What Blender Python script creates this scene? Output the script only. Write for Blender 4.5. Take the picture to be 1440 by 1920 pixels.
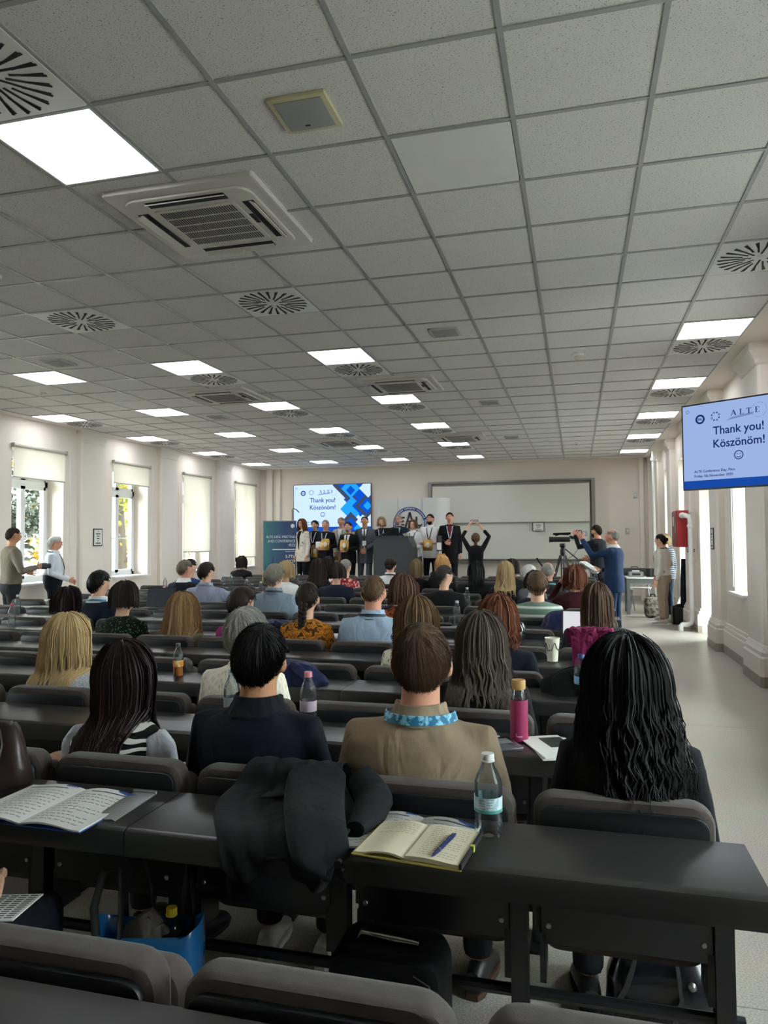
import bpy, math, random
import numpy as np
from mathutils import Vector, Matrix, noise
random.seed(7)
for _o in list(bpy.data.objects):
    bpy.data.objects.remove(_o)
scene = bpy.context.scene
COL = scene.collection
PI = math.pi

# ------------------------------------------------------------------ camera
cam_d = bpy.data.cameras.new('camera')
cam = bpy.data.objects.new('camera', cam_d)
COL.objects.link(cam)
YAW, PITCH, ROLL, FPX = -0.2582, 0.0392, -0.00593, 1364.76
_f = Vector((math.sin(YAW) * math.cos(PITCH), math.cos(YAW) * math.cos(PITCH), math.sin(PITCH)))
_r = Vector((math.cos(YAW), -math.sin(YAW), 0))
_u = _r.cross(_f)
_r2 = math.cos(ROLL) * _r + math.sin(ROLL) * _u
_u2 = -math.sin(ROLL) * _r + math.cos(ROLL) * _u
cam.matrix_world = Matrix(((_r2.x, _u2.x, -_f.x, 0), (_r2.y, _u2.y, -_f.y, 0), (_r2.z, _u2.z, -_f.z, 1.51), (0, 0, 0, 1)))
cam_d.sensor_fit = 'VERTICAL'
cam_d.sensor_height = 32.0
cam_d.lens = FPX / 1920 * 32.0
cam_d.clip_start = 0.05
scene.camera = cam

# ------------------------------------------------------------------ light
SKY_STRENGTH = 24.0
LED_STRENGTH = 9.0
world = bpy.data.worlds.new('overcast_sky')
scene.world = world
world.use_nodes = True
_bg = world.node_tree.nodes['Background']
_bg.inputs[0].default_value = (0.98, 0.985, 1.0, 1)
_bg.inputs[1].default_value = SKY_STRENGTH
scene.view_settings.view_transform = 'Standard'
scene.view_settings.look = 'None'
scene.view_settings.gamma = 1.0
scene.view_settings.use_curve_mapping = False
scene.view_settings.exposure = 0.13
scene.cycles.use_denoising = True
scene.cycles.max_bounces = 8
scene.cycles.sample_clamp_indirect = 6.0

# ------------------------------------------------------------------ materials
_M = {}


def lin(c):
    return tuple(((x / 12.92) if x <= 0.04045 else ((x + 0.055) / 1.055) ** 2.4) for x in c)


def hexc(h):
    return lin(tuple(int(h[i:i + 2], 16) / 255 for i in (0, 2, 4)))


def mat(name, col='808080', rough=0.6, metal=0.0, spec=0.5, bump=0.0, bscale=200.0, var=0.0, vscale=8.0, emit=None, estr=0.0, trans=0.0, coat=0.0, sheen=0.0):
    if name in _M:
        return _M[name]
    m = bpy.data.materials.new(name)
    m.use_nodes = True
    nt = m.node_tree
    b = nt.nodes['Principled BSDF']
    c = hexc(col) if isinstance(col, str) else col
    b.inputs['Base Color'].default_value = (*c, 1)
    b.inputs['Roughness'].default_value = rough
    b.inputs['Metallic'].default_value = metal
    b.inputs['Specular IOR Level'].default_value = spec
    b.inputs['Coat Weight'].default_value = coat
    b.inputs['Sheen Weight'].default_value = sheen
    if trans:
        b.inputs['Transmission Weight'].default_value = trans
        b.inputs['IOR'].default_value = 1.3
    if emit:
        b.inputs['Emission Color'].default_value = (*hexc(emit), 1)
        b.inputs['Emission Strength'].default_value = estr
    tc = nt.nodes.new('ShaderNodeTexCoord')
    if bump:
        n = nt.nodes.new('ShaderNodeTexNoise')
        n.inputs['Scale'].default_value = bscale
        n.inputs['Detail'].default_value = 3
        nt.links.new(tc.outputs['Object'], n.inputs['Vector'])
        bp = nt.nodes.new('ShaderNodeBump')
        bp.inputs['Strength'].default_value = bump
        bp.inputs['Distance'].default_value = 0.004
        nt.links.new(n.outputs['Fac'], bp.inputs['Height'])
        nt.links.new(bp.outputs['Normal'], b.inputs['Normal'])
    if var:
        n = nt.nodes.new('ShaderNodeTexNoise')
        n.inputs['Scale'].default_value = vscale
        n.inputs['Detail'].default_value = 4
        nt.links.new(tc.outputs['Object'], n.inputs['Vector'])
        mx = nt.nodes.new('ShaderNodeMix')
        mx.data_type = 'RGBA'
        mx.inputs['A'].default_value = (*[max(0, x * (1 - var)) for x in c], 1)
        mx.inputs['B'].default_value = (*[min(1, x * (1 + var)) for x in c], 1)
        nt.links.new(n.outputs['Fac'], mx.inputs['Factor'])
        nt.links.new(mx.outputs['Result'], b.inputs['Base Color'])
    _M[name] = m
    return m


def mat_tex(name, cols, kind, scale=20.0, thr=0.5, rough=0.8, stretch=(1, 1, 1), soft=0.03, bump=0.0, distortion=0.0):
    """two or three colour pattern printed or woven in a cloth: kind = noise | voronoi | wave"""
    if name in _M:
        return _M[name]
    m = bpy.data.materials.new(name)
    m.use_nodes = True
    nt = m.node_tree
    b = nt.nodes['Principled BSDF']
    b.inputs['Roughness'].default_value = rough
    b.inputs['Specular IOR Level'].default_value = 0.2
    tc = nt.nodes.new('ShaderNodeTexCoord')
    mp = nt.nodes.new('ShaderNodeMapping')
    mp.inputs['Scale'].default_value = stretch
    nt.links.new(tc.outputs['Object'], mp.inputs['Vector'])
    if kind == 'noise':
        t = nt.nodes.new('ShaderNodeTexNoise')
        t.inputs['Scale'].default_value = scale
        t.inputs['Detail'].default_value = 3
        t.inputs['Distortion'].default_value = distortion
        out = t.outputs['Fac']
    elif kind == 'voronoi':
        t = nt.nodes.new('ShaderNodeTexVoronoi')
        t.inputs['Scale'].default_value = scale
        out = t.outputs['Distance']
    else:
        t = nt.nodes.new('ShaderNodeTexWave')
        t.inputs['Scale'].default_value = scale
        t.inputs['Distortion'].default_value = distortion
        t.inputs['Detail'].default_value = 2
        t.bands_direction = kind[-1].upper()
        out = t.outputs['Fac']
    nt.links.new(mp.outputs['Vector'], t.inputs['Vector'])
    r = nt.nodes.new('ShaderNodeValToRGB')
    e = r.color_ramp.elements
    e[0].position = thr - soft
    e[0].color = (*hexc(cols[0]), 1)
    e[1].position = thr + soft
    e[1].color = (*hexc(cols[1]), 1)
    if len(cols) > 2:
        k = e.new(min(0.98, thr + 0.14))
        k.color = (*hexc(cols[2]), 1)
    nt.links.new(out, r.inputs['Fac'])
    nt.links.new(r.outputs['Color'], b.inputs['Base Color'])
    if bump:
        bp = nt.nodes.new('ShaderNodeBump')
        bp.inputs['Strength'].default_value = bump
        bp.inputs['Distance'].default_value = 0.006
        nt.links.new(out, bp.inputs['Height'])
        nt.links.new(bp.outputs['Normal'], b.inputs['Normal'])
    _M[name] = m
    return m


def mat_hair(name, dark, light, rough=0.58):
    key = 'hair ' + name
    if key in _M:
        return _M[key]
    m = bpy.data.materials.new(key)
    m.use_nodes = True
    nt = m.node_tree
    b = nt.nodes['Principled BSDF']
    b.inputs['Roughness'].default_value = rough
    b.inputs['Specular IOR Level'].default_value = 0.22
    g = nt.nodes.new('ShaderNodeNewGeometry')
    mx = nt.nodes.new('ShaderNodeMix')
    mx.data_type = 'RGBA'
    mx.inputs['A'].default_value = (*hexc(dark), 1)
    mx.inputs['B'].default_value = (*hexc(light), 1)
    mr = nt.nodes.new('ShaderNodeMapRange')
    mr.inputs['To Min'].default_value = .18
    mr.inputs['To Max'].default_value = .72
    nt.links.new(g.outputs['Random Per Island'], mr.inputs['Value'])
    nt.links.new(mr.outputs['Result'], mx.inputs['Factor'])
    nt.links.new(mx.outputs['Result'], b.inputs['Base Color'])
    _M[key] = m
    return m


def mat_emit(name, col, strength):
    if name in _M:
        return _M[name]
    m = bpy.data.materials.new(name)
    m.use_nodes = True
    nt = m.node_tree
    nt.nodes.clear()
    e = nt.nodes.new('ShaderNodeEmission')
    e.inputs[0].default_value = (*hexc(col), 1)
    e.inputs[1].default_value = strength
    o = nt.nodes.new('ShaderNodeOutputMaterial')
    nt.links.new(e.outputs[0], o.inputs[0])
    _M[name] = m
    return m


def mat_glass(name, tint='f4fbfa', gloss=0.12, rough=0.02, haze=0.0):
    """thin clear sheet: lets light straight through and mirrors a little, more at grazing angles"""
    if name in _M:
        return _M[name]
    m = bpy.data.materials.new(name)
    m.use_nodes = True
    nt = m.node_tree
    nt.nodes.clear()
    t = nt.nodes.new('ShaderNodeBsdfTransparent')
    t.inputs[0].default_value = (*hexc(tint), 1)
    g = nt.nodes.new('ShaderNodeBsdfGlossy')
    g.inputs['Roughness'].default_value = rough
    lw = nt.nodes.new('ShaderNodeLayerWeight')
    lw.inputs[0].default_value = gloss
    mx = nt.nodes.new('ShaderNodeMixShader')
    o = nt.nodes.new('ShaderNodeOutputMaterial')
    nt.links.new(lw.outputs['Fresnel'], mx.inputs[0])
    nt.links.new(t.outputs[0], mx.inputs[1])
    nt.links.new(g.outputs[0], mx.inputs[2])
    out = mx.outputs[0]
    if haze:
        df = nt.nodes.new('ShaderNodeBsdfTranslucent')
        m2 = nt.nodes.new('ShaderNodeMixShader')
        m2.inputs[0].default_value = haze
        nt.links.new(out, m2.inputs[1])
        nt.links.new(df.outputs[0], m2.inputs[2])
        out = m2.outputs[0]
    nt.links.new(out, o.inputs[0])
    _M[name] = m
    return m


def mat_blind(name, col, tr):
    """roller-blind cloth: part of the daylight comes through"""
    if name in _M:
        return _M[name]
    m = bpy.data.materials.new(name)
    m.use_nodes = True
    nt = m.node_tree
    nt.nodes.clear()
    d = nt.nodes.new('ShaderNodeBsdfDiffuse')
    d.inputs[0].default_value = (*hexc(col), 1)
    t = nt.nodes.new('ShaderNodeBsdfTranslucent')
    t.inputs[0].default_value = (*hexc(col), 1)
    mx = nt.nodes.new('ShaderNodeMixShader')
    mx.inputs[0].default_value = tr
    o = nt.nodes.new('ShaderNodeOutputMaterial')
    nt.links.new(d.outputs[0], mx.inputs[1])
    nt.links.new(t.outputs[0], mx.inputs[2])
    nt.links.new(mx.outputs[0], o.inputs[0])
    _M[name] = m
    return m


# ------------------------------------------------------------------ mesh helpers
class MB:
    def __init__(self):
        self.v = []
        self.f = []
        self.m = []
        self.mi = 0

    def add(self, vs, fs):
        o = len(self.v)
        self.v.extend([tuple(p) for p in vs])
        self.f.extend([tuple(i + o for i in f) for f in fs])
        self.m.extend([self.mi] * len(fs))
        return self

    def box(self, x0, x1, y0, y1, z0, z1):
        vs = [(x, y, z) for z in (z0, z1) for y in (y0, y1) for x in (x0, x1)]
        return self.add(vs, [(0, 2, 3, 1), (4, 5, 7, 6), (0, 1, 5, 4), (2, 6, 7, 3), (0, 4, 6, 2), (1, 3, 7, 5)])

    def obox(self, c, size, R):
        h = [s / 2 for s in size]
        vs = [Vector(c) + R @ Vector((sx * h[0], sy * h[1], sz * h[2])) for sz in (-1, 1) for sy in (-1, 1) for sx in (-1, 1)]
        return self.add(vs, [(0, 2, 3, 1), (4, 5, 7, 6), (0, 1, 5, 4), (2, 6, 7, 3), (0, 4, 6, 2), (1, 3, 7, 5)])

    def loft(self, rings, cap=True, close=True):
        n = len(rings[0])
        vs = [p for r in rings for p in r]
        fs = []
        for i in range(len(rings) - 1):
            for j in range(n if close else n - 1):
                k = (j + 1) % n
                fs.append((i * n + j, i * n + k, (i + 1) * n + k, (i + 1) * n + j))
        if cap:
            fs.append(tuple(range(n - 1, -1, -1)))
            fs.append(tuple((len(rings) - 1) * n + j for j in range(n)))
        return self.add(vs, fs)

    def tube(self, pts, r, n=8, cap=True, flat=None):
        pts = [Vector(p) for p in pts]
        if not hasattr(r, '__len__'):
            r = [r] * len(pts)
        rings = []
        up = None
        for i, p in enumerate(pts):
            t = (pts[min(i + 1, len(pts) - 1)] - pts[max(i - 1, 0)])
            if t.length < 1e-9:
                t = Vector((0, 0, 1))
            t.normalize()
            if up is None:
                up = t.orthogonal().normalized()
            up = (up - t * up.dot(t))
            if up.length < 1e-6:
                up = t.orthogonal()
            up.normalize()
            s = t.cross(up)
            fl = flat or 1.0
            rings.append([p + up * (math.cos(a) * r[i]) + s * (math.sin(a) * r[i] * fl) for a in [2 * PI * k / n for k in range(n)]])
        return self.loft(rings, cap)

    def lathe(self, prof, n=20, c=(0, 0, 0), cap=False):
        rings = [[(c[0] + r * math.cos(2 * PI * k / n), c[1] + r * math.sin(2 * PI * k / n), c[2] + z) for k in range(n)] for r, z in prof]
        return self.loft(rings, cap)

    def ball(self, c, r, n=12, m=8, R=None):
        if not hasattr(r, '__len__'):
            r = (r, r, r)
        rings = []
        for i in range(m + 1):
            t = PI * (0.02 + 0.96 * i / m)
            ring = []
            for k in range(n):
                a = 2 * PI * k / n
                p = Vector((r[0] * math.sin(t) * math.cos(a), r[1] * math.sin(t) * math.sin(a), -r[2] * math.cos(t)))
                ring.append(Vector(c) + (R @ p if R else p))
            rings.append(ring)
        return self.loft(rings, True)

    def slab(self, outline, z0, z1, b=0.0, T=None):
        """prism over a 2D outline (ccw), edges softened by b; T maps (x,y,z)"""
        c = (sum(p[0] for p in outline) / len(outline), sum(p[1] for p in outline) / len(outline))
        ext = max(max(abs(p[0] - c[0]), abs(p[1] - c[1])) for p in outline)

        def ins(d):
            w = [max(abs(p[0] - c[0]) for p in outline), max(abs(p[1] - c[1]) for p in outline)]
            return [(c[0] + (p[0] - c[0]) * (1 - d / max(w[0], 1e-6)), c[1] + (p[1] - c[1]) * (1 - d / max(w[1], 1e-6))) for p in outline]
        lv = [(b, z0), (b * .3, z0 + b * .3), (0, z0 + b), (0, z1 - b), (b * .3, z1 - b * .3), (b, z1)] if b else [(0, z0), (0, z1)]
        rings = [[(x, y, z) for x, y in ins(d)] for d, z in lv]
        if T:
            rings = [[T(*p) for p in r] for r in rings]
        return self.loft(rings, True)

    def build(self, name, mats, parent=None, smooth=True, link=True):
        me = bpy.data.meshes.new(name)
        me.from_pydata(self.v, [], self.f)
        if not isinstance(mats, (list, tuple)):
            mats = [mats]
        for m in mats:
            me.materials.append(m)
        if len(mats) > 1:
            me.polygons.foreach_set('material_index', self.m)
        if smooth:
            me.polygons.foreach_set('use_smooth', [True] * len(me.polygons))
            try:
                me.set_sharp_from_angle(angle=math.radians(38 if smooth is True else smooth))
            except Exception:
                pass
        me.update()
        o = bpy.data.objects.new(name, me)
        if link:
            COL.objects.link(o)
        if parent:
            o.parent = parent
        return o


def rrect(x0, x1, y0, y1, r, n=5, corners=(1, 1, 1, 1)):
    """ccw rounded rectangle; corners: bl, br, tr, tl"""
    out = []
    for (cx, cy, a0, on) in ((x0 + r, y0 + r, PI, corners[0]), (x1 - r, y0 + r, 1.5 * PI, corners[1]), (x1 - r, y1 - r, 0, corners[2]), (x0 + r, y1 - r, .5 * PI, corners[3])):
        if on:
            for k in range(n + 1):
                a = a0 + .5 * PI * k / n
                out.append((cx + r * math.cos(a), cy + r * math.sin(a)))
        else:
            a = a0 + .25 * PI
            out.append((cx + math.copysign(r, math.cos(a)), cy + math.copysign(r, math.sin(a))))
    return out


def empty(name, loc=(0, 0, 0), rz=0.0):
    o = bpy.data.objects.new(name, None)
    COL.objects.link(o)
    o.location = loc
    o.rotation_euler = (0, 0, rz)
    o.empty_display_size = 0.1
    return o


def tag(o, label, cat, group=None):
    o['label'] = label
    o['category'] = cat
    if group:
        o['group'] = group
    return o


def thing(name, label, cat, loc=(0, 0, 0), rz=0.0, group=None):
    return tag(empty(name, loc, rz), label, cat, group)


def struct(o):
    o['kind'] = 'structure'
    return o


def stuff(o):
    o['kind'] = 'stuff'
    return o


def share(src, parent, loc=(0, 0, 0), rot=(0, 0, 0), scale=None):
    c = src.copy()
    COL.objects.link(c)
    c.parent = parent
    c.location = loc
    c.rotation_euler = rot
    if scale:
        c.scale = scale
    return c


def copy_thing(root, loc, rz=0.0, label=None):
    c = root.copy()
    COL.objects.link(c)
    c.location = loc
    c.rotation_euler = (0, 0, rz)
    if label:
        c['label'] = label
    for ch in root.children:
        d = ch.copy()
        COL.objects.link(d)
        d.parent = c
        for g in ch.children:
            e = g.copy()
            COL.objects.link(e)
            e.parent = d
    return c


def text(body, size, m, parent, loc, R=None, align='CENTER', bold=0.0, ext=0.0008, sx=1.0, name='lettering'):
    """flat raised lettering; R is a 3x3 whose columns are text right, text up, text normal"""
    cu = bpy.data.curves.new('lettering', 'FONT')
    cu.body = body
    cu.size = size
    cu.align_x = align
    cu.align_y = 'CENTER'
    cu.extrude = ext
    cu.offset = bold * size
    cu.resolution_u = 3
    t = bpy.data.objects.new('lettering_source', cu)
    COL.objects.link(t)
    dg = bpy.context.evaluated_depsgraph_get()
    me = bpy.data.meshes.new_from_object(t.evaluated_get(dg))
    bpy.data.objects.remove(t)
    me.materials.clear()
    me.materials.append(m)
    if R is not None:
        M4 = Matrix(R).to_4x4()
        me.transform(Matrix.Translation(Vector(loc)) @ M4 @ Matrix.Diagonal((sx, 1, 1, 1)))
    o = bpy.data.objects.new(name, me)
    COL.objects.link(o)
    o.parent = parent
    stuff(o)
    return o


FACE_CAM = ((1, 0, 0), (0, 0, -1), (0, 1, 0))      # rows: text in the XZ plane read from -Y
# ------------------------------------------------------------------ room numbers (metres; camera stands above the origin)
OX, OY, TILE, CZ = -1.5107, 2.824, 0.625, 3.5225
XL, XR, YF, YB = -8.62, 1.93, 19.0, -2.3
DESK_Z, ROW0, PITCH_Y, DESK_D, DESK_END = 0.781, 1.646, 0.879, 0.292, 0.377
NROW = 15


def project(x, y, z):
    d = Vector((x, y, z - 1.51))
    c = d.dot(_f)
    if c < 0.05:
        return None
    return (720 + FPX * d.dot(_r2) / c, 960 - FPX * d.dot(_u2) / c, c)


def in_view(x, y, z, pad=40):
    p = project(x, y, z)
    return bool(p) and -pad < p[0] < 1440 + pad and -pad < p[1] < 1920 + pad


M_WALL = mat('wall_paint', 'e8ded2', .75, var=.02, vscale=1.2, bump=.05, bscale=90)
M_PLASTER = mat('plaster_trim', 'e9e1d6', .7, bump=.04, bscale=60)
M_WHITE = mat('white_lacquer', 'eef0ef', .35)
M_STONE = mat('terrazzo_skirting', 'a1968a', .5, var=.35, vscale=160)
M_TBAR = mat('ceiling_rail_white', '9a9a97', .32, spec=.6)
M_DARK = mat('near_black_void', '0b0b0c', .8)
M_STEEL = mat('brushed_steel', 'a8a9aa', .3, metal=1)

# floor: speckled grey-beige vinyl, softly glossy
m = mat('vinyl_floor', 'a9a297', .30, spec=.5)
nt = m.node_tree
b = nt.nodes['Principled BSDF']
tc = nt.nodes.new('ShaderNodeTexCoord')
n1 = nt.nodes.new('ShaderNodeTexNoise'); n1.inputs['Scale'].default_value = 140; n1.inputs['Detail'].default_value = 3
n2 = nt.nodes.new('ShaderNodeTexNoise'); n2.inputs['Scale'].default_value = 3; n2.inputs['Detail'].default_value = 4
r1 = nt.nodes.new('ShaderNodeValToRGB')
r1.color_ramp.elements[0].position = .34; r1.color_ramp.elements[0].color = (*hexc('a59c90'), 1)
r1.color_ramp.elements[1].position = .66; r1.color_ramp.elements[1].color = (*hexc('d0c9be'), 1)
mx = nt.nodes.new('ShaderNodeMix'); mx.data_type = 'RGBA'; mx.blend_type = 'MULTIPLY'; mx.inputs['Factor'].default_value = .25
r2 = nt.nodes.new('ShaderNodeMapRange'); r2.inputs['To Min'].default_value = .24; r2.inputs['To Max'].default_value = .38
nt.links.new(tc.outputs['Object'], n1.inputs['Vector']); nt.links.new(tc.outputs['Object'], n2.inputs['Vector'])
nt.links.new(n1.outputs['Fac'], r1.inputs['Fac']); nt.links.new(r1.outputs['Color'], mx.inputs['A']); nt.links.new(n2.outputs['Color'], mx.inputs['B'])
nt.links.new(mx.outputs['Result'], b.inputs['Base Color'])
nt.links.new(n2.outputs['Fac'], r2.inputs['Value']); nt.links.new(r2.outputs['Result'], b.inputs['Roughness'])
M_FLOOR = m

# mineral-fibre ceiling tile: pin holes and fissures
m = mat('mineral_fibre_tile', 'bdbcb7', .9, spec=.2)
nt = m.node_tree
b = nt.nodes['Principled BSDF']
tc = nt.nodes.new('ShaderNodeTexCoord')
n1 = nt.nodes.new('ShaderNodeTexNoise'); n1.inputs['Scale'].default_value = 150; n1.inputs['Detail'].default_value = 2; n1.inputs['Roughness'].default_value = .6; n1.inputs['Distortion'].default_value = .6
r1 = nt.nodes.new('ShaderNodeValToRGB')
r1.color_ramp.elements[0].position = .33; r1.color_ramp.elements[0].color = (*hexc('8b8a86'), 1)
r1.color_ramp.elements[1].position = .41; r1.color_ramp.elements[1].color = (*hexc('e2e0dc'), 1)
bp = nt.nodes.new('ShaderNodeBump'); bp.inputs['Strength'].default_value = .3; bp.inputs['Distance'].default_value = .003
geo = nt.nodes.new('ShaderNodeNewGeometry')
nt.links.new(geo.outputs['Position'], n1.inputs['Vector']); nt.links.new(n1.outputs['Fac'], r1.inputs['Fac'])
nt.links.new(r1.outputs['Color'], b.inputs['Base Color']); nt.links.new(n1.outputs['Fac'], bp.inputs['Height']); nt.links.new(bp.outputs['Normal'], b.inputs['Normal'])
M_TILE = m

# ------------------------------------------------------------------ floor, front and back wall
fl = struct(MB().box(XL - .5, XR + .5, YB - .2, YF + .3, -.12, 0).build('floor', M_FLOOR, smooth=False))
for k, y in enumerate((2.62, 6.4, 10.2, 14.0)):
    MB().box(.45, XR + .1, y, y + .004, 0, .0006).build('floor_seam', mat('floor_weld', '8c857b', .5), fl, smooth=False)
struct(MB().box(XL - .5, XR + .5, YF, YF + .25, 0, 4.0).build('wall_front', M_WALL, smooth=False))
struct(MB().box(XL - .5, XR + .5, YB - .25, YB, 0, 4.0).build('wall_back', M_WALL, smooth=False))
struct(MB().box(XL, XR, YF - .012, YF, 0, .12).build('baseboard_front', mat('skirting_front', 'b9b4aa', .5), smooth=False))

# ------------------------------------------------------------------ side walls with window openings
LEFT_WIN = [(1.80, 3.00), (4.40, 5.60), (7.00, 8.20), (9.60, 10.80), (12.18, 13.38), (14.77, 15.99), (17.37, 18.59)]
SILL, LINTEL, DEPTH = 0.84, 3.03, 0.42
# right side: (y0, y1, sill)
RIGHT_WIN = [(0.9, 2.1, .84), (3.4, 4.6, .84), (6.0, 7.2, .84), (9.25, 10.08, .84), (11.72, 12.68, .02), (14.15, 15.1, .02), (16.6, 17.4, .30)]


def side_wall(name, x_in, x_out, wins):
    mb = MB()
    xa, xb = min(x_in, x_out), max(x_in, x_out)
    y = YB
    for y0, y1, s in wins:
        mb.box(xa, xb, y, y0, 0, 4.0)
        if s > .05:
            mb.box(xa, xb, y0, y1, 0, s)
        mb.box(xa, xb, y0, y1, LINTEL, 4.0)
        y = y1
    mb.box(xa, xb, y, YF, 0, 4.0)
    return struct(mb.build(name, M_WALL, smooth=False))


side_wall('wall_left', XL, XL - DEPTH, [(a, b_, SILL) for a, b_ in LEFT_WIN])
side_wall('wall_right', XR, XR + DEPTH, RIGHT_WIN)

M_PVC = mat('window_frame_white', 'f2f4f4', .35)
M_PANE = mat_glass('window_glass')
M_BLIND = mat_blind('blind_cloth', 'fbf9f3', .66)
M_RAIL = mat('blind_rail', 'b3ada3', .5)


def window(idx, xg, side, y0, y1, sill, glaze_div=True):
    """frame at x = xg; side = +1 when the room lies towards +x"""
    root = struct(empty('window_%d' % idx, (xg, (y0 + y1) / 2, sill)))
    w, h = y1 - y0, LINTEL - sill
    t = .065
    zt = h * .74          # transom
    mb = MB()
    hw = w / 2
    for (a, b_, c, d) in ((-hw, hw, 0, t), (-hw, hw, h - t, h), (-hw, -hw + t, 0, h), (hw - t, hw, 0, h), (-hw, hw, zt, zt + .10)):
        mb.box(-.035, .035, a, b_, c, d)
    mb.build('window_frame', M_PVC, root, smooth=False)
    cells = []
    for s in (-1, 1):
        ya, yb = (-hw + t, -.002) if s < 0 else (.002, hw - t)
        for (za, zb, nm) in ((t, zt, 'casement'), (zt + .10, h - t, 'fanlight')):
            c = MB()
            q = .05
            for (a, b_, e, d) in ((ya, yb, za, za + q), (ya, yb, zb - q, zb), (ya, ya + q, za, zb), (yb - q, yb, za, zb)):
                c.box(-.028 * 1, .048, a, b_, e, d) if side > 0 else c.box(-.048, .028, a, b_, e, d)
            if nm == 'casement':
                zc = za + (zb - za) * .44
                c.box(-.02, .02, ya + q, yb - q, zc - .012, zc + .012)
            co = c.build(nm, M_PVC, root, smooth=False)
            MB().box(-.006, .006, ya + q, yb - q, za + q, zb - q).build('pane', M_PANE, co, smooth=False)
    hd = MB()
    xk = .055 * side
    hd.box(min(xk, xk + .012 * side), max(xk, xk + .012 * side), .015, .045, h * .36, h * .36 + .07)
    hd.tube([(xk + .02 * side, .03, h * .36 + .035), (xk + .045 * side, .03, h * .36 + .035), (xk + .045 * side, .03, h * .36 - .08)], .009, 8)
    hd.build('window_handle', M_PVC, root)
    # sill board reaching into the room
    xs0, xs1 = (.03, DEPTH + .02) if side > 0 else (-DEPTH - .02, -.03)
    if sill > .05:
        MB().box(xs0, xs1, -hw, hw, -.025, .006).build('window_sill', M_WHITE, root, smooth=False)
    return root


for i, (a, b_) in enumerate(LEFT_WIN):
    window(i + 1, XL - DEPTH + .06, 1, a, b_, SILL)
for i, (a, b_, s) in enumerate(RIGHT_WIN):
    window(i + 11, XR + DEPTH - .06, -1, a, b_, s)

# roller blinds on the left wall: how far down each one hangs
for (y0, y1), zb, lab in zip(LEFT_WIN[1:], (2.0, 2.2, 2.565, 2.665, 1.285, 1.10), (None, None, 'cream roller blind a quarter down over the window with the white haired man', 'cream roller blind a quarter down over the window right of the small framed notice', 'cream roller blind nearly closed behind the two suited men by the wall', 'cream roller blind nearly closed, beside the teal banner')):
    if lab is None:
        lab = 'cream roller blind on a left window %s the frame' % ('just outside' if y0 > 6 else 'far outside')
    t = thing('roller_blind', lab, 'blind', (XL + .035, (y0 + y1) / 2, 3.06), group='roller blinds')
    hw = (y1 - y0) / 2 + .02
    MB().tube([(0, -hw, 0), (0, hw, 0)], .026, 12).build('roller_tube', M_RAIL, t)
    MB().box(-.012, -.009, -hw + .02, hw - .02, zb - 3.06, -.01).build('blind_cloth', M_BLIND, t, smooth=False)
    MB().box(-.018, -.002, -hw + .02, hw - .02, zb - 3.06 - .022, zb - 3.06).build('bottom_bar', M_RAIL, t, smooth=False)
    for s in (-1, 1):
        MB().box(-.03, .03, s * hw - .008, s * hw + .008, -.035, .035).build('bracket', M_RAIL, t, smooth=False)
    ch = MB()
    cy = hw + .06
    ch.tube([(.012, cy, -.02)] + [(.012 + .004 * math.sin(k), cy + .012 * math.sin(k * .7), -.02 - k * .16) for k in range(1, 13)] + [(.012, cy + .05, -2.12), (.012, cy + .09, -2.06), (.012, cy + .07, -1.9), (.012, cy + .03, -.02)], .0035, 5)
    ch.build('pull_cord', M_WHITE, t)
for (y0, y1, s) in RIGHT_WIN[2:4]:
    ch = MB()
    yc = y1 + .13
    ch.tube([(XR - .02, yc, 3.0), (XR - .02, yc, 1.2), (XR - .02, yc - .02, .98), (XR - .02, yc - .08, .88), (XR - .02, yc - .15, .90), (XR - .02, yc - .16, 1.4), (XR - .02, yc - .12, 3.0)], .006, 6)
    tag(ch.build('blind_cord', M_WHITE), 'white looped blind cord hanging by the right-hand window' if y0 > 8 else 'white looped blind cord outside the frame on the right', 'cord')

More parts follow.
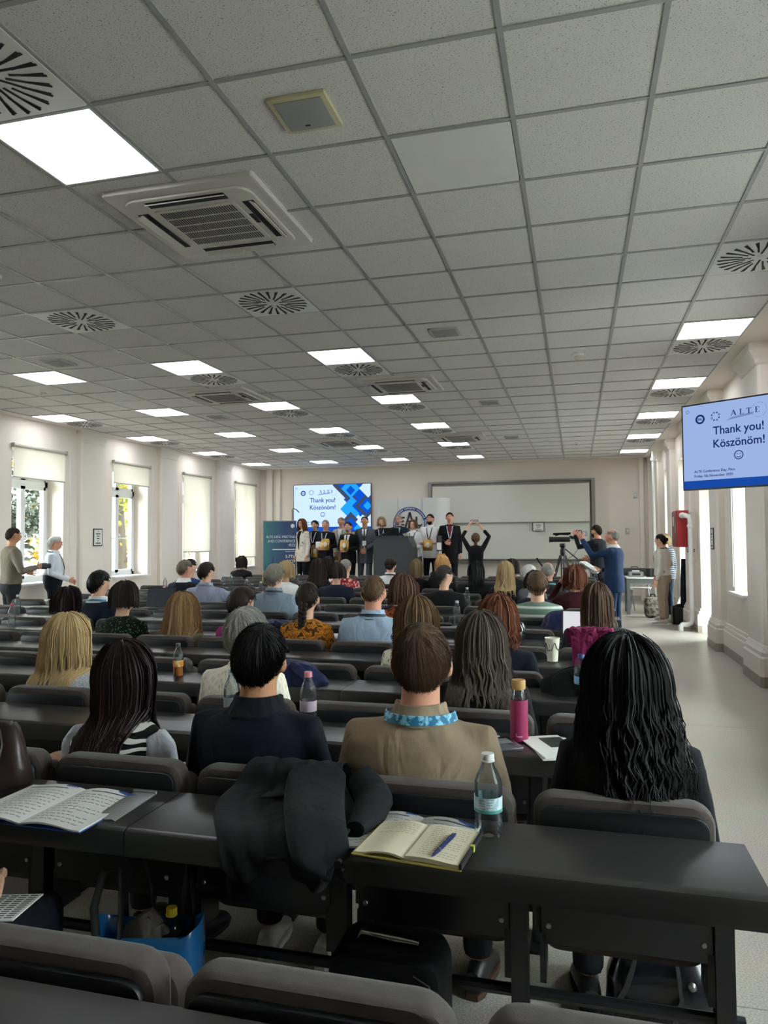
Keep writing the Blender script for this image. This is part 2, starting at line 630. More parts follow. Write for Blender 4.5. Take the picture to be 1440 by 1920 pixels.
# ------------------------------------------------------------------ pilasters with stepped plinth and capital
PIL_L = [1.25, 3.7, 6.3, 8.88, 11.50, 14.08, 16.68]
PIL_R = [2.75, 5.3, 8.55, 10.92, 13.38, 15.85, 18.2]
n_trim = 0
for side, ys in ((1, PIL_L), (-1, PIL_R)):
    xw = XL if side > 0 else XR
    for y in ys:
        n_trim += 1
        root = struct(empty('trim_%d' % n_trim, (xw, y, 0)))
        hw = .33 if side > 0 else .29
        if y == 8.55:
            hw = .375
        pr = .09 if side > 0 else .10

        def stack(prof, nm, m):
            mb = MB()
            rings = []
            for d, z in prof:
                X = (pr + d) * side
                o = hw + d
                c = .03
                ring = [(-.002 * side, -o, z), (X - c * side, -o, z), (X, -o + c, z), (X, o - c, z), (X - c * side, o, z), (-.002 * side, o, z)]
                if side < 0:
                    ring = ring[::-1]
                rings.append(ring)
            mb.loft(rings, True)
            return mb.build(nm, m, root, smooth=25)
        stack([(0, .40), (0, 3.36)], 'shaft', M_PLASTER)
        stack([(.05, .11), (.05, .29), (.035, .31), (.035, .35), (.02, .37), (.012, .40), (0, .42)], 'plinth', M_PLASTER)
        stack([(.055, 0), (.055, .11)], 'stone_skirting', M_STONE)
        stack([(0, 3.30), (.012, 3.32), (.016, 3.36), (.03, 3.41), (.05, 3.45), (.05, CZ)] if side > 0 else [(0, 3.30), (.02, 3.32), (.03, 3.36), (.06, 3.40), (.09, 3.44), (.09, CZ)], 'capital', M_PLASTER)
    # skirting along the recessed wall between the pilasters
    mb, ms = MB(), MB()
    segs = []
    y = YB
    for c in ys + [YF + .3]:
        segs.append((y, c - .3))
        y = c + .3
    opens = [(a, b_) for a, b_, s in RIGHT_WIN if s < .2] if side < 0 else []
    for a, b_ in segs:
        cuts = [(a, b_)]
        for oa, ob in opens:
            cuts = [q for (p0, p1) in cuts for q in (((p0, min(p1, oa)), (max(p0, ob), p1)) if oa < p1 and ob > p0 else ((p0, p1),)) if q[1] - q[0] > .02]
        for p0, p1 in cuts:
            for (d, z0, z1) in ((.06, .11, .29), (.042, .29, .34), (.022, .34, .385)):
                mb.box(*(sorted((xw, xw + d * side))), p0, p1, z0, z1)
            ms.box(*(sorted((xw, xw + .065 * side))), p0, p1, 0, .11)
    bb = struct(mb.build('baseboard_left' if side > 0 else 'baseboard_right', M_PLASTER, smooth=False))
    ms.build('stone_skirting', M_STONE, bb, smooth=False)

# front corners: slim quarter columns
for k, (x, w) in enumerate(((XL + .28, .10), (XL + .55, .07), (XR - .10, .12), (XR - .36, .06))):
    root = struct(empty('trim_%d' % (n_trim + 1 + k), (x, YF, 0)))
    MB().slab(rrect(-w, w, -.09, 0, .03, 3), 0, CZ).build('shaft', M_PLASTER, root)

# ------------------------------------------------------------------ ceiling: slab, border, rails, tiles
ceil = struct(MB().box(XL - .5, XR + .5, YB - .2, YF + .3, CZ + .05, CZ + .25).build('ceiling', M_PLASTER, smooth=False))
C0, C1, R0, R1 = -11, 5, -8, 25
gx0, gx1, gy0, gy1 = OX + C0 * TILE, OX + C1 * TILE, OY + R0 * TILE, OY + R1 * TILE
for a in ((XL, gx0, YB, YF), (gx1, XR, YB, YF), (gx0, gx1, gy1, YF)):
    MB().box(a[0], a[1], a[2], a[3], CZ - .004, CZ + .05).build('plaster_border', M_PLASTER, ceil, smooth=False)
LIGHTS = [(-2, 0)] + [(c, r) for r in (7, 11, 15, 19, 23) for c in (-11, -8, -5, -2, 4) if not (r == 7 and c == -11)]
VENTS = [(-2, -1), (-2, 4), (-5, 4), (4, 4)] + [(c, r + 1) for c, r in LIGHTS[1:] if c != -8 and r < 23]
ACS = [(-1, 2), (-5, 2), (-5, 10), (-1, 10), (-5, 18), (-1, 18)]
PLAIN = [(1, 1)]
used = set(LIGHTS) | set(VENTS)
rb = MB().box(-.012, .012, 0, gy1 - gy0, 0, .03).build('ceiling_rail', M_TBAR, ceil, smooth=False)
rb.location = (gx0, gy0, CZ - .003)
for c in range(C0 + 1, C1 + 1):
    share(rb, ceil, (OX + c * TILE, gy0, CZ - .003))
rb2 = MB().box(0, gx1 - gx0, -.012, .012, 0, .03).build('cross_rail', M_TBAR, ceil, smooth=False)
rb2.location = (gx0, gy0, CZ - .0025)
for r in range(R0 + 1, R1 + 1):
    share(rb2, ceil, (gx0, OY + r * TILE, CZ - .0025))
cells = []
for c in range(C0, C1):
    for r in range(R0, R1):
        if (c, r) in used or (c, r) in PLAIN:
            continue
        x, y = OX + (c + .5) * TILE, OY + (r + .5) * TILE
        cells.append((0 if in_view(x, y, CZ, 120) else 1, math.hypot(x, y), x, y))
cells.sort()
h = TILE / 2 - .006
tile0 = None
rest = MB()
for k, (iv, d, x, y) in enumerate(cells):
    if k < 290 and not iv:
        if tile0 is None:
            tile0 = MB().box(-h, h, -h, h, 0, .015).build('ceiling_tile', M_TILE, ceil, smooth=False)
            tile0.location = (x, y, CZ + .004)
        else:
            share(tile0, ceil, (x, y, CZ + .004 + random.uniform(-.001, .002)))
    else:
        rest.box(x - h, x + h, y - h, y + h, CZ + .004, CZ + .019)
stuff(rest.build('far_ceiling_tile', M_TILE, ceil, smooth=False))
for c, r in PLAIN:
    o = MB().box(-h + .01, h - .01, -h + .01, h - .01, 0, .012).build('ceiling_hatch', mat('hatch_white', 'eeede9', .55, var=.05, vscale=5), ceil, smooth=False)
    o.location = (OX + (c + .5) * TILE, OY + (r + .5) * TILE, CZ - .004)
    o['label'] = 'plain white hatch panel without speckle'

# ---- LED panels
M_LED = mat_emit('led_diffuser', 'f4f8ff', LED_STRENGTH)
colname = {-11: 'window-side', -8: 'second', -5: 'third', -2: 'middle', 4: 'aisle-side'}
ordn = {0: 'nearest', 7: 'first full', 11: 'second full', 15: 'third full', 19: 'fourth full', 23: 'front-most'}
lt = None
for c, r in LIGHTS:
    loc = (OX + (c + .5) * TILE, OY + (r + .5) * TILE, CZ)
    lab = 'square LED ceiling panel, %s column from the left wall, %s row of lights' % (colname[c], ordn[r])
    if r == 0:
        lab = 'largest glowing square LED panel at upper left, next to the air conditioner'
    if lt is None:
        lt = thing('ceiling_light', lab, 'light', loc, group='LED ceiling panels')
        mb = MB()
        for a in ((-h, h, -h, -h + .014), (-h, h, h - .014, h), (-h, -h + .014, -h + .014, h - .014), (h - .014, h, -h + .014, h - .014)):
            mb.box(a[0], a[1], a[2], a[3], -.004, .03)
        mb.build('frame', mat('light_frame', 'd4d5d4', .4), lt, smooth=False)
        MB().box(-h + .014, h - .014, -h + .014, h - .014, .002, .012).build('diffuser', M_LED, lt, smooth=False)
    else:
        copy_thing(lt, loc, 0, lab)

# ---- swirl air diffusers
M_VENT = mat('vent_plate', 'ecebe7', .45)
vt = None
for c, r in VENTS:
    loc = (OX + (c + .5) * TILE, OY + (r + .5) * TILE, CZ)
    if r == -1:
        lab = 'round swirl air vent cut off by the top left edge, above the large light'
    elif r == 4:
        lab = {-2: 'swirl air vent right of the large air conditioner', -5: 'swirl air vent on the left, below the large air conditioner', 4: 'swirl air vent cut by the right edge of the picture'}[c]
    else:
        lab = 'swirl air vent just behind the LED panel, %s column, %s row of lights' % (colname[c], ordn[r - 1])
    if vt is None:
        vt = thing('air_vent', lab, 'air vent', loc, group='swirl air vents')
        MB().slab(rrect(-h, h, -h, h, .01, 2), -.006, .02, .002).build('plate', M_VENT, vt)
        mb = MB()
        nsl = 48
        for k in range(nsl):
            a = 2 * PI * k / nsl + .04
            ri = (.06, .175, .125, .19, .10, .16)[k % 6]
            ro = .287 - (.008 if k % 2 else 0)
            w = .0068
            off = .012 * (1 if k % 2 else -1)
            R = Matrix.Rotation(a, 3, 'Z')
            mb.obox(R @ Vector(((ri + ro) / 2, off, -.0065)), (ro - ri, 2 * w, .003), R)
        stuff(mb.build('slot', M_DARK, vt, smooth=False))
        MB().lathe([(.0, -.012), (.022, -.012), (.03, -.006)], 16).build('hub', M_VENT, vt)
    else:
        copy_thing(vt, loc, 0, lab)

# ---- cassette air conditioners
M_AC = mat('ac_white', 'c9c5bd', .45)
acl = ['large ceiling cassette air conditioner near the camera, beside the biggest light', 'ceiling cassette air conditioner mostly cut off by the left edge', 'left air conditioner of the middle pair', 'right air conditioner of the middle pair', 'left air conditioner of the far pair near the stage', 'right air conditioner of the far pair near the stage']
ac = None
for (c, r), lab in zip(ACS, acl):
    loc = (OX + c * TILE - (.012 if c == -1 else 0), OY + r * TILE - .03, CZ)
    if ac is None:
        ac = thing('air_conditioner', lab, 'air conditioner', loc, group='cassette air conditioners')
        H = .475
        MB().slab(rrect(-H, H, -H, H, .02, 3), -.028, .01, .008).build('outer_panel', M_AC, ac)
        MB().slab(rrect(-.405, .405, -.405, .405, .10, 5), -.046, -.026, .008).build('inner_panel', M_AC, ac)
        g = MB().slab(rrect(-.265, .265, -.265, .265, .02, 3), -.050, -.044, .002).build('grille', M_AC, ac)
        mb = MB()
        for bnd in range(5):
            for k in range(30):
                x = -.24 + .48 * (k + .5) / 30
                y0 = -.235 + bnd * .095
                mb.box(x - .0042, x + .0042, y0, y0 + .079, -.0512, -.0495)
        stuff(mb.build('grille_slot', M_DARK, g, smooth=False))
        for k in range(4):
            R = Matrix.Rotation(k * PI / 2, 3, 'Z')
            mb = MB().obox(R @ Vector((0, .342, -.0462)), (.50, .07, .004), R)
            mb.build('air_outlet', M_DARK, ac, smooth=False)
            R2 = R @ Matrix.Rotation(math.radians(-28), 3, 'X')
            MB().obox(R @ Vector((0, .362, -.053)), (.49, .05, .006), R2).build('louvre', M_AC, ac, smooth=False)
        MB().box(.275, .302, -.09, .03, -.0485, -.045).build('sensor', M_DARK, ac, smooth=False)
    else:
        copy_thing(ac, loc, PI / 2 * 0, lab)

# ---- speakers and smoke detectors in the ceiling
M_SPK = mat('speaker_mesh', '8b8b89', .7, bump=.3, bscale=900)
spk = None
for (c, r), lab in (((0, 0), 'square grey ceiling loudspeaker with a yellowed frame, nearest the camera'), ((0, 6), 'flat grey ceiling loudspeaker right of the middle column of lights, second from camera'), ((0, 12), 'flat grey ceiling loudspeaker right of the middle air conditioner'), ((0, 18), 'small flat ceiling loudspeaker near the front wall, right half'), ((-7, 6), 'flat ceiling loudspeaker on the left, left of the first row of lights'), ((-7, 12), 'flat ceiling loudspeaker on the left, behind the second row of lights'), ((-7, 18), 'flat ceiling loudspeaker on the left near the front wall')):
    loc = (OX + (c + .5) * TILE, OY + (r + .5) * TILE, CZ)
    root = thing('ceiling_speaker', lab, 'speaker', loc, group='ceiling loudspeakers')
    fm = mat('speaker_frame_yellowed', 'bdb793', .5) if r == 0 else mat('speaker_frame', 'b0b0ac', .5)
    MB().slab(rrect(-.14, .14, -.14, .14, .006, 2), -.014, .004, .003).build('frame', fm, root)
    MB().slab(rrect(-.115, .115, -.115, .115, .004, 2), -.018, -.012, .002).build('grille', M_SPK, root)
    MB().box(-.03, -.005, .075, .085, -.0195, -.0175).build('badge', M_DARK, root, smooth=False)
for (c, r), lab in (((2, 8), 'round white smoke detector on the right half of the ceiling'), ((2, 20), 'small smoke detector near the front right of the ceiling'), ((-9, 8), 'smoke detector on the far left of the ceiling'), ((-9, 20), 'smoke detector at the front left of the ceiling')):
    root = thing('smoke_detector', lab, 'smoke detector', (OX + (c + .5) * TILE, OY + (r + .5) * TILE, CZ), group='smoke detectors')
    MB().lathe([(0, -.02), (.055, -.02), (.06, -.012), (.06, .004)], 20).build('base', M_WHITE, root)
    MB().lathe([(0, -.062), (.028, -.060), (.04, -.05), (.042, -.034), (.036, -.02)], 20).build('sensor_head', mat('detector_head', 'cfcabd', .5), root)

# ------------------------------------------------------------------ outside: lawn, trees, pale facade seen through the windows
M_LAWN = mat('lawn', 'a29d90', .9, var=.2, vscale=1.5)
struct(MB().box(-60, XL - DEPTH - .01, -30, 60, -1.3, -.9).build('ground_left', M_LAWN, smooth=False))
struct(MB().box(XR + DEPTH + .01, 60, -30, 60, -1.3, -.9).build('ground_right', mat('paving_outside', 'c9c6bf', .8, var=.1), smooth=False))


def tree(name, loc, hgt, rad, cols, label, n, seed):
    rnd = random.Random(seed)
    root = thing(name, label, 'tree', loc, group='autumn trees outside the left windows')
    tr = MB()
    tr.tube([(0, 0, 0), (.05, .1, hgt * .3), (0, 0, hgt * .62), (.1, 0, hgt * .8)], [.22, .17, .11, .04], 8)
    for k in range(9):
        a = rnd.uniform(0, 2 * PI)
        z = hgt * rnd.uniform(.2, .7)
        tr.tube([(0, 0, z), (rad * .45 * math.cos(a), rad * .45 * math.sin(a), z + .5), (rad * .85 * math.cos(a), rad * .85 * math.sin(a), z + .7)], [.06, .04, .012], 5)
    tr.build('trunk', mat('bark', '3c342b', .9, bump=.5, bscale=20), root)
    mb = MB()
    cl = [(rnd.uniform(0, 2 * PI), rnd.uniform(.2, 1) ** .6 * rad, rnd.uniform(.08, .98), rnd.randrange(len(cols))) for _ in range(70)]
    for k in range(n):
        a, rr, t, ci = rnd.choice(cl)
        rr *= math.sin(PI * min(.98, t * .8 + .18)) ** .5
        s = rnd.uniform(.05, .12)
        c = Vector((rr * math.cos(a) + rnd.gauss(0, .28), rr * math.sin(a) + rnd.gauss(0, .28), hgt * t + rnd.gauss(0, .22)))
        R = Matrix.Rotation(rnd.uniform(0, 6.28), 3, 'Z') @ Matrix.Rotation(rnd.gauss(0, .7), 3, 'X') @ Matrix.Rotation(rnd.gauss(0, .7), 3, 'Y')
        mb.mi = ci
        mb.add([c + R @ Vector(p) * s for p in ((-1, 0, 0), (0, -.55, .12), (1, 0, 0), (0, .55, .12))], [(0, 1, 2), (0, 2, 3)])
    stuff(mb.build('foliage', cols, root, smooth=False))


LEAFY = [mat('leaf_yellow', '8f741c', .7), mat('leaf_ochre', '7d4f16', .7), mat('leaf_green', '435222', .7), mat('leaf_dark', '1b2416', .7), mat('leaf_lime', '747d22', .7)]
tree('autumn_tree', (-14.6, 14.6, -.9), 6.5, 2.3, [LEAFY[3], LEAFY[1], LEAFY[3], LEAFY[0], LEAFY[3]], 'dark tree with orange autumn leaves outside the first left window', 15000, 1)
tree('autumn_tree', (-14.2, 20.4, -.9), 7.0, 2.4, [LEAFY[4], LEAFY[0], LEAFY[2], LEAFY[4]], 'bright yellow green tree outside the second left window', 13000, 2)
tree('autumn_tree', (-17.5, 28.5, -.9), 7.0, 2.8, [LEAFY[4], LEAFY[2], LEAFY[0]], 'pale green tree outside behind the third left window', 5000, 3)
tree('autumn_tree', (-15.4, 9.4, -.9), 6.0, 1.9, [LEAFY[1], LEAFY[3], LEAFY[2]], 'brown and green tree left of the first visible window', 6000, 4)
# ------------------------------------------------------------------ lecture benches (desk boards on a leg frame) and tip-up seats
M_DESK = mat('charcoal_laminate', '2d2c2c', .30, spec=.5, bump=.02, bscale=500)
M_FRAME = mat('black_powder_coat', '1d1e21', .42)
M_SHELL = mat('seat_shell_plastic', '131519', .45, bump=.05, bscale=700)
M_VELVET = mat('seat_velvet', '504a47', .9, spec=.15, bump=.2, bscale=350, var=.25, vscale=30, sheen=.12)
ORD = ['first', 'second', 'third', 'fourth', 'fifth', 'sixth', 'seventh', 'eighth', 'ninth', 'tenth', 'eleventh', 'twelfth', 'thirteenth', 'fourteenth', 'fifteenth', 'sixteenth']
NSEAT = 14
SEAT_X0, SEAT_DX = 0.10, 0.49
BOARDS = [(-1.5, 0), (-3.0, -1.5), (-4.5, -3.0), (-6.0, -4.5), (-6.98, -6.0)]


def board_mesh(x0, x1):
    g = .0015
    x0, x1 = x0 + g, x1 - g
    prof = [(0, -.067), (0, -.018), (.004, -.007), (.012, -.002), (.022, 0), (DESK_D - .012, 0), (DESK_D, -.008), (DESK_D, -.026), (.022, -.026), (.022, -.067)]
    rings = [[(x, y, z) for y, z in prof] for x in (x0, x1)]
    return MB().loft(rings, True)


def seat_row_label(k, n):
    return '%s from right aisle, %s seat row from camera' % (ORD[n], ORD[k + 1])


bench = thing('lecture_bench', 'desk row cut by the bottom edge of the picture, nearest the camera', 'desk', (DESK_END, ROW0 - PITCH_Y, 0), 0, 'rows of lecture desks')
for x0, x1 in BOARDS:
    board_mesh(x0, x1).build('desk_board', M_DESK, bench, smooth=30).location = (0, 0, DESK_Z)
leg0 = MB().box(-.022, .022, -.028, .028, 0, .715)
leg0.box(-.018, .018, -.25, .0, .690, .752)
leg0.box(-.03, .03, -.09, .09, 0, .012)
leg0 = leg0.build('leg', M_FRAME, bench, smooth=False)
leg0.location = (-.046, .325, 0)
for n in range(1, NSEAT + 1):
    share(leg0, bench, (-.046 - SEAT_DX * n, .325, 0))
MB().tube([(0, .325, .335), (-6.95, .325, .335)], .016, 8).build('beam', M_FRAME, bench)
MB().tube([(0, .325, .12), (-6.95, .325, .12)], .012, 8).build('foot_rail', M_FRAME, bench)
bnames = {0: 'nearest full desk row, carrying the dark coat and the open notebook'}
for k in range(0, NROW):
    lab = bnames.get(k, 'desk row, %s counted from the camera end of the room' % ORD[k + 1])
    if k == NROW - 1:
        lab = 'front-most desk row, facing the stage'
    copy_thing(bench, (DESK_END, ROW0 + PITCH_Y * k, 0), 0, lab)

seat_flat = thing('tip_up_seat', 'x', 'seat', (0, 0, 0), 0, 'dark tip-up seats fixed to the desk rows')


def sT(ax):
    return lambda x, y, z: (x, z, y)      # outline in XZ, thickness along Y


MB().slab(rrect(-.205, .205, .475, .822, .035, 5, (0, 0, 1, 1))[::-1], .0, .016, .004, lambda x, y, z: (x, z, y)).build('shell', M_SHELL, seat_flat)
MB().slab(rrect(-.222, .222, .50, .846, .05, 6, (0, 0, 1, 1))[::-1], .014, .078, .018, lambda x, y, z: (x, z, y)).build('backrest', M_VELVET, seat_flat)
sb = MB()
for s in (-1, 1):
    for z in (.655, .52):
        sb.lathe([(0, -.004), (.006, -.003), (.008, 0)], 8, (0, 0, 0))
        n8 = len(sb.v)
        for i in range(n8 - 24, n8):
            x, y, z2 = sb.v[i]
            sb.v[i] = (x + s * .185, z2, y + z)
stuff(sb.build('bolt', M_STEEL, seat_flat))
cush = MB().slab(rrect(-.21, .21, 0, .38, .05, 5), 0, .07, .022).build('seat_cushion', M_VELVET, seat_flat)
cush.location = (0, .085, .40)
hb = MB()
for s in (-1, 1):
    hb.box(s * .20 - .008, s * .20 + .008, .0, .11, .375, .50)
stuff(hb.build('hinge_bracket', M_FRAME, seat_flat, smooth=False))

PEOPLE_SEATS = {}
# ------------------------------------------------------------------ people
def cloth(name, col, weave=.12, fold=.5, rough=.85, wscale=500, var=.05, fscale=9):
    key = 'cloth ' + name
    if key in _M:
        return _M[key]
    m = mat(key, col, rough, spec=.2, var=var, vscale=6, sheen=.02)
    nt = m.node_tree
    b = nt.nodes['Principled BSDF']
    tc = [n for n in nt.nodes if n.type == 'TEX_COORD'][0]
    add_folds(nt, b, tc, weave, fold, wscale, fscale)
    return m


def add_folds(nt, b, tc, weave, fold, wscale=500, fscale=9):
    mp = nt.nodes.new('ShaderNodeMapping')
    mp.inputs['Scale'].default_value = (1, 1, .55)
    mp.inputs['Rotation'].default_value = (.4, .5, .3)
    n1 = nt.nodes.new('ShaderNodeTexNoise')
    n1.inputs['Scale'].default_value = fscale
    n1.inputs['Detail'].default_value = 2
    n1.inputs['Distortion'].default_value = 1.2
    n2 = nt.nodes.new('ShaderNodeTexNoise')
    n2.inputs['Scale'].default_value = wscale
    b1 = nt.nodes.new('ShaderNodeBump')
    b1.inputs['Strength'].default_value = fold
    b1.inputs['Distance'].default_value = .03
    b2 = nt.nodes.new('ShaderNodeBump')
    b2.inputs['Strength'].default_value = weave
    b2.inputs['Distance'].default_value = .003
    nt.links.new(tc.outputs['Object'], mp.inputs['Vector'])
    nt.links.new(mp.outputs['Vector'], n1.inputs['Vector'])
    nt.links.new(tc.outputs['Object'], n2.inputs['Vector'])
    nt.links.new(n1.outputs['Fac'], b1.inputs['Height'])
    nt.links.new(n2.outputs['Fac'], b2.inputs['Height'])
    nt.links.new(b1.outputs['Normal'], b2.inputs['Normal'])
    nt.links.new(b2.outputs['Normal'], b.inputs['Normal'])


SKIN = {k: mat('skin ' + k, c, .55, spec=.35, var=.06, vscale=14) for k, c in dict(light='d9ab90', rosy='cf957b', tan='b98563', pale='e0bba4').items()}
M_EYE = mat('eye_white', 'e8e4de', .2)
M_IRIS = mat('eye_iris', '2a1d16', .2)
M_LIP = mat('lips', 'a55f55', .5)
M_LENS = mat('spectacle_frame', '191413', .3)
HA, HB, HC = .0765, .097, .113       # head half axes


def sstep(a, b, x):
    t = min(1, max(0, (x - a) / (b - a)))
    return t * t * (3 - 2 * t)


def head_point(th, ph):
    x, y, z = HA * math.sin(th) * math.cos(ph), HB * math.sin(th) * math.sin(ph), HC * math.cos(th)
    low = sstep(.0, -.10, z)
    x *= 1 - .30 * low
    if y < 0:
        y *= 1 - .42 * sstep(-.02, -.11, z)
    else:
        y *= 1 + .10 * sstep(-.05, -.10, z)
        g = lambda a, s: math.exp(-(a / s) ** 2)
        nz = sstep(.022, -.026, z) * (1 - sstep(-.030, -.044, z))
        y += .024 * g(x, .013) * nz
        y += .004 * g(z - .034, .012)
        y -= .010 * g(abs(x) - .033, .017) * g(z - .014, .012)
        y += .006 * g(x, .024) * g(z + .066, .010)
        y += .008 * g(x, .026) * g(z + .096, .014)
    return Vector((x, y, z))


def add_head(mb, T):
    n, m_ = 32, 24
    rings = [[T @ head_point(PI * (.015 + .97 * i / m_), 2 * PI * k / n) for k in range(n)] for i in range(m_ + 1)]
    mb.loft([r[::-1] for r in rings], True)
    R = T.to_3x3()
    for s in (-1, 1):
        mb.ball(T @ Vector((s * .083, -.006, -.012)), (.014, .022, .033), 8, 6, R)


def hairline(ph):
    u = math.sin(ph)
    return 1.52 - .72 * u ** 1.5 if u > 0 else 1.52 + .70 * (-u)


def scalp(th, ph, off):
    p = head_point(th, ph)
    q = Vector((p.x / HA ** 2, p.y / HB ** 2, p.z / HC ** 2)).normalized()
    return p + q * off


def short_line(ph):
    u = math.sin(ph)
    return hairline(ph) - .30 * math.exp(-((u + .02) / .26) ** 2)


def build_hair(st, T, mhair, parent, rnd, det, push=lambda p: p):
    """st: style dict. T: head frame in the person's space"""
    kind = st.get('kind', 'short')
    th_ = st.get('th', .010)
    mb = MB()
    n = 36
    long_ = kind in ('long', 'bob')
    face = math.radians(st.get('face', 58))
    # cap over the scalp
    rows = 12
    rings = []
    vol = st.get('vol', 0)
    for i in range(rows + 1):
        ring = []
        for k in range(n):
            ph = 2 * PI * k / n
            hl = hairline(ph) if long_ else short_line(ph)
            if long_ and math.sin(ph) < .75:
                hl = max(hl, 1.75)
            t0 = st.get('bald', 0) * (1 if math.sin(ph) > -.6 else .55)
            t = max(.03, t0) + (hl - max(.03, t0)) * i / rows
            e = 1 if i < rows - 2 else (.8, .45, -.25)[i - rows + 2]
            if t0 and i == 0:
                e = -.2
            o = th_ * e + vol * math.sin(min(t, 1.57)) * (1 if i < rows else .3)
            o += .0025 * noise.noise(Vector((math.cos(ph) * 3, math.sin(ph) * 3, t * 4))) * (2 if st.get('curl') else 1)
            ring.append(T @ scalp(t, ph, o))
        rings.append(ring)
    mb.loft([r[::-1] for r in rings], not st.get('bald'))
    o = mb.build('hair', mhair, parent)
    L = st.get('len', .05)
    amp, lam, wd = st.get('amp', .003), st.get('lam', .09), st.get('wd', .0022)
    ns = int(st.get('n', 500) * (1, .45, .16)[det])
    wd *= (1, 1.5, 2.6)[det]
    seg = (14, 9, 6)[det]
    flare, back = st.get('flare', .1), st.get('back', .12)
    sm = MB()

    def fall(ph, d, off):
        """point d below the level of the ears, in head space"""
        p = scalp(1.66, ph, off)
        k = 1 + flare * d / .2 * (1 - .35 * d / max(L, .05))
        return Vector((p.x * k, p.y * (1 + .3 * flare * d / .2) - back * d, p.z - d))
    if long_:
        # closed under-layer so that the neck does not show through
        lv = 8
        cr = []
        for i in range(lv + 1):
            d = L * .80 * i / lv
            outer, inner = [], []
            m2 = 22
            for k in range(m2 + 1):
                ph = PI / 2 + face + .12 + (2 * PI - 2 * face - .24) * k / m2
                w = (noise.noise(Vector((k * .6, i * .5, st.get('seed', 0)))) * .008) * i / lv
                outer.append(push(T @ fall(ph, d * (1 - .06 * abs(math.cos(ph))), th_ * .75 + vol + w)))
                inner.append(T @ fall(ph, d * .96, -.012 + vol * .3))
            cr.append(outer + inner[::-1])
        mu = MB().loft([r[::-1] for r in cr], True)
        mu.build('under_hair', mhair, o)
    clumps = [(rnd.uniform(0, 2 * PI), rnd.uniform(-1, 1), rnd.uniform(.85, 1.05), rnd.uniform(0, 2 * PI)) for _ in range(st.get('clumps', 70))]
    for s_ in range(ns):
        pts = []
        ph = rnd.uniform(0, 2 * PI)
        if long_:
            front = abs(((ph - PI / 2 + PI) % (2 * PI)) - PI)
            th0 = rnd.uniform(.04, 1.25) if front > face else rnd.uniform(.04, .55)
            ci = min(len(clumps) - 1, int(ph / (2 * PI) * len(clumps)))
            cph, cu, cl, cp = clumps[ci]
            cph = (ci + .5) * 2 * PI / len(clumps)
            off = th_ * rnd.uniform(.75, 1.35) + vol
            ll = L * cl * (rnd.uniform(.80, 1.06) if rnd.random() < .8 else rnd.uniform(.45, .8))
            if rnd.random() < .10:
                off += rnd.uniform(.003, .012)
            side = 1 if ((ph - PI / 2 + PI) % (2 * PI)) - PI > 0 else -1
            for i in range(seg + 1):
                t = i / seg
                ta = .42
                if t < ta:
                    th = th0 + (1.66 - th0) * t / ta
                    p_ = ph
                    if front < face:
                        p_ = PI / 2 + side * (front + (face + .05 - front) * sstep(0, .75, t / ta))
                    o2 = off + vol * (math.sin(min(th, 1.57)) - 1)
                    wv = amp * .4 * math.sin(t * 9 + cp)
                    p = scalp(th, p_ + wv * 4, max(.004, o2) + wv * .5)
                else:
                    p_ = ph if front > face else PI / 2 + side * (face + .05)
                    d = ll * (t - ta) / (1 - ta)
                    cb = (cph - p_) * sstep(0, 1, (t - ta) / (1 - ta)) * st.get('clump', .55) if front > face else 0
                    a = amp * min(1, d / .06)
                    wv = math.sin(2 * PI * d / lam + cp + rnd.uniform(-.15, .15))
                    wv2 = math.cos(2 * PI * d / lam + cp)
                    p = fall(p_ + cb + a * wv * 9, d, off + a * wv2 * .8)
                pts.append(T @ p if t < ta else push(T @ p))
            r_ = [wd * (.6 + .5 * math.sin(PI * min(1, .15 + i / seg))) * (1 if i < seg else .25) for i in range(seg + 1)]
        else:
            u = rnd.random()
            th0 = math.acos(1 - u * 1.5) if u * 1.5 < 2 else 2
            hl = short_line(ph)
            if th0 > hl - .06 or th0 < st.get('bald', 0):
                continue
            cw = st.get('crown', (.35, -1.6))
            # combed away from the crown
            px, py = th0 * math.cos(ph) - cw[0] * math.cos(cw[1]), th0 * math.sin(ph) - cw[0] * math.sin(cw[1])
            dd = math.hypot(px, py) + 1e-4
            sw = st.get('swirl', .35)
            dx, dy = (px - sw * py) / dd, (py + sw * px) / dd
            x, y = th0 * math.cos(ph), th0 * math.sin(ph)
            lL = L * rnd.uniform(.7, 1.2)
            sg = max(3, seg // 3)
            for i in range(sg + 1):
                t = i / sg
                X, Y = x + dx * lL * t / .1, y + dy * lL * t / .1
                th, p_ = math.hypot(X, Y), math.atan2(Y, X)
                th = min(th, short_line(p_) + .05)
                wv = amp * math.sin(t * 5 + s_)
                pts.append(T @ scalp(th, p_, th_ * .82 * (1 - .5 * t * max(0, math.sin(p_))) + st.get('lift', .004) * t * rnd.uniform(.2, 1.8) * (1 - .9 * max(0, math.sin(p_))) + vol * math.sin(min(1.57, th)) + wv))
            r_ = [wd * (1 - .7 * i / sg) for i in range(sg + 1)]
        sm.tube(pts, r_, 3)
    if st.get('bun'):
        bx = Vector(st['bun'])
        for k in range(int(60 * (1, .6, .4)[det])):
            a, b2 = rnd.uniform(0, 6.28), rnd.uniform(-1, 1)
            R = Matrix.Rotation(a, 3, 'Z') @ Matrix.Rotation(b2, 3, 'X')
            sm.tube([T @ (bx + R @ Vector((.036 * math.cos(q), .036 * math.sin(q), .01 * math.sin(2 * q)))) for q in [j * .9 for j in range(7)]], wd * 2.2, 4)
        MB().ball(T @ bx, .034, 10, 8).build('bun', mhair, o)
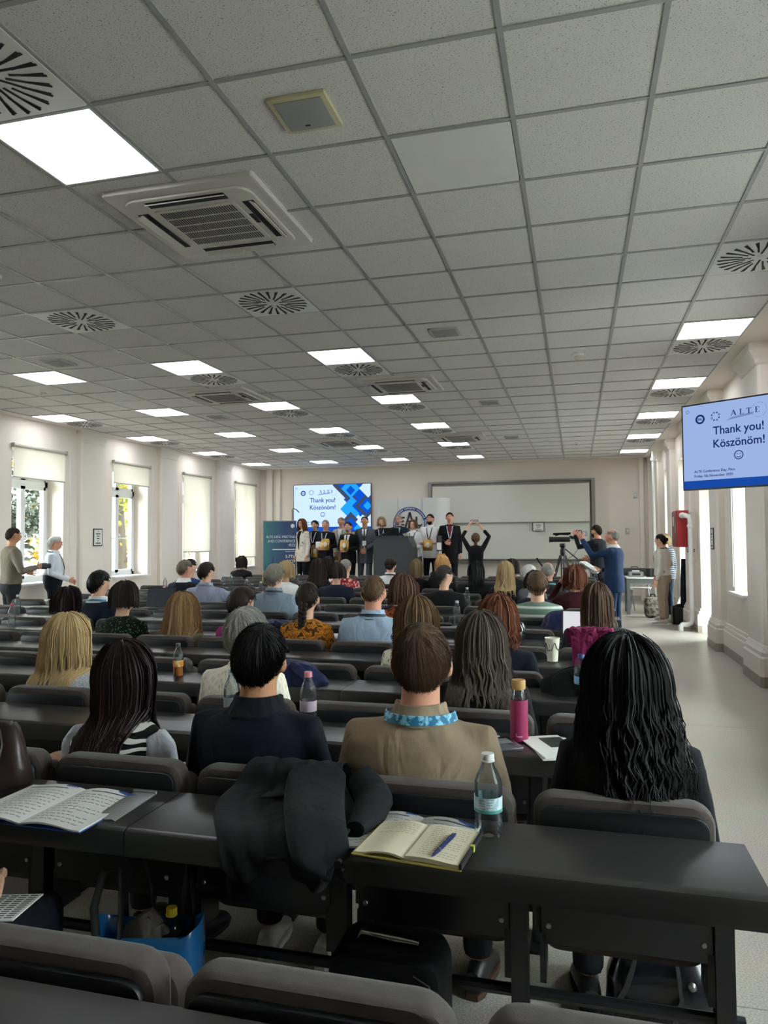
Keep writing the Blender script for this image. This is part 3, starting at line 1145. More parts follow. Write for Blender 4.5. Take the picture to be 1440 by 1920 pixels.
    if st.get('braid'):
        bm_ = MB()
        R3 = T.to_3x3()
        c0 = Vector((0, -.098, -.03))
        for k in range(12):
            q = c0 + Vector((0, -.012 * math.sin(k * .26) - .004 * k, -.029 * k))
            rr = .030 * (1 - .045 * k)
            for s2 in (-1, 1):
                bm_.ball(T @ (q + Vector((s2 * rr * .5, 0, -.012 if s2 > 0 else 0))), (rr * .75, rr * .7, rr * .85), 10, 7, R3 @ Matrix.Rotation(s2 * .6, 3, 'Y'))
        for k in range(26):
            a = rnd.uniform(-1, 1)
            bm_.tube([T @ (c0 + Vector((a * .014, -.05, -.34))), T @ (c0 + Vector((a * .03, -.045, -.40))), T @ (c0 + Vector((a * .012, -.04, -.45 - rnd.uniform(0, .05))))], [.006, .006, .001], 4)
        stuff(bm_.build('braid', mhair, o))
    if st.get('tail'):
        tl = st['tail']
        for k in range(int(160 * (1, .6, .3)[det])):
            a, rr = rnd.uniform(0, 6.28), rnd.uniform(.2, 1)
            pts = []
            for i in range(8):
                t = i / 7
                w = .028 * math.sin(PI * (.2 + .7 * t)) * rr
                pts.append(T @ Vector((w * math.cos(a) + .01 * math.sin(t * 5 + a), -.10 - .035 * math.sin(t * 2) + w * math.sin(a), .0 - tl * t)))
            sm.tube(pts, [wd * 2.2 * (1 - .6 * i / 7) for i in range(8)], 3)
    if sm.f:
        stuff(sm.build('hair_strand', mhair, o))
    return o


def remesh(o, vx, smooth=4, fac=.5):
    r = o.modifiers.new('Remesh', 'REMESH')
    r.mode = 'VOXEL'
    r.voxel_size = vx
    r.use_smooth_shade = True
    if smooth:
        s = o.modifiers.new('Smooth', 'SMOOTH')
        s.iterations = smooth
        s.factor = fac
    return o


def sring(cx, cy, z, a, b, n=28, e=2.3):
    out = []
    for k in range(n):
        t = 2 * PI * k / n
        c, s = math.cos(t), math.sin(t)
        out.append(Vector((cx + a * math.copysign(abs(c) ** (2 / e), c), cy + b * math.copysign(abs(s) ** (2 / e), s), z)))
    return out


def hand_mesh(curl=.5, spread=.2):
    """right hand: wrist at the origin, fingers along +X, palm facing -Z, thumb on the +Y side"""
    mb = MB()
    mb.slab(rrect(-.005, .088, -.040, .038, .022, 4), -.013, .013, .010)
    mb.tube([(-.035, 0, 0), (.01, 0, 0)], [.026, .027], 8, flat=.8)
    for j, (yo, ln_) in enumerate(((-.031, .058), (-.011, .072), (.010, .078), (.030, .070))):
        p = Vector((.082, yo, 0))
        a = .15 * curl
        d = Vector((math.cos(a), (yo / .03) * .12 * spread, -math.sin(a)))
        pts = [p]
        for sgm in range(3):
            p = p + d.normalized() * ln_ * (.45, .32, .25)[sgm]
            pts.append(p)
            a += curl * (1.1, .9, .5)[sgm]
            d = Vector((math.cos(a), (yo / .03) * .08 * spread, -math.sin(a)))
        mb.tube(pts, [.0095, .009, .008, .006], 7)
    mb.tube([(.018, .030, -.004), (.045, .060, -.012), (.072, .070, -.016 - .02 * curl), (.090, .066, -.02 - .035 * curl)], [.014, .0125, .0105, .007], 7)
    return mb


_HANDS = {}


def put_hand(parent, wrist, d, palm, left, curl, msk, scale=1.0):
    key = (round(curl, 1), left, msk.name)
    if key not in _HANDS:
        mb = hand_mesh(curl)
        if left:
            mb.v = [(x, -y, z) for x, y, z in mb.v]
            mb.f = [f[::-1] for f in mb.f]
        o = mb.build('hand', msk, parent)
        _HANDS[key] = o
    else:
        o = share(_HANDS[key], parent)
    X = Vector(d).normalized()
    Z = -Vector(palm)
    Z = (Z - X * Z.dot(X)).normalized()
    Y = Z.cross(X)
    M3 = Matrix((X, Y, Z)).transposed()
    o.matrix_local = Matrix.Translation(Vector(wrist)) @ M3.to_4x4() @ Matrix.Scale(scale, 4)
    return o


def shoe_mesh():
    mb = MB()
    rings = []
    for y, w, h, z0 in ((-.075, .018, .05, .012), (-.07, .032, .075, .012), (-.03, .036, .095, .012), (.02, .037, .085, .012), (.08, .044, .062, .012), (.13, .046, .045, .012), (.17, .036, .034, .012), (.188, .015, .022, .012)):
        rings.append([(w * math.cos(t), y, z0 + max(0, h * .5 + h * .5 * math.sin(t))) for t in [2 * PI * k / 12 for k in range(12)]])
    mb.loft([r[::-1] for r in rings], True)
    return mb


_SHOE = {}


def put_shoe(parent, loc, rz, m, sole):
    key = (m.name, sole.name)
    if key not in _SHOE:
        o = shoe_mesh().build('shoe', m, parent)
        out = [(-.02, -.08), (.02, -.08), (.036, -.05), (.038, .02), (.048, .09), (.047, .14), (.03, .185), (-.03, .185), (-.047, .14), (-.045, .09), (-.036, .02), (-.034, -.05)]
        MB().slab(out, 0, .022, .004).build('sole', sole, o)
        _SHOE[key] = o
    else:
        o = share(_SHOE[key], parent)
        share(_SHOE[key].children[0], o)
    o.location = loc
    o.rotation_euler = (0, 0, rz)


def person(label, x, y, zt, floor=0.0, rz=0.0, seated=True, det=2, female=False, skin='light', shw=None, hs=None, lean=.0, headf=.02, head=(0, 0, 0), arms='lap', top=None, top_name='sweater', legs=None, skirt=False, hem=None, sleeve=1.0, hair=None, mhair=None, face=False, glasses=False, collar=None, lanyard=None, shirt=None, tie=None, badge=False, shoes='1b1b1d', sole='1b1b1d', beard=None, belly=0.0, seed=0, hands=None, curl=.6, cat='person', slim=1.0, open_front=None):
    rnd = random.Random(seed + int(abs(x) * 1000))
    root = thing('person', label, cat, (x, y, floor), rz)
    H = zt - floor
    hs = hs or (.95 if female else 1.0)
    s = 1.0 if seated else H / 1.74
    shw = shw or (.195 if female else .222)
    msk = SKIN[skin]
    top_h = st_th = (hair or {}).get('th', .008)
    zhead = H - HC * hs - top_h
    zc7 = H - .268 * hs
    zsh = H - .318 * hs
    z0 = .45 if seated else .84 * s
    hy = lean + headf

    def sp(z):     # spine offset forward at height z
        t = (z - z0) / (zsh - z0)
        return lean * max(0, t) ** 1.2 + .012 * math.sin(PI * min(1, max(0, t)))
    T = Matrix.Translation((0, sp(zc7) + headf + .012, zhead)) @ Matrix.Rotation(head[0], 4, 'Z') @ Matrix.Rotation(head[1], 4, 'X') @ Matrix.Rotation(head[2], 4, 'Y') @ Matrix.Scale(hs, 4)
    fw = slim * (.93 if female else 1.0)
    prof = [(0, .168 if not female else .178, .122), (.15, .170 if not female else .180, .128), (.38, .156 if not female else .140, .112 + belly), (.58, .166 if not female else .150, .116 + belly * .6), (.74, (shw - .040), .120 + (.012 if female else 0)), (.86, shw - .036, .108), (.93, shw * .66, .086), (.975, shw * .40, .068), (1.0, .062 if not female else .052, .058 if not female else .05)]

    def torso(mb, zlow, k=1.0, grow=0.0, ztopcut=1.0):
        rings = []
        for t, a, b_ in prof:
            z = z0 + t * (zc7 - z0)
            if z < zlow - .02 or t > ztopcut:
                continue
            rings.append(sring(0, sp(z), z, (a * fw + grow) * k, (b_ + grow) * k))
        if zlow < z0:
            a, b_ = prof[0][1], prof[0][2]
            rings.insert(0, sring(0, 0, zlow, (a * fw + grow) * k, (b_ + grow) * k))
        mb.loft(rings, True)
    S = {sd: Vector((sd * (shw - .058), sp(zsh) + .0, zsh - .028)) for sd in (-1, 1)}
    A = {}
    for sd in (-1, 1):
        q = arms if isinstance(arms, str) else arms.get(sd, 'down')
        s0 = S[sd]
        if not isinstance(q, str):
            A[sd] = (s0, Vector(q[0]), Vector(q[1]))
        elif q == 'desk':
            A[sd] = (s0, s0 + Vector((sd * .075, .10, -.25)), Vector((sd * .11, s0.y + .35, .835)))
        elif q == 'lap':
            A[sd] = (s0, s0 + Vector((sd * .06, .03, -.27)), Vector((sd * .09, s0.y + .22, .64)))
        elif q == 'down':
            A[sd] = (s0, s0 + Vector((sd * .045, -.015, -.29 * s)), s0 + Vector((sd * .055, .05, -.535 * s)))
        elif q == 'clasp':
            A[sd] = (s0, s0 + Vector((sd * .065, -.01, -.28 * s)), Vector((sd * .045, s0.y + .215 + belly, s0.z - .41 * s)))
        elif q == 'hold':
            A[sd] = (s0, s0 + Vector((sd * .075, .0, -.27 * s)), Vector((sd * .085, s0.y + .245 + belly, s0.z - .30 * s)))
        elif q == 'fold':
            A[sd] = (s0, s0 + Vector((sd * .07, .06, -.26 * s)), Vector((-sd * .10, s0.y + .20, s0.z - .22 * s)))
    # ---- body
    mb = MB()
    add_head(mb, T)
    nr = (.059 if not female else .048) * (1 if det else 1)
    mb.tube([(0, sp(zc7) - .005, zc7 - .09), (0, sp(zc7), zc7 - .01), (0, sp(zc7) + headf * .6 + .004, zc7 + .05), tuple(T @ Vector((0, -.02, -.05)))], [nr * 1.25, nr * 1.08, nr, nr * .98], 14)
    torso(mb, z0, .84, 0, .92)
    for sd in (-1, 1):
        a0, a1, a2 = A[sd]
        r = [.046, .042, .034, .033, .024] if not female else [.040, .036, .030, .029, .021]
        mb.tube([a0, a0.lerp(a1, .5), a1, a1.lerp(a2, .4), a2], r, 10)
    # legs
    if seated:
        hipz = .545
        LG = {sd: [Vector((sd * .085, .02, hipz)), Vector((sd * .115, .40, .53)), Vector((sd * .115, .37, .10))] for sd in (-1, 1)}
    else:
        LG = {sd: [Vector((sd * .085 * s, 0, .90 * s)), Vector((sd * .095 * s, .015, .49 * s)), Vector((sd * .10 * s, -.015, .09))] for sd in (-1, 1)}
    for sd in (-1, 1):
        h0, k0, a0 = LG[sd]
        mb.tube([h0, h0.lerp(k0, .5), k0, k0.lerp(a0, .35), a0], [.070, .062, .047, .047, .033], 10)
    vx = (.0115, .017, .023)[det] if seated else .0135
    remesh(mb.build('body', msk, root), vx, 3, .4)
    # ---- top garment
    mtop = top
    mb = MB()
    zl = hem if hem is not None else (z0 + .02 if seated else z0 - .02)
    torso(mb, zl, 1.0, .012)
    for sd in (-1, 1):
        a0, a1, a2 = A[sd]
        inn = Vector((sd * .05, a0.y, a0.z + .012))
        r = [.060, .068, .060, .052, .047, .040] if not female else [.052, .059, .051, .045, .040, .034]
        pts = [inn, a0, a0.lerp(a1, .45), a1, a1.lerp(a2, .5), a1.lerp(a2, .95)]
        if sleeve < .6:
            pts, r = pts[:4], r[:4]
            pts[3] = a0.lerp(a1, .85)
        elif sleeve < 1:
            pts, r = pts[:5], r[:5]
        if sleeve > .1:
            mb.tube(pts, r, 12)
    to = remesh(mb.build(top_name, mtop, root), vx * 1.15, 5, .5)
    # ---- trousers / skirt
    if legs is not None:
        mb = MB()
        if skirt:
            kz = .40 * s
            if seated:
                mb.tube([(0, -.04, .56), (0, .2, .55), (0, .42, .53)], [.15, .16, .13], 14, flat=.62)
            else:
                mb.loft([sring(0, 0, kz, .19, .15), sring(0, 0, .7 * s, .20, .16), sring(0, 0, .90 * s, .185, .14), sring(0, 0, 1.02 * s, .15, .12)], True)
        else:
            if seated:
                mb.loft([sring(0, .0, .455, .165, .14), sring(0, .0, .54, .178, .142), sring(0, 0, .66, .165, .125)], True)
            else:
                mb.loft([sring(0, 0, .80 * s, .150, .115), sring(0, 0, .88 * s, .180, .135), sring(0, 0, .96 * s, .170 + belly * .3, .128 + belly * .6), sring(0, .01, 1.06 * s, .158 + belly * .4, .118 + belly)], True)
            for sd in (-1, 1):
                h0, k0, a0 = LG[sd]
                mb.tube([h0, h0.lerp(k0, .5), k0, k0.lerp(a0, .4), k0.lerp(a0, .98)], [.088, .080, .064, .060, .052], 12)
        remesh(mb.build('skirt' if skirt else 'trousers', legs, root), vx * 1.7, 3, .5)
    for sd in (-1, 1):
        an = LG[sd][2]
        put_shoe(root, (an.x, an.y, 0), -sd * .12, mat('shoe ' + shoes, shoes, .4), mat('shoe_sole ' + sole, sole, .6))
    # ---- hands
    for sd in (-1, 1):
        a0, a1, a2 = A[sd]
        d = (a2 - a1).normalized()
        pal = (hands or {}).get(sd)
        if pal is None:
            q = arms if isinstance(arms, str) else arms.get(sd, 'down')
            pal = (0, 0, -1) if q in ('desk', 'lap') else ((-sd, 0, 0) if q == 'down' else (-sd * .5, -1, 0))
        put_hand(root, a2, d, pal, sd < 0, curl, msk, (.88 if female else 1.0))
    # ---- hair
    if hair is not None:

        def push(p):
            t = (p.z - z0) / (zc7 - z0)
            if t > 1.06 or t < 0:
                return p
            t = min(t, .999)
            for (t0, a0, b0), (t1, a1, b1) in zip(prof, prof[1:]):
                if t0 <= t <= t1:
                    f_ = (t - t0) / (t1 - t0)
                    a, b_ = (a0 + f_ * (a1 - a0)) * fw + .03, b0 + f_ * (b1 - b0) + .024
                    break
            q = 1 - min(1, abs(p.x) / a) ** 2.3
            if q <= 0:
                return p
            yb_ = sp(p.z) - b_ * q ** (1 / 2.3)
            yf_ = sp(p.z) + b_ * q ** (1 / 2.3)
            if yb_ < p.y < yf_:
                fr = p.y > sp(p.z) + .06
                return Vector((p.x, yf_ if fr else yb_ - .004 * rnd.random(), p.z))
            return p
        ho = build_hair(hair, T, mhair, root, rnd, det, push)
    # ---- face
    R3 = T.to_3x3()
    if face:
        for sd in (-1, 1):
            e = MB().ball(T @ Vector((sd * .033, .079, .014)), .0125 * hs, 10, 8).build('eye', M_EYE, root)
            MB().ball(T @ Vector((sd * .033, .0885, .014)), .0058 * hs, 8, 6).build('iris', M_IRIS, e)
            MB().tube([T @ Vector((sd * .014, .093, .034)), T @ Vector((sd * .034, .091, .040)), T @ Vector((sd * .054, .076, .033))], [.003, .0042, .002], 6).build('eyebrow', mhair or M_IRIS, root)
        MB().tube([T @ Vector((-.025, .080, -.061)), T @ Vector((-.010, .0935, -.064)), T @ Vector((.010, .0935, -.064)), T @ Vector((.025, .080, -.061))], [.002, .0052, .0052, .002], 8).build('lips', M_LIP, root)
    if beard:
        bm_ = MB()
        rings = []
        for i in range(7):
            th = 1.97 + .87 * i / 6
            rings.append([T @ scalp(th, PI / 2 + (-1.25 + 2.5 * k / 20) * (1 - .12 * i / 6), (.011 if 0 < k < 20 and i > 0 else -.002) * (0.4 if abs(k - 10) < 4 and i < 2 else 1)) for k in range(21)])
        bm_.loft([r[::-1] for r in rings], False, False)
        for _ in range(90):
            th, ph = rnd.uniform(2.0, 2.8), PI / 2 + rnd.uniform(-1.1, 1.1)
            bm_.tube([T @ scalp(th, ph, .009), T @ scalp(th + .1, ph, .015), T @ (scalp(th + .15, ph, .017) + Vector((0, 0, -.012)))], [.003, .003, .001], 3)
        stuff(bm_.build('beard', beard, root))
    if glasses:
        g = MB()
        for sd in (-1, 1):
            c = Vector((sd * .034, .101, .012))
            ring = [T @ (c + Vector((.024 * math.cos(a), -.004 * abs(math.cos(a)), .019 * math.sin(a)))) for a in [2 * PI * k / 14 for k in range(15)]]
            g.tube(ring, .0022, 6)
            g.tube([T @ Vector((sd * .058, .099, .016)), T @ Vector((sd * .078, .05, .014)), T @ Vector((sd * .084, -.01, .006))], .0022, 6)
        g.tube([T @ Vector((-.011, .1, .016)), T @ Vector((0, .106, .018)), T @ Vector((.011, .1, .016))], .0022, 6)
        g.build('glasses', M_LENS if glasses is True else glasses, root)
    # ---- collar, lanyard, shirt front, tie, badge
    yb = sp(zc7)

    def chest(xx, z, out=.004):
        """front surface of the top at (xx, z)"""
        t = (z - z0) / (zc7 - z0)
        for (t0, a0, b0), (t1, a1, b1) in zip(prof, prof[1:]):
            if t0 <= t <= t1:
                f_ = (t - t0) / (t1 - t0)
                a, b_ = (a0 + f_ * (a1 - a0)) * fw + .012, b0 + f_ * (b1 - b0) + .012
                break
        else:
            a, b_ = prof[-1][1] + .012, prof[-1][2] + .012
            if t < 0:
                a, b_ = prof[0][1] + .012, prof[0][2] + .012
        q = max(0.0, 1 - min(1, abs(xx) / a) ** 2.3) ** (1 / 2.3)
        return Vector((xx, sp(z) + b_ * q + out, z))
    if collar is not None:
        cb = MB()
        rings = []
        for dz, rr in ((-.030, nr * 1.62), (.004, nr * 1.34), (.022, nr * 1.27), (.024, nr * 1.20), (.0, nr * 1.12)):
            rings.append([(rr * 1.03 * math.cos(a), yb + .006 + (dz + .03) * .25 + rr * 1.08 * math.sin(a), zc7 + dz + .012 - .022 * max(0, math.sin(a))) for a in [2 * PI * k / 24 for k in range(24)]])
        cb.loft(rings, False)
        cb.build('collar', collar, root)
    if lanyard is not None:
        lb = MB()
        rr = nr * 1.52
        pts = [(rr * 1.06 * math.cos(a), yb + .004 + rr * 1.1 * math.sin(a), zc7 + .006 - .012 * (1 + math.sin(a))) for a in [PI * 1.02 + (PI * .96) * k / 12 for k in range(13)]]
        zb_ = zsh - .24 * (s if not seated else 1)
        pts = [chest(.0 - .012, zb_, .006)] + [chest(-.04, (zb_ + zsh) / 2, .007), chest(-.062, zsh + .0, .012)] + [Vector(p) for p in pts] + [chest(.062, zsh + .0, .012), chest(.04, (zb_ + zsh) / 2, .007), chest(.012, zb_, .006)]
        # flat ribbon
        rings = []
        w = .0095
        for i, p in enumerate(pts):
            t = (pts[min(i + 1, len(pts) - 1)] - pts[max(i - 1, 0)]).normalized()
            c_ = Vector((0, p.y * .0 + yb, p.z))
            nrm = (p - c_)
            nrm.z = .25 * nrm.length
            if 2 < i < len(pts) - 3:
                wv = Vector((0, 0, 1))
                wv = (wv - t * wv.dot(t)).normalized()
                nn = t.cross(wv)
            else:
                nn = Vector((0, 1, 0))
                wv = nn.cross(t).normalized()
            rings.append([p + wv * w + nn * .001, p + wv * w - nn * .001, p - wv * w - nn * .001, p - wv * w + nn * .001])
        lb.loft(rings, True)
        lb.build('lanyard', lanyard, root, smooth=50)
        if badge:
            b3 = MB()
            c_ = chest(0, zb_ - .055, .012)
            b3.box(-.042, .042, c_.y, c_.y + .003, zb_ - .115, zb_ + .0)
            b3.build('badge', mat('badge_card', 'e9e9e6', .5), root, smooth=False)
    if shirt is not None:
        pb = MB()
        rows_ = []
        zA, zB = zc7 - .03, z0 + (.30 if not seated else .3) * (zc7 - z0)
        for i in range(10):
            t = i / 9
            z = zA + (zB - zA) * t
            hw_ = (.052 * (1 - t ** 1.1) + .005) if open_front is None else open_front
            rows_.append([chest(hw_ * u, z, .005) for u in (-1, -.5, 0, .5, 1)] + [chest(hw_ * u, z, -.008) for u in (1, .5, 0, -.5, -1)])
        pb.loft([r for r in rows_], True)
        pb.build('shirt_front', shirt, root, smooth=60)
    if tie is not None:
        tb = MB()
        zA, zB = zc7 - .035, zc7 - .30
        rows_ = []
        for t, w in ((0, .014), (.06, .018), (.10, .012), (.6, .022), (.93, .028), (1, .004)):
            z = zA + (zB - zA) * t
            rows_.append([chest(-w, z, .009), chest(w, z, .009), chest(w, z, .014), chest(-w, z, .014)])
        tb.loft(rows_, True)
        tb.build('tie', tie, root, smooth=60)
    root['_z'] = 0
    del root['_z']
    return root, T, A
# ------------------------------------------------------------------ who sits and stands where
HB_ = mat_hair('black', '060606', '161414', .5)
HDR = mat_hair('dark red', '120a0b', '2b1517', .5)
HDB = mat_hair('dark brown', '17110e', '362820')
HBR = mat_hair('brown', '33251a', '644c37')
HMB = mat_hair('mid brown', '2b211a', '55443a')
HLB = mat_hair('light brown', '6a4d31', 'a58358')
HBL = mat_hair('blonde', '9b7e50', 'dcc597')
HGR = mat_hair('grey', '55524d', 'b0ada6')
HWH = mat_hair('white', 'a9a7a2', 'e2e0dc')
HAU = mat_hair('auburn', '3d1e13', '7c4529')
HSG = mat_hair('sandy', '8d7350', 'c4aa80')
short = dict(kind='short', th=.010, n=1500, len=.07, wd=.0014, lift=.005)
def S_(**k):
    d = dict(short); d.update(k); return d
def Lg(**k):
    d = dict(kind='long', th=.016, n=1000, len=.26, amp=.003, lam=.12, wd=.0024, flare=.12, back=.14, clumps=60)
    d.update(k); return d
def Bob(**k):
    d = dict(kind='bob', th=.018, n=800, len=.11, amp=.004, lam=.09, wd=.0026, flare=.16, back=.02, vol=.006, clumps=50)
    d.update(k); return d


NAVY = cloth('navy cloth', '10131d')
BLACK = cloth('black cloth', '0d0d0f')
CHAR = cloth('charcoal cloth', '25272a')
WHITE = cloth('white cotton', 'e4e4e2')
JEANS = cloth('dark denim', '1e2532', .3)
DTROU = cloth('dark trousers', '16171b')
SKYB = cloth('sky blue shirt', 'a3b7cf', .1, .7)
BLUELAN = mat_tex('lanyard_print', ('2b6f95', '8fd0ea'), 'noise', 55, .5, .6, soft=.05)


def sit(k, n, zt, label, dx=0.0, dy=0.0, **kw):
    PEOPLE_SEATS[(k, n)] = 1
    det = 0 if k <= 1 else (1 if k <= 3 else 2)
    kw.setdefault('legs', DTROU)
    return person(label, SEAT_X0 - SEAT_DX * n + dx, ROW0 + PITCH_Y * k + DESK_D + .215 + dy, zt, det=kw.pop('det', det), **kw)


# --- row 0 (behind the nearest desk)
zebra = mat_tex('zebra_knit', ('121112', 'd8d5d0'), 'wave z', 9.0, .56, .9, (.55, .55, 1), .02, .5, 9.0)
r_, T_, A_ = sit(0, 3, 1.165, 'woman with long dark red hair and a zebra knit vest over white sleeves', dx=-.15, female=True, top=zebra, top_name='knit_vest', sleeve=.05, hair=Lg(len=.44, back=.17, flare=-.12, amp=.0018, wd=.0020, n=2200, th=.017, clump=.3), mhair=HDR, head=(-.25, .12, 0), lean=.04, glasses=True, seed=3)
mb = MB()
for sd in (-1, 1):
    a0, a1, a2 = A_[sd]
    mb.tube([a0 + Vector((-sd * .015, 0, .02)), a0 + Vector((sd * .012, 0, -.02)), a0.lerp(a1, .5), a1, a1.lerp(a2, .5), a1.lerp(a2, .95)], [.055, .064, .058, .052, .046, .036], 14)
remesh(mb.build('shirt_sleeves', cloth('white shirt sleeves', 'c9ccd6', .1, .9), r_), .012, 4)
r_, T_, A_ = sit(0, 2, 1.245, 'man with black hair in a navy collared jacket, seen from behind', dx=-.12, dy=.02, hs=.97, top=cloth('navy wool jacket', '0a0f20', .2, .45), top_name='jacket', hair=S_(th=.012, len=.085, n=3200, wd=.0012, vol=.0, lift=.008, crown=(.45, -.9)), mhair=HB_, skin='tan', shw=.225, collar=NAVY, shoes='b3aea2', sole='c9c5ba', seed=5)
r_, T_, A_ = sit(0, 1, 1.262, 'man with short brown hair in a beige sweater with a pale blue printed lanyard', dx=-.07, dy=-.01, top=cloth('beige jersey', '9a8973', .25, .5), top_name='sweater', hair=S_(th=.010, len=.075, n=3800, wd=.0010, lift=.006, vol=.0, crown=(.42, -1.5), swirl=.6), mhair=mat_hair('short brown', '2a1f17', '6a5240'), skin='rosy', shw=.238, collar=cloth('beige jersey', '9d8e78'), seed=7, head=(.12, .02, 0), sole='4a3326')
mb = MB()
ry = []
for k in range(25):
    a = PI * .98 + PI * 1.04 * k / 24
    rr = .098
    zc = 1.262 - .268 + .006 - .004 * math.sin(a) - .010
    ry.append([(rr * 1.04 * math.cos(a) * sc, .016 + rr * 1.06 * math.sin(a) * sc, zc + dz) for sc, dz in ((1.0, .014), (1.03, .013), (1.10, -.012), (1.07, -.013))])
mb.loft(ry, True)
lan = mb.build('lanyard', BLUELAN, r_, smooth=50)
lan['label'] = 'pale blue printed lanyard'
sit(-1, 3, 1.20, 'person cut off by the left edge, only navy knee and green sleeve showing', dx=-.13, top=cloth('green sleeve', '3f5a4e'), legs=cloth('navy trousers', '12151f'), hair=S_(), mhair=HDB, seed=2)
sit(0, 0, 1.235, 'woman with long black curly hair and navy top, right end of the nearest seat row', dx=.03, dy=-.01, female=True, shw=.20, top=cloth('black navy knit', '0c0e15', .3, .3), top_name='sweater', hair=Lg(len=.42, amp=.0075, lam=.10, wd=.0019, n=3000, th=.026, vol=.012, flare=.34, back=.19, clumps=120, curl=1, clump=.6), mhair=HB_, skin='tan', head=(.15, 0, 0), seed=11)
# --- row 1
sit(1, 5, 1.16, 'woman with long straight blonde hair and a pale grey marl sweater', dx=-.06, female=True, top=mat_tex('grey_marl', ('8f9298', 'b9bbbf'), 'noise', 160, .5, .95, soft=.12, bump=.2), top_name='sweater', hair=Lg(len=.21, n=2200, th=.018, vol=.008, flare=.22, back=.10, amp=.004, lam=.16, wd=.0018), mhair=HBL, head=(-.35, .02, 0), seed=13)
sit(1, 3, 1.215, 'person with short grey hair in a cream cable knit sweater, partly behind black haired man', dx=-.09, female=True, shw=.21, top=mat_tex('cable_knit', ('c9c0ab', 'e9e2d0'), 'voronoi', 55, .25, .95, (1, 1, .55), .2, .9), top_name='sweater', hair=S_(th=.013, len=.10, n=2600, wd=.0014, vol=.0, lift=.018, amp=.005), mhair=mat_hair('bright grey', '4e4b47', 'cfccc5'), collar=cloth('cream rib', 'ddd5c2'), head=(-.2, 0, 0), seed=17)
sit(1, 1, 1.205, 'woman with long wavy grey brown hair in a black blazer, beside the pink bottle', dx=.0, female=True, shw=.205, top=BLACK, top_name='blazer', hair=Lg(len=.23, amp=.006, lam=.11, n=2200, th=.020, vol=.008, flare=.32, back=.12, clumps=60, clump=.55, wd=.0018), mhair=mat_hair('grey brown', '2c2520', '6a5d52'), head=(.2, 0, 0), seed=19)
# --- row 2
sit(2, 2, 1.20, 'woman with curly mid-brown hair and cream floral blouse, partly behind the beige sweater man', dx=.02, female=True, top=mat_tex('cream_floral', ('7f8263', 'd9d2bd'), 'noise', 26, .42, .9), top_name='blouse', hair=Lg(len=.14, amp=.009, lam=.05, th=.024, vol=.014, flare=.3, back=.04, n=1500, wd=.0024, clump=.6), mhair=mat_hair('curly brown', '3a2819', '7d6142'), seed=23)
sit(2, 1, 1.215, 'woman with an auburn wavy bob and navy velvet jacket', dx=-.02, female=True, shw=.205, top=cloth('navy velvet', '0d1322', .3, .6), top_name='jacket', hair=Bob(len=.15, amp=.008, lam=.07, vol=.012), mhair=HAU, head=(.1, 0, 0), seed=29)
# --- row 3
sit(3, 3, 1.275, 'man with a cropped brown crew cut in a pale blue shirt', dx=.02, shw=.235, top=SKYB, top_name='shirt', hair=S_(th=.006, len=.03, n=900, wd=.0014, lift=.002), mhair=HBR, skin='rosy', collar=SKYB, seed=31, lanyard=mat('dark_lanyard', '22303c', .6))
sit(3, 4, 1.225, 'woman with a long dark plait in an orange and brown floral blouse', dx=.03, female=True, shw=.20, top=mat_tex('orange_floral', ('47290f', 'c28325', '8a4a17'), 'noise', 34, .46, .85), top_name='blouse', hair=S_(th=.012, len=.10, n=900, lift=.003, braid=1), mhair=HDB, seed=37)
sit(3, 5, 1.19, 'person with short dark hair in a magenta jacket', dx=.02, female=True, top=cloth('magenta jacket', '8d2460', .15, .6), top_name='jacket', hair=S_(th=.022, len=.09, n=800, vol=.006, lift=.01), mhair=HDB, collar=cloth('magenta jacket', '8d2460'), lanyard=mat('cyan_lanyard', '6fb9d2', .6), head=(-.3, 0, 0), seed=41)
sit(3, 6, 1.135, 'woman with very long light brown hair and an olive top, arm stretched to the left', dx=.03, female=True, top=cloth('olive top', '63634d', .2, .5), top_name='top', arms={-1: ((-.34, .12, .80), (-.50, .20, .86)), 1: 'lap'}, sleeve=.5, hair=Lg(len=.27, n=900, th=.022, vol=.012, flare=.4, back=.14, amp=.004), mhair=HLB, seed=43)
sit(3, 7, 1.215, 'woman with a dark brown bob in a black blouse dotted with green', dx=.03, female=True, shw=.215, top=mat_tex('green_dots', ('4c7a52', '0c100e'), 'voronoi', 62, .28, .85, soft=.06), top_name='blouse', hair=Bob(len=.07), mhair=HDB, head=(-.35, 0, 0), seed=47)
sit(3, 8, 1.165, 'woman with dark curly hair and a dusty pink scarf', dx=.02, female=True, top=cloth('dusty pink scarf', '7c6259', .3, .9), top_name='scarf_top', hair=Bob(len=.06, amp=.008, lam=.05, vol=.014), mhair=HDR, head=(-.5, 0, 0), seed=53)
sit(3, 0, 1.235, 'woman with long straight brown hair in a grey pinstriped blazer', dx=.02, female=True, shw=.225, top=mat_tex('pinstripe', ('222426', '4a4c50'), 'wave x', 22, .93, .9, soft=.05), top_name='blazer', hair=Lg(len=.18, n=800, amp=.002, th=.018, flare=.18, back=.10), mhair=mat_hair('chestnut', '30231c', '6b5140'), head=(.1, .05, 0), seed=59)
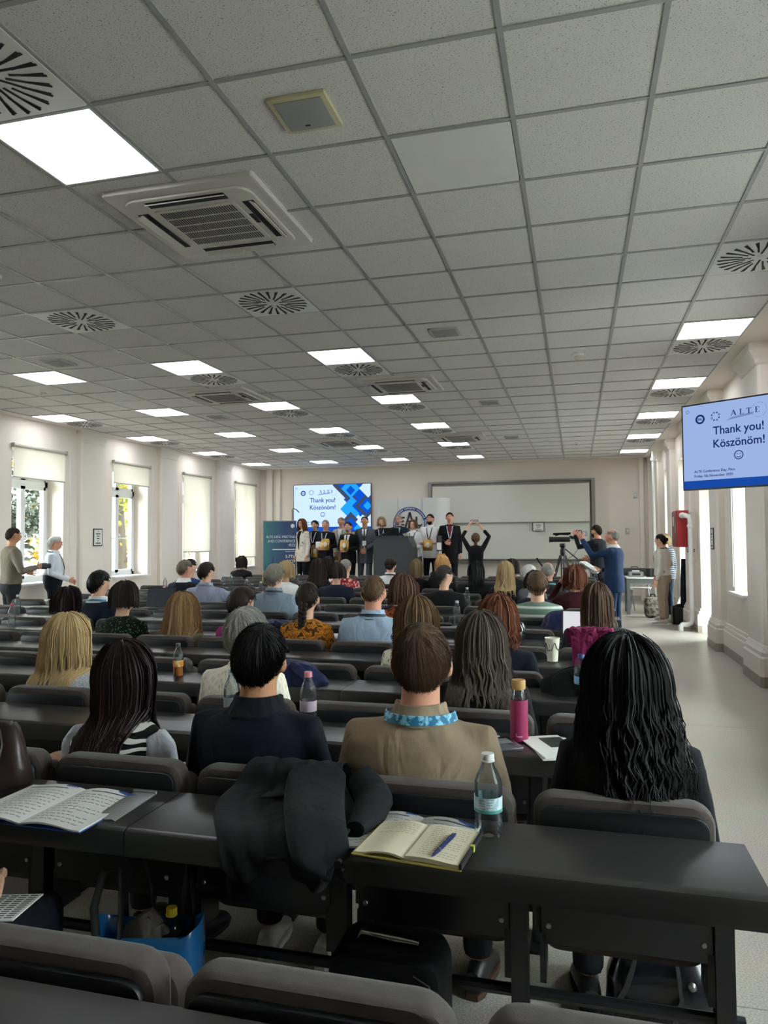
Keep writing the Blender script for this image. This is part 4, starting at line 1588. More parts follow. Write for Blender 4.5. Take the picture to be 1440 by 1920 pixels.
# --- row 4
sit(4, 9, 1.262, 'man with neat dark hair in a navy suit, left of the dotted blouse', dx=.15, top=cloth('navy suit', '151c2c', .2, .4), top_name='suit_jacket', hair=S_(th=.016, len=.08), mhair=HB_, collar=WHITE, lanyard=mat('blue_lanyard', '4b7f9d', .6), head=(-.3, 0, 0), seed=61)
sit(4, 3, 1.245, 'woman with frizzy brown hair and a rust coloured top', dx=.02, female=True, top=mat_tex('rust_print', ('4a1f10', '9a4a24'), 'noise', 30, .5, .9), top_name='top', hair=Lg(len=.13, amp=.009, lam=.045, th=.024, vol=.012, flare=.2, n=900, back=.03), mhair=mat_hair('frizzy', '33211a', '6b4a38'), seed=67)
# --- row 5
sit(5, 6, 1.295, 'older man with a thick grey bowl haircut in a grey blue shirt', dx=.0, shw=.235, top=cloth('grey blue shirt', '8493a3', .1, .7), top_name='shirt', hair=S_(th=.018, len=.09, vol=.004, lift=.010), mhair=mat_hair('silver brown', '6d675e', 'a39c90'), collar=cloth('grey blue shirt', '8493a3'), lanyard=mat('dark_lanyard', '22303c', .6), seed=71)
sit(5, 1, 1.24, 'person with brown hair in a sage green sweater with white stripes', dx=.05, shw=.225, top=mat_tex('sage_stripes', ('6f8577', '6f8577', 'd0d6cd'), 'wave z', 4.6, .72, .9, soft=.02), top_name='sweater', hair=S_(th=.020, len=.09, vol=.004), mhair=HBR, head=(.1, 0, 0), seed=73)
# --- row 6
sit(6, 8, 1.285, 'man with dark hair in a lavender grey shirt, leaning to the right', dx=-.23, shw=.245, top=cloth('lavender shirt', '8f93a8', .1, .8), top_name='shirt', hair=S_(th=.012, len=.06), mhair=HDB, collar=cloth('lavender shirt', '8f93a8'), lanyard=mat('grey_lanyard', '6b7280', .6), head=(-.35, 0, .08), arms={1: ((.36, .12, .80), (.46, .40, .84)), -1: 'lap'}, seed=79)
sit(6, 3, 1.255, 'woman with a dark bun and glasses looking right, in a black top', dx=.04, female=True, shw=.235, top=BLACK, top_name='top', hair=S_(th=.016, len=.09, bun=(-.05, -.10, .02)), mhair=mat_hair('grey black', '1b1919', '45403d'), face=True, glasses=True, head=(-.95, 0, 0), seed=83)
sit(6, 0, 1.255, 'woman with curly auburn hair in a burgundy sweater, hand raised to her face', dx=-.12, female=True, top=cloth('burgundy sweater', '3a1119', .3, .5), top_name='sweater', arms={-1: ((-.30, .14, .80), (-.13, .16, 1.10)), 1: 'lap'}, hands={-1: (1, 0, 0)}, hair=Bob(len=.13, amp=.01, lam=.05, vol=.018), mhair=HAU, head=(.25, 0, 0), seed=89)
sit(6, 1, 1.20, 'person with dark hair in a navy blue cardigan over a bright blue shirt', dx=-.02, female=True, top=cloth('navy cardigan', '1c1f35', .2, .5), top_name='cardigan', hair=Bob(len=.05), mhair=HDB, collar=WHITE, head=(-.4, 0, 0), seed=97)
# --- row 7
sit(7, 10, 1.285, 'man with greying brown hair in a dark navy suit near the left windows', dx=-.03, top=NAVY, top_name='suit_jacket', hair=S_(th=.012, len=.06), mhair=mat_hair('greying', '4b4037', '857a6c'), collar=WHITE, head=(-.4, 0, 0), skin='rosy', seed=101)
sit(7, 7, 1.27, 'woman with sandy blonde bob and a white top, behind the grey bowl haircut', dx=-.12, female=True, top=WHITE, top_name='top', hair=Bob(len=.09), mhair=HSG, head=(-.3, 0, 0), seed=103)
sit(7, 6, 1.245, 'person with dark hair in a navy sweater in front of the red patterned shirt', dx=.05, female=True, shw=.235, top=cloth('navy sweater', '141b2b', .3, .5), top_name='sweater', hair=Bob(len=.06), mhair=HDB, seed=107)
sit(7, 2, 1.27, 'woman with long wavy sandy blonde hair in a black top', dx=.10, female=True, top=BLACK, top_name='top', hair=Lg(len=.26, amp=.007, lam=.10, n=900, flare=.3), mhair=HSG, head=(.1, 0, 0), seed=109)
sit(7, 1, 1.235, 'person with white hair in a grey top, ahead of the striped sweater', dx=-.13, female=True, top=cloth('grey top', '5b5d61'), top_name='top', hair=S_(th=.022, len=.09, vol=.006), mhair=HWH, seed=113)
# --- row 8 and beyond
sit(8, 11, 1.275, 'man in a bright blue jacket, half hidden behind the navy suited man at the left', dx=.03, top=cloth('royal blue jacket', '1f3f66'), top_name='jacket', hair=S_(th=.012, len=.06), mhair=HDB, head=(-.5, 0, 0), face=True, seed=127)
sit(8, 7, 1.275, 'woman with very long dark wavy hair in black, left of centre', dx=-.02, female=True, top=BLACK, top_name='top', hair=Lg(len=.28, amp=.009, lam=.08, n=900, vol=.012, flare=.4), mhair=HDB, seed=131)
sit(8, 3, 1.245, 'woman with straight black hair in a black coat, right of centre', dx=.14, female=True, shw=.26, top=BLACK, top_name='coat', hair=Lg(len=.20, amp=.001), mhair=HB_, seed=137)
sit(8, 1, 1.235, 'bald man with a dark grey jacket, left of the video tripod', dx=.04, top=CHAR, top_name='jacket', hair=S_(th=.003, len=.02, bald=1.0), mhair=HGR, skin='rosy', lanyard=mat('teal_lanyard', '3f8791', .6), collar=CHAR, seed=139)
sit(9, 7, 1.245, 'person with grey hair in a red patterned shirt', dx=.08, top=mat_tex('red_print', ('7c1f28', 'b13c42', 'd7b4a6'), 'noise', 26, .5, .9), top_name='shirt', hair=S_(th=.012, len=.06), mhair=HGR, head=(-.3, 0, 0), seed=149)
sit(9, 5, 1.245, 'woman with dark to blonde dip-dyed hair in black, below the lectern', dx=.15, female=True, top=BLACK, top_name='top', hair=Lg(len=.15, amp=.003), mhair=mat_hair('ombre', '4a3b2d', 'a78d68'), seed=151)
sit(9, 4, 1.30, 'woman with honey blonde hair, right of the lectern', dx=.03, female=True, top=BLACK, top_name='top', hair=Bob(len=.10), mhair=mat_hair('honey', 'a9784a', 'd9b07a'), seed=157)
sit(9, 2, 1.25, 'woman with dark brown hair behind the wavy sandy blonde woman', dx=.02, female=True, top=BLACK, top_name='top', hair=Bob(len=.09), mhair=HDB, seed=163)
sit(10, 8, 1.265, 'person with dark reddish hair just behind the long dark wavy hair', dx=-.01, female=True, top=WHITE, top_name='top', hair=Bob(len=.10), mhair=HDR, seed=167)
sit(10, 6, 1.25, 'person with tied dark hair in a white shirt, in front of the lectern', dx=.04, shw=.225, top=WHITE, top_name='shirt', hair=S_(th=.010, len=.08, bun=(.0, -.10, -.03)), mhair=HDB, collar=WHITE, lanyard=mat('black_lanyard', '1b1c20', .6), seed=173)
sit(12, 13, 1.235, 'woman with straight dark hair in black, front left beside the teal banner', dx=.10, female=True, shw=.23, top=BLACK, top_name='jacket', hair=Lg(len=.12, amp=.001), mhair=HDB, seed=179)

# --- standing
GOLD = mat('gold_foil_bag', 'b08b4a', .28, metal=.85, bump=.6, bscale=30)
M_PAPER = mat('paper_white', 'e6e6e3', .6)
DAIS = .25


def stand(x, y, zt, label, floor=DAIS, **kw):
    kw.setdefault('legs', DTROU)
    kw.setdefault('face', True)
    return person(label, x, y, zt, floor=floor, seated=False, det=1, **kw)


TOV = PI * .97      # facing the audience
LAN = mat('white_lanyard', 'b9c7d3', .6)
stand(-6.19, 16.0, 2.03, 'woman with long auburn curls in a white embroidered jacket, left-most on stage', rz=TOV - .35, female=True, top=mat_tex('white_embroidered', ('4c463f', 'dcd6c8'), 'noise', 22, .36, .9), top_name='jacket', hair=Lg(len=.22, amp=.008, lam=.07, n=900, vol=.01, flare=.3, face=50), mhair=HAU, glasses=True, arms='down', legs=BLACK, shirt=BLACK, hem=.78, seed=201)
stand(-6.05, 16.45, 2.01, 'woman with dark hair tied back in a sleeveless black dress, second on stage', rz=TOV, female=True, top=BLACK, top_name='dress', sleeve=.2, hair=S_(th=.018, len=.09, vol=.006, bun=(0, -.11, .0)), mhair=HB_, arms={-1: 'down', 1: 'hold'}, legs=BLACK, skirt=True, lanyard=LAN, seed=202)
stand(-5.62, 16.0, 2.0, 'man with short grey hair in a dark navy shirt holding a gold bag', rz=TOV, top=NAVY, top_name='shirt', hair=S_(th=.008, len=.04), mhair=HGR, skin='rosy', arms='hold', lanyard=LAN, hem=.82, seed=203)
stand(-5.42, 16.55, 2.08, 'tall grey haired man in a beige open shirt, behind the short bearded man', rz=TOV, top=cloth('beige shirt', 'b3aa96', .1, .6), top_name='shirt', hair=S_(th=.006, len=.04, bald=.7), mhair=HGR, skin='rosy', arms={-1: 'down', 1: ((.24, .02, 1.10), (.06, .20, .96))}, lanyard=mat('grey_lanyard', '6b7280', .6), legs=cloth('cream trousers', 'b7ad98'), shirt=WHITE, hem=.72, belly=.03, seed=204)
stand(-5.02, 15.85, 1.945, 'shorter man with a grey beard in a black suit and tie holding a gold bag', rz=TOV, top=BLACK, top_name='suit_jacket', hair=S_(th=.010, len=.05), mhair=HDB, skin='rosy', beard=HGR, arms='hold', shirt=WHITE, tie=mat('black_tie', '141417', .5), lanyard=LAN, hem=.74, belly=.03, legs=BLACK, seed=205)
stand(-4.68, 16.0, 2.075, 'man with receding dark hair in a mid grey suit, left of the lectern', rz=TOV + .25, top=cloth('mid grey suit', '4e525b', .15, .5), top_name='suit_jacket', hair=S_(th=.007, len=.04, bald=.55), mhair=HDB, skin='tan', arms='clasp', shirt=WHITE, tie=mat('dark_tie', '1c2026', .5), badge=True, lanyard=mat('black_lanyard', '1b1c20', .6), legs=cloth('mid grey suit', '4e525b'), hem=.74, seed=206)
stand(-4.40, 16.45, 2.06, 'woman with wavy blonde hair in a dark top, behind the lectern', rz=TOV + .2, female=True, top=cloth('dark plum top', '2a2630'), top_name='top', hair=Bob(len=.10, amp=.007), mhair=HSG, arms='down', lanyard=LAN, seed=207)
stand(-4.0, 16.5, 2.115, 'man with grey hair and glasses in a navy blazer, behind the lectern', rz=TOV, top=cloth('navy blazer', '1a2230'), top_name='blazer', hair=S_(th=.009, len=.05), mhair=HGR, skin='rosy', beard=HGR, glasses=True, arms='down', shirt=cloth('light blue shirt', '8fa6bd'), lanyard=LAN, hem=.74, seed=208)
stand(-3.54, 16.0, 1.975, 'woman with brown bob in white turtleneck and taupe skirt holding a gold bag', rz=TOV, female=True, top=WHITE, top_name='turtleneck', collar=WHITE, hair=Bob(len=.07), mhair=mat_hair('brown bob', '4a3625', '8c6d4c'), glasses=True, arms='hold', legs=cloth('taupe skirt', '6b645c'), skirt=True, lanyard=mat('dark_lanyard', '22303c', .6), seed=209)
stand(-3.15, 16.0, 2.10, 'man with dark beard in a white shirt with rolled sleeves holding a gold bag', rz=TOV, shw=.235, top=WHITE, top_name='shirt', sleeve=.8, collar=WHITE, hair=S_(th=.012, len=.05), mhair=HB_, skin='rosy', beard=HB_, arms='hold', badge=True, lanyard=mat('black_lanyard', '1b1c20', .6), hem=.86, seed=210)
stand(-2.70, 15.9, 2.125, 'tall man in a black blazer over a burgundy shirt, right-most on stage', rz=TOV + .25, shw=.235, top=BLACK, top_name='blazer', hair=S_(th=.011, len=.05), mhair=HDB, skin='rosy', arms={-1: 'down', 1: 'hold'}, shirt=cloth('burgundy shirt', '5d1f2a'), lanyard=LAN, legs=DTROU, hem=.74, seed=211)
stand(-1.96, 14.62, 1.66, 'woman in black with long brown ponytail photographing the stage with raised arms', rz=.12, floor=0.0, female=True, top=BLACK, top_name='tunic', hair=S_(th=.014, len=.08, tail=.42), mhair=mat_hair('ponytail', '3a2a1e', '74563c'), arms={-1: ((-.27, .10, 1.58), (-.13, .22, 1.82)), 1: ((.27, .10, 1.58), (.07, .24, 1.82))}, hands={-1: (1, .4, 0), 1: (-1, .4, 0)}, curl=.9, hem=.45, legs=BLACK, head=(0, .25, 0), face=False, sleeve=.8, seed=212)
stand(.40, 14.6, 1.79, 'cameraman in a dark jacket and headset raising a small camera, behind the blue suit', rz=1.0, floor=0.0, top=cloth('dark jacket', '14171f'), top_name='jacket', hair=S_(th=.014, len=.07), mhair=HDB, skin='rosy', arms={-1: ((-.32, .22, 1.36), (-.16, .40, 1.60)), 1: 'hold'}, hands={-1: (1, 0, 0)}, hem=.76, beard=HDB, seed=213)
stand(.55, 11.6, 1.665, 'bald man in a royal blue suit holding up a phone and a sheaf of papers', rz=1.15, floor=0.0, top=cloth('blue suit', '1c3253', .15, .45), top_name='suit_jacket', hair=S_(th=.004, len=.02, bald=.85), mhair=HGR, skin='rosy', arms={-1: ((-.22, .26, 1.26), (-.13, .46, 1.52)), 1: ((.26, .0, 1.04), (.14, .28, 1.03))}, hands={-1: (1, 0, 0), 1: (-.4, 0, 1)}, collar=WHITE, shirt=WHITE, legs=cloth('blue suit', '1c3253'), hem=.70, head=(.12, .16, 0), seed=214)
stand(1.47, 13.75, 1.60, 'woman with dark tied hair in a cream blouse and beige trousers, standing right', rz=1.15, floor=0.0, female=True, top=cloth('cream blouse', 'cfcabf', .1, .8), top_name='blouse', hair=S_(th=.013, len=.08, bun=(0, -.105, .02)), mhair=HDB, glasses=mat('red_spectacles', '7a2026', .3), arms={-1: 'down', 1: ((.27, -.06, 1.05), (.16, .10, .92))}, legs=cloth('beige trousers', '9a8c79', .2, .8), hem=.80, shoes='b9b2ab', sole='e8e6e2', lanyard=mat('dark_lanyard', '22303c', .6), seed=215)
stand(1.60, 14.50, 1.61, 'person with light hair in a striped top and jeans, half hidden behind the cream blouse', rz=.5, floor=0.0, female=True, top=mat_tex('grey_stripes', ('23262d', '6e737c'), 'wave z', 9, .6, .9), top_name='top', hair=Bob(len=.08), mhair=HSG, arms='down', legs=JEANS, shoes='d9d9d9', sole='e8e6e2', seed=216)
stand(-7.74, 8.62, 1.73, 'man with cropped dark hair in a grey brown sweater holding a camera at far left', rz=-.55, floor=0.0, shw=.23, top=cloth('taupe sweater', '6f675b', .35, .5), top_name='sweater', hair=S_(th=.007, len=.035), mhair=HDB, skin='tan', arms={-1: 'hold', 1: ((.28, .05, 1.12), (.09, .33, 1.16))}, hands={1: (-1, 0, 0), -1: (1, 0, 0)}, legs=cloth('black jeans', '25262a', .3), hem=.88, seed=217)
stand(-8.26, 10.12, 1.625, 'white haired man in a white shirt and tie, hands clasped by the left window', rz=-1.0, floor=0.0, shw=.235, top=cloth('white dress shirt', 'd3dae2', .1, .8), top_name='shirt', hair=S_(th=.020, len=.10, vol=.004, lift=.014, bald=.4), mhair=HWH, skin='rosy', glasses=mat('red_spectacles', '7a2026', .3), arms='clasp', belly=.04, collar=WHITE, tie=mat('plum_tie', '3b2430', .5), lanyard=mat('dark_lanyard', '22303c', .6), badge=True, legs=cloth('navy trousers', '12151f'), hem=.93, seed=218)
first = True
for k in range(-1, NROW - 1):
    for n in range(NSEAT):
        x = SEAT_X0 - SEAT_DX * n
        y = ROW0 + PITCH_Y * k + DESK_D + .012
        if k < 0:
            x -= .022
        if k <= 1 and not in_view(x, y, .7, 260):
            continue
        occ = (k, n) in PEOPLE_SEATS
        lab = ('occupied' if occ else 'empty') + ' tip-up seat, ' + seat_row_label(k, n)
        if first:
            seat_flat.location = (x, y, -.034 if k < 0 else 0)
            seat_flat['label'] = lab
            s = seat_flat
            first = False
        else:
            s = copy_thing(seat_flat, (x, y, -.034 if k < 0 else 0), 0, lab)
        if not occ:
            for c in s.children:
                if c.name.startswith('seat_cushion'):
                    c.rotation_euler = (math.radians(86), 0, 0)
                    c.location = (0, .160, .40)
# ------------------------------------------------------------------ stage: dais, screens, boards, lectern
M_DAIS = mat('dais_carpet', '6e6a64', .9, bump=.2, bscale=300)
d = struct(MB().slab(rrect(-7.95, -1.35, 15.15, 18.98, .02, 2), 0, DAIS, .006).build('trim_60', M_DAIS))
INK = mat('ink_navy', '16254f', .6)


def mat_panel(name, col, s):
    return mat_emit(name, col, s)


def tri_text_logo(root, R, O, sc, mi, mlight):
    """the three emblems at the top of the slide: seal, ornament ring, ALTE with its wedge and ring. R columns = right, up, normal"""
    R3 = Matrix(R)

    def P(x, y, o=.0015):
        return O + R3 @ Vector((x * sc, y * sc, o))

    def ringm(cx, cy, r, w, n=28, o=.0015):
        mb = MB()
        rings = []
        for k in range(n):
            a = 2 * PI * k / n
            rings.append([P(cx + (r + s) * math.cos(a), cy + (r + s) * math.sin(a), q) for s, q in ((w, 0), (w, o), (-w, o), (-w, 0))])
        rings.append(rings[0])
        return mb.loft(rings, False)
    ringm(0, 0, .075, .017).build('seal_ring', mi, root, smooth=False)
    text('EAL', .068 * sc, mi, root, P(0, 0), R, bold=.02, sx=.8, name='seal_letters')
    cx = .30
    mb = MB()
    for k in range(8):
        a = PI / 4 * k + PI / 8
        c = (cx + .075 * math.cos(a), .02 + .075 * math.sin(a))
        q = .02
        if k % 2:
            for dx, dy in ((q, .006), (.006, q)):
                mb.add([P(c[0] + sx * dx, c[1] + sy * dy, .0015) for sx, sy in ((-1, -1), (1, -1), (1, 1), (-1, 1))], [(0, 1, 2, 3)])
        else:
            o1 = [P(c[0] + q * 1.2 * math.cos(b2), c[1] + q * 1.2 * math.sin(b2), .0015) for b2 in [PI / 2 * j for j in range(4)]]
            o2 = [P(c[0] + q * .6 * math.cos(b2), c[1] + q * .6 * math.sin(b2), .0015) for b2 in [PI / 2 * j for j in range(4)]]
            mb.add(o1 + o2, [(j, (j + 1) % 4, 4 + (j + 1) % 4, 4 + j) for j in range(4)])
    stuff(mb.build('ornament', mi, root, smooth=False))
    MB().add([P(.50, -.085, .001), P(.98, -.03, .001), P(1.02, .015, .001), P(.60, -.035, .001)], [(0, 1, 2, 3)]).build('logo_wedge', mlight, root, smooth=False)
    # A L T E with serifs
    mb = MB()

    def bar(x0, y0, x1, y1, w):
        dx, dy = x1 - x0, y1 - y0
        L = math.hypot(dx, dy)
        nx, ny = -dy / L * w, dx / L * w
        mb.add([P(x0 + nx, y0 + ny), P(x0 - nx, y0 - ny), P(x1 - nx, y1 - ny), P(x1 + nx, y1 + ny)], [(0, 1, 2, 3)])
    h = .10
    x = .60
    bar(x, 0, x + .038, h, .004); bar(x + .038, h, x + .08, 0, .010); bar(x + .017, .035, x + .062, .035, .004); bar(x - .014, .003, x + .018, .003, .004); bar(x + .058, .003, x + .098, .003, .004)
    x = .75
    bar(x + .02, 0, x + .02, h, .010); bar(x, .003, x + .075, .003, .004); bar(x + .072, 0, x + .076, .03, .003); bar(x, h - .003, x + .042, h - .003, .004)
    x = .88
    bar(x + .04, 0, x + .04, h, .010); bar(x, h - .004, x + .08, h - .004, .005); bar(x + .018, .003, x + .062, .003, .004); bar(x + .002, h, x - .002, h - .03, .003); bar(x + .078, h, x + .082, h - .03, .003)
    x = 1.03
    bar(x + .02, 0, x + .02, h, .010); bar(x, .003, x + .075, .003, .004); bar(x, h - .003, x + .072, h - .003, .004); bar(x + .02, .052, x + .055, .052, .004); bar(x + .073, 0, x + .077, .03, .003); bar(x + .07, h, x + .074, h - .028, .003)
    for v in range(len(mb.v)):
        p = Vector(mb.v[v]) + R3 @ Vector((0, (.035 - .04) * sc, .0006))
        mb.v[v] = tuple(p)
    stuff(mb.build('logo_letters', mi, root, smooth=False))
    rg = MB()
    for k in range(30):
        if k % 5 == 4:
            continue
        a = 2 * PI * k / 30
        c = (1.10 + .13 * math.cos(a), .04 + .13 * math.sin(a))
        w = .008
        rg.add([P(c[0] + sx * w * .8, c[1] + sy * w, .001) for sx, sy in ((-1, -1), (1, -1), (1, 1), (-1, 1))], [(0, 1, 2, 3)])
    stuff(rg.build('logo_ring', mlight, root, smooth=False))


def screen(name, label, O, R, w, h, lit, deco, loc):
    """O = top-left corner of the glass; R columns = right, up, normal(out of the glass)"""
    root = thing(name, label, 'screen', loc)
    R3 = Matrix(R)
    O = Vector(O) - Vector(loc)

    def P(x, y, o=0):
        return O + R3 @ Vector((x, -y, o))

    def quad(nm, pts, m, o):
        return MB().add([P(x, y, o) for x, y in pts], [tuple(range(len(pts)))]).build(nm, m, root, smooth=False)
    b = .012
    mb = MB()
    c = P(w / 2, h / 2, -.028)
    mb.obox(c, (w + 2 * b, h + 2 * b, .05), R3)
    mb.build('casing', mat('screen_casing', '0c0c0e', .35), root, smooth=False)
    quad('display', [(0, h), (w, h), (w, 0), (0, 0)], lit['bg'], .0)
    quad('slide_band', [(0, h), (w, h), (w, h * .905), (0, h * .905)], lit['band'], .001)
    s = h
    tx = lit['ink']
    tri_text_logo(root, R, P(.215 * s, .175 * s), s * .62, tx, lit['soft'])
    cx = .66 * s
    text('Thank you!', .135 * s, tx, root, P(cx, .335 * s, .001), R, bold=.012, sx=.95)
    text('Köszönöm!', .135 * s, tx, root, P(cx, .49 * s, .001), R, bold=.012, sx=.95)
    ring = MB()
    cc = (cx, .64 * s)
    for r0, w0, a0, a1 in ((.048, .005, 0, 2 * PI), (.027, .004, PI * 1.15, PI * 1.85)):
        n = 24
        rr = []
        for k in range(n + 1):
            a = a0 + (a1 - a0) * k / n
            rr.append([P(cc[0] + (r0 * s + q * s) * math.cos(a), cc[1] - (r0 * s + q * s) * math.sin(a), o) for q, o in ((-w0, .001), (w0, .001), (w0, .0016), (-w0, .0016))])
        ring.loft(rr, True)
    for sx in (-1, 1):
        ring.ball(P(cc[0] + sx * .017 * s, cc[1] - .014 * s, .001), .006 * s, 8, 6)
    stuff(ring.build('smiley', tx, root, smooth=False))
    text('ALTE Conference Day, Pécs', .042 * s, tx, root, P(.13 * s, .80 * s, .001), R, 'LEFT', bold=.01)
    text('Friday 7th November 2025', .042 * s, tx, root, P(.13 * s, .855 * s, .001), R, 'LEFT', bold=.01)
    sm = MB()
    for k in range(8):
        a = PI / 4 * k
        sm.add([P(.06 * s + .018 * s * math.cos(a) + dx * s, .07 * s + .018 * s * math.sin(a) + dy * s, .001) for dx, dy in ((-.006, .006), (.006, .006), (.006, -.006), (-.006, -.006))], [(0, 1, 2, 3)])
    stuff(sm.build('corner_ornament', lit['soft'], root, smooth=False))
    if deco:
        # lattice of blue squares down the right-hand side
        def dia(cx, cy, r, m, o):
            pts = [(cx, cy + r), (cx + r, cy), (cx, cy - r), (cx - r, cy)]
            # clip to the display
            def clip(ps, f, cut):
                out = []
                for i in range(len(ps)):
                    a_, b_ = ps[i], ps[(i + 1) % len(ps)]
                    fa, fb = f(a_), f(b_)
                    if fa >= 0:
                        out.append(a_)
                    if fa * fb < 0:
                        t = fa / (fa - fb)
                        out.append((a_[0] + (b_[0] - a_[0]) * t, a_[1] + (b_[1] - a_[1]) * t))
                return out
            for f in (lambda p: p[0], lambda p: w - p[0], lambda p: p[1], lambda p: h * .995 - p[1]):
                pts = clip(pts, f, 0)
                if len(pts) < 3:
                    return
            quad('slide_square', pts, m, o)
        g, b1, b2, b3, wh = lit['grey'], lit['b1'], lit['b2'], lit['b3'], lit['bg']
        u = w / 2.23
        for cx, cy, r, m, o in ((1.66, .02, .52, g, .001), (1.66, .02, .36, b1, .0015), (1.66, .12, .27, b2, .002), (1.66, .17, .13, b1, .0025),
                                (1.66, .40, .17, g, .0018), (1.98, .42, .52, b1, .0012), (1.70, .68, .34, b2, .0021), (1.98, .60, .28, b1, .0024), (2.12, .60, .34, g, .0027), (2.12, .60, .22, b1, .003), (2.14, .60, .12, b2, .0034),
                                (2.16, .12, .26, wh, .0036), (1.66, 1.10, .34, g, .0028), (1.66, 1.22, .30, b1, .0031), (2.0, 1.04, .20, wh, .0036), (1.86, 1.22, .12, b2, .0038)):
            dia(cx * u, cy * u, r * u, m, o)
    return root


def litset(pre, bg, s):
    f = lambda c, k=1: mat_emit(pre + c, c, s * k)
    return dict(bg=mat_emit(pre + 'bg', bg, s), band=f('1b4fb0', .9), ink=f('1a3576', .8), soft=f('7f95c4', .9), grey=f('3c4a66', .8), b1=f('0a4fc4', .9), b2=f('1f93f4', 1), b3=f('0b3fa0', .9))


LIT_F = litset('front ', 'b9d2fb', 1.25)
LIT_R = litset('side ', '9fb7e8', .88)
rF = screen('wall_screen', 'big flat screen with a blue lattice slide, behind the people on stage', (-7.59, 18.93, 3.055), ((1, 0, 0), (0, 0, -1), (0, 1, 0)), 2.22, 1.28, LIT_F, True, (-6.48, 18.93, 2.4))
yw = -0.62
Rt = ((math.cos(yw), 0, math.sin(yw)), (math.sin(yw), 0, -math.cos(yw)), (0, 1, 0))
rR = screen('hanging_screen', 'flat screen reading Thank you, hanging at the right edge of the picture', (0.873, 6.475, 2.605), Rt, 1.22, .685, LIT_R, False, (1.36, 6.13, 2.26))
mb = MB()
mb.tube([(.05, .07, .02), (.16, .22, .02), (.56, .30, .02)], .022, 10)
mb.build('mount_arm', mat('mount_black', '1c1c1f', .4), rR)
MB().box(.545, .57, .2, .4, -.12, .16).build('mount_plate', mat('mount_black', '1c1c1f', .4), rR, smooth=False)
MB().obox((.055, .077, 0), (.3, .07, .25), Matrix.Rotation(yw, 3, 'Z')).build('mount_bracket', mat('mount_black', '1c1c1f', .4), rR, smooth=False)

# whiteboard, two sliding leaves
wb = thing('whiteboard', 'wide two-leaf sliding whiteboard with a grey frame on the front wall', 'whiteboard', (-1.65, 18.98, .95))
M_WB = mat('whiteboard_enamel', 'd5d3c8', .22, spec=.5)
M_ALU = mat('aluminium_frame', '8d8c88', .38, metal=.7)
hw = 2.07
for nm, y, z0, z1 in (('lower_leaf', -.07, .06, 1.04), ('upper_leaf', -.11, 1.0, 1.98)):
    o = MB().box(-hw + .06, hw - .09, y - .012, y, z0, z1).build(nm, M_WB, wb, smooth=False)
    f = MB()
    for a in ((-hw + .05, hw - .08, z0 - .012, z0 + .012), (-hw + .05, hw - .08, z1 - .012, z1 + .012)):
        f.box(a[0], a[1], y - .018, y + .004, a[2], a[3])
    stuff(f.build('leaf_rail', M_ALU, o, smooth=False))
for x in (-hw, hw):
    MB().box(x - .045, x + .045, -.15, 0, -.02, 2.09).build('post', M_ALU, wb, smooth=False)
MB().box(-hw, hw, -.14, 0, 2.04, 2.09).build('top_rail', M_ALU, wb, smooth=False)
MB().box(-hw, hw, -.20, 0, -.03, .02).build('pen_tray', M_ALU, wb, smooth=False)


def notice(x, y, z, w, h, R, label, col='2a2a2a'):
    root = thing('framed_notice', label, 'sign', (x, y, z), group='small framed notices')
    R3 = Matrix(R)
    MB().obox((0, 0, 0), (w, h, .012), R3).build('frame', mat('notice_frame_' + col, col, .4), root, smooth=False)
    MB().obox(R3 @ Vector((0, 0, .0055)), (w * .86, h * .88, .004), R3).build('card', mat('notice_card', 'e0ded4', .6), root, smooth=False)
    pm = MB()
    for k, (ww, hh) in enumerate(((.08, .05), (.5, .06), (.3, .05), (.3, .05), (.2, .03), (.55, .07))):
        pm.obox(R3 @ Vector((0, h * (.34 - .135 * k), .0078)), (w * ww, h * hh, .001), R3)
    stuff(pm.build('print', mat('notice_ink', '3a3a3a', .7), root, smooth=False))


RX_L = ((0, 0, 1), (1, 0, 0), (0, 1, 0))      # on the left wall, read from +x: right=+y
RX_R = ((0, 0, -1), (-1, 0, 0), (0, 1, 0))
notice(-.93, 18.835, 1.835, .30, .22, FACE_CAM, 'small framed notice hung on the lower whiteboard leaf')
notice(XL + .098, 11.62, 1.60, .26, .32, RX_L, 'small dark framed notice between the first two left windows')
notice(XR - .107, 10.95, 1.51, .22, .30, RX_R, 'small framed notice on the pilaster right of the hanging screen, low down')

# pop-up display wall with the round seal
pw = thing('display_wall', 'curved white pop-up display wall with a round blue seal behind the lectern', 'display wall', (-4.02, 17.75, DAIS))
mb = MB()
pts = []
for k in range(21):
    t = -1 + 2 * k / 20
    pts.append((t * .94, .16 * t * t if abs(t) < .86 else .16 * t * t + (abs(t) - .86) * 1.6))
rings = []
for z in (0.02, 2.32):
    rings.append([(x, y, z) for x, y in pts] + [(x, y + .05, z) for x, y in pts[::-1]])
mb.loft(rings, True)
mb.build('panel', mat('display_vinyl', 'd2d1cd', .5), pw, smooth=50)
sm = MB()
for x in (-.31, .31):
    sm.box(x - .003, x + .003, .010, .016, .03, 2.31)
stuff(sm.build('panel_joint', mat('joint_grey', '8e8d8a', .6), pw, smooth=False))
cz = 1.66
rg = MB()
rr = []
for k in range(41):
    a = 2 * PI * k / 40
    rr.append([(q * math.cos(a), -.004 + .16 * (q * math.cos(a) / .94) ** 2 - o, cz + q * math.sin(a)) for q, o in ((.36, 0), (.36, .004), (.44, .004), (.44, 0))])
rg.loft(rr, False)
rg.build('seal_ring', mat('seal_blue', '24457c', .5), pw, smooth=False)
rl = MB()
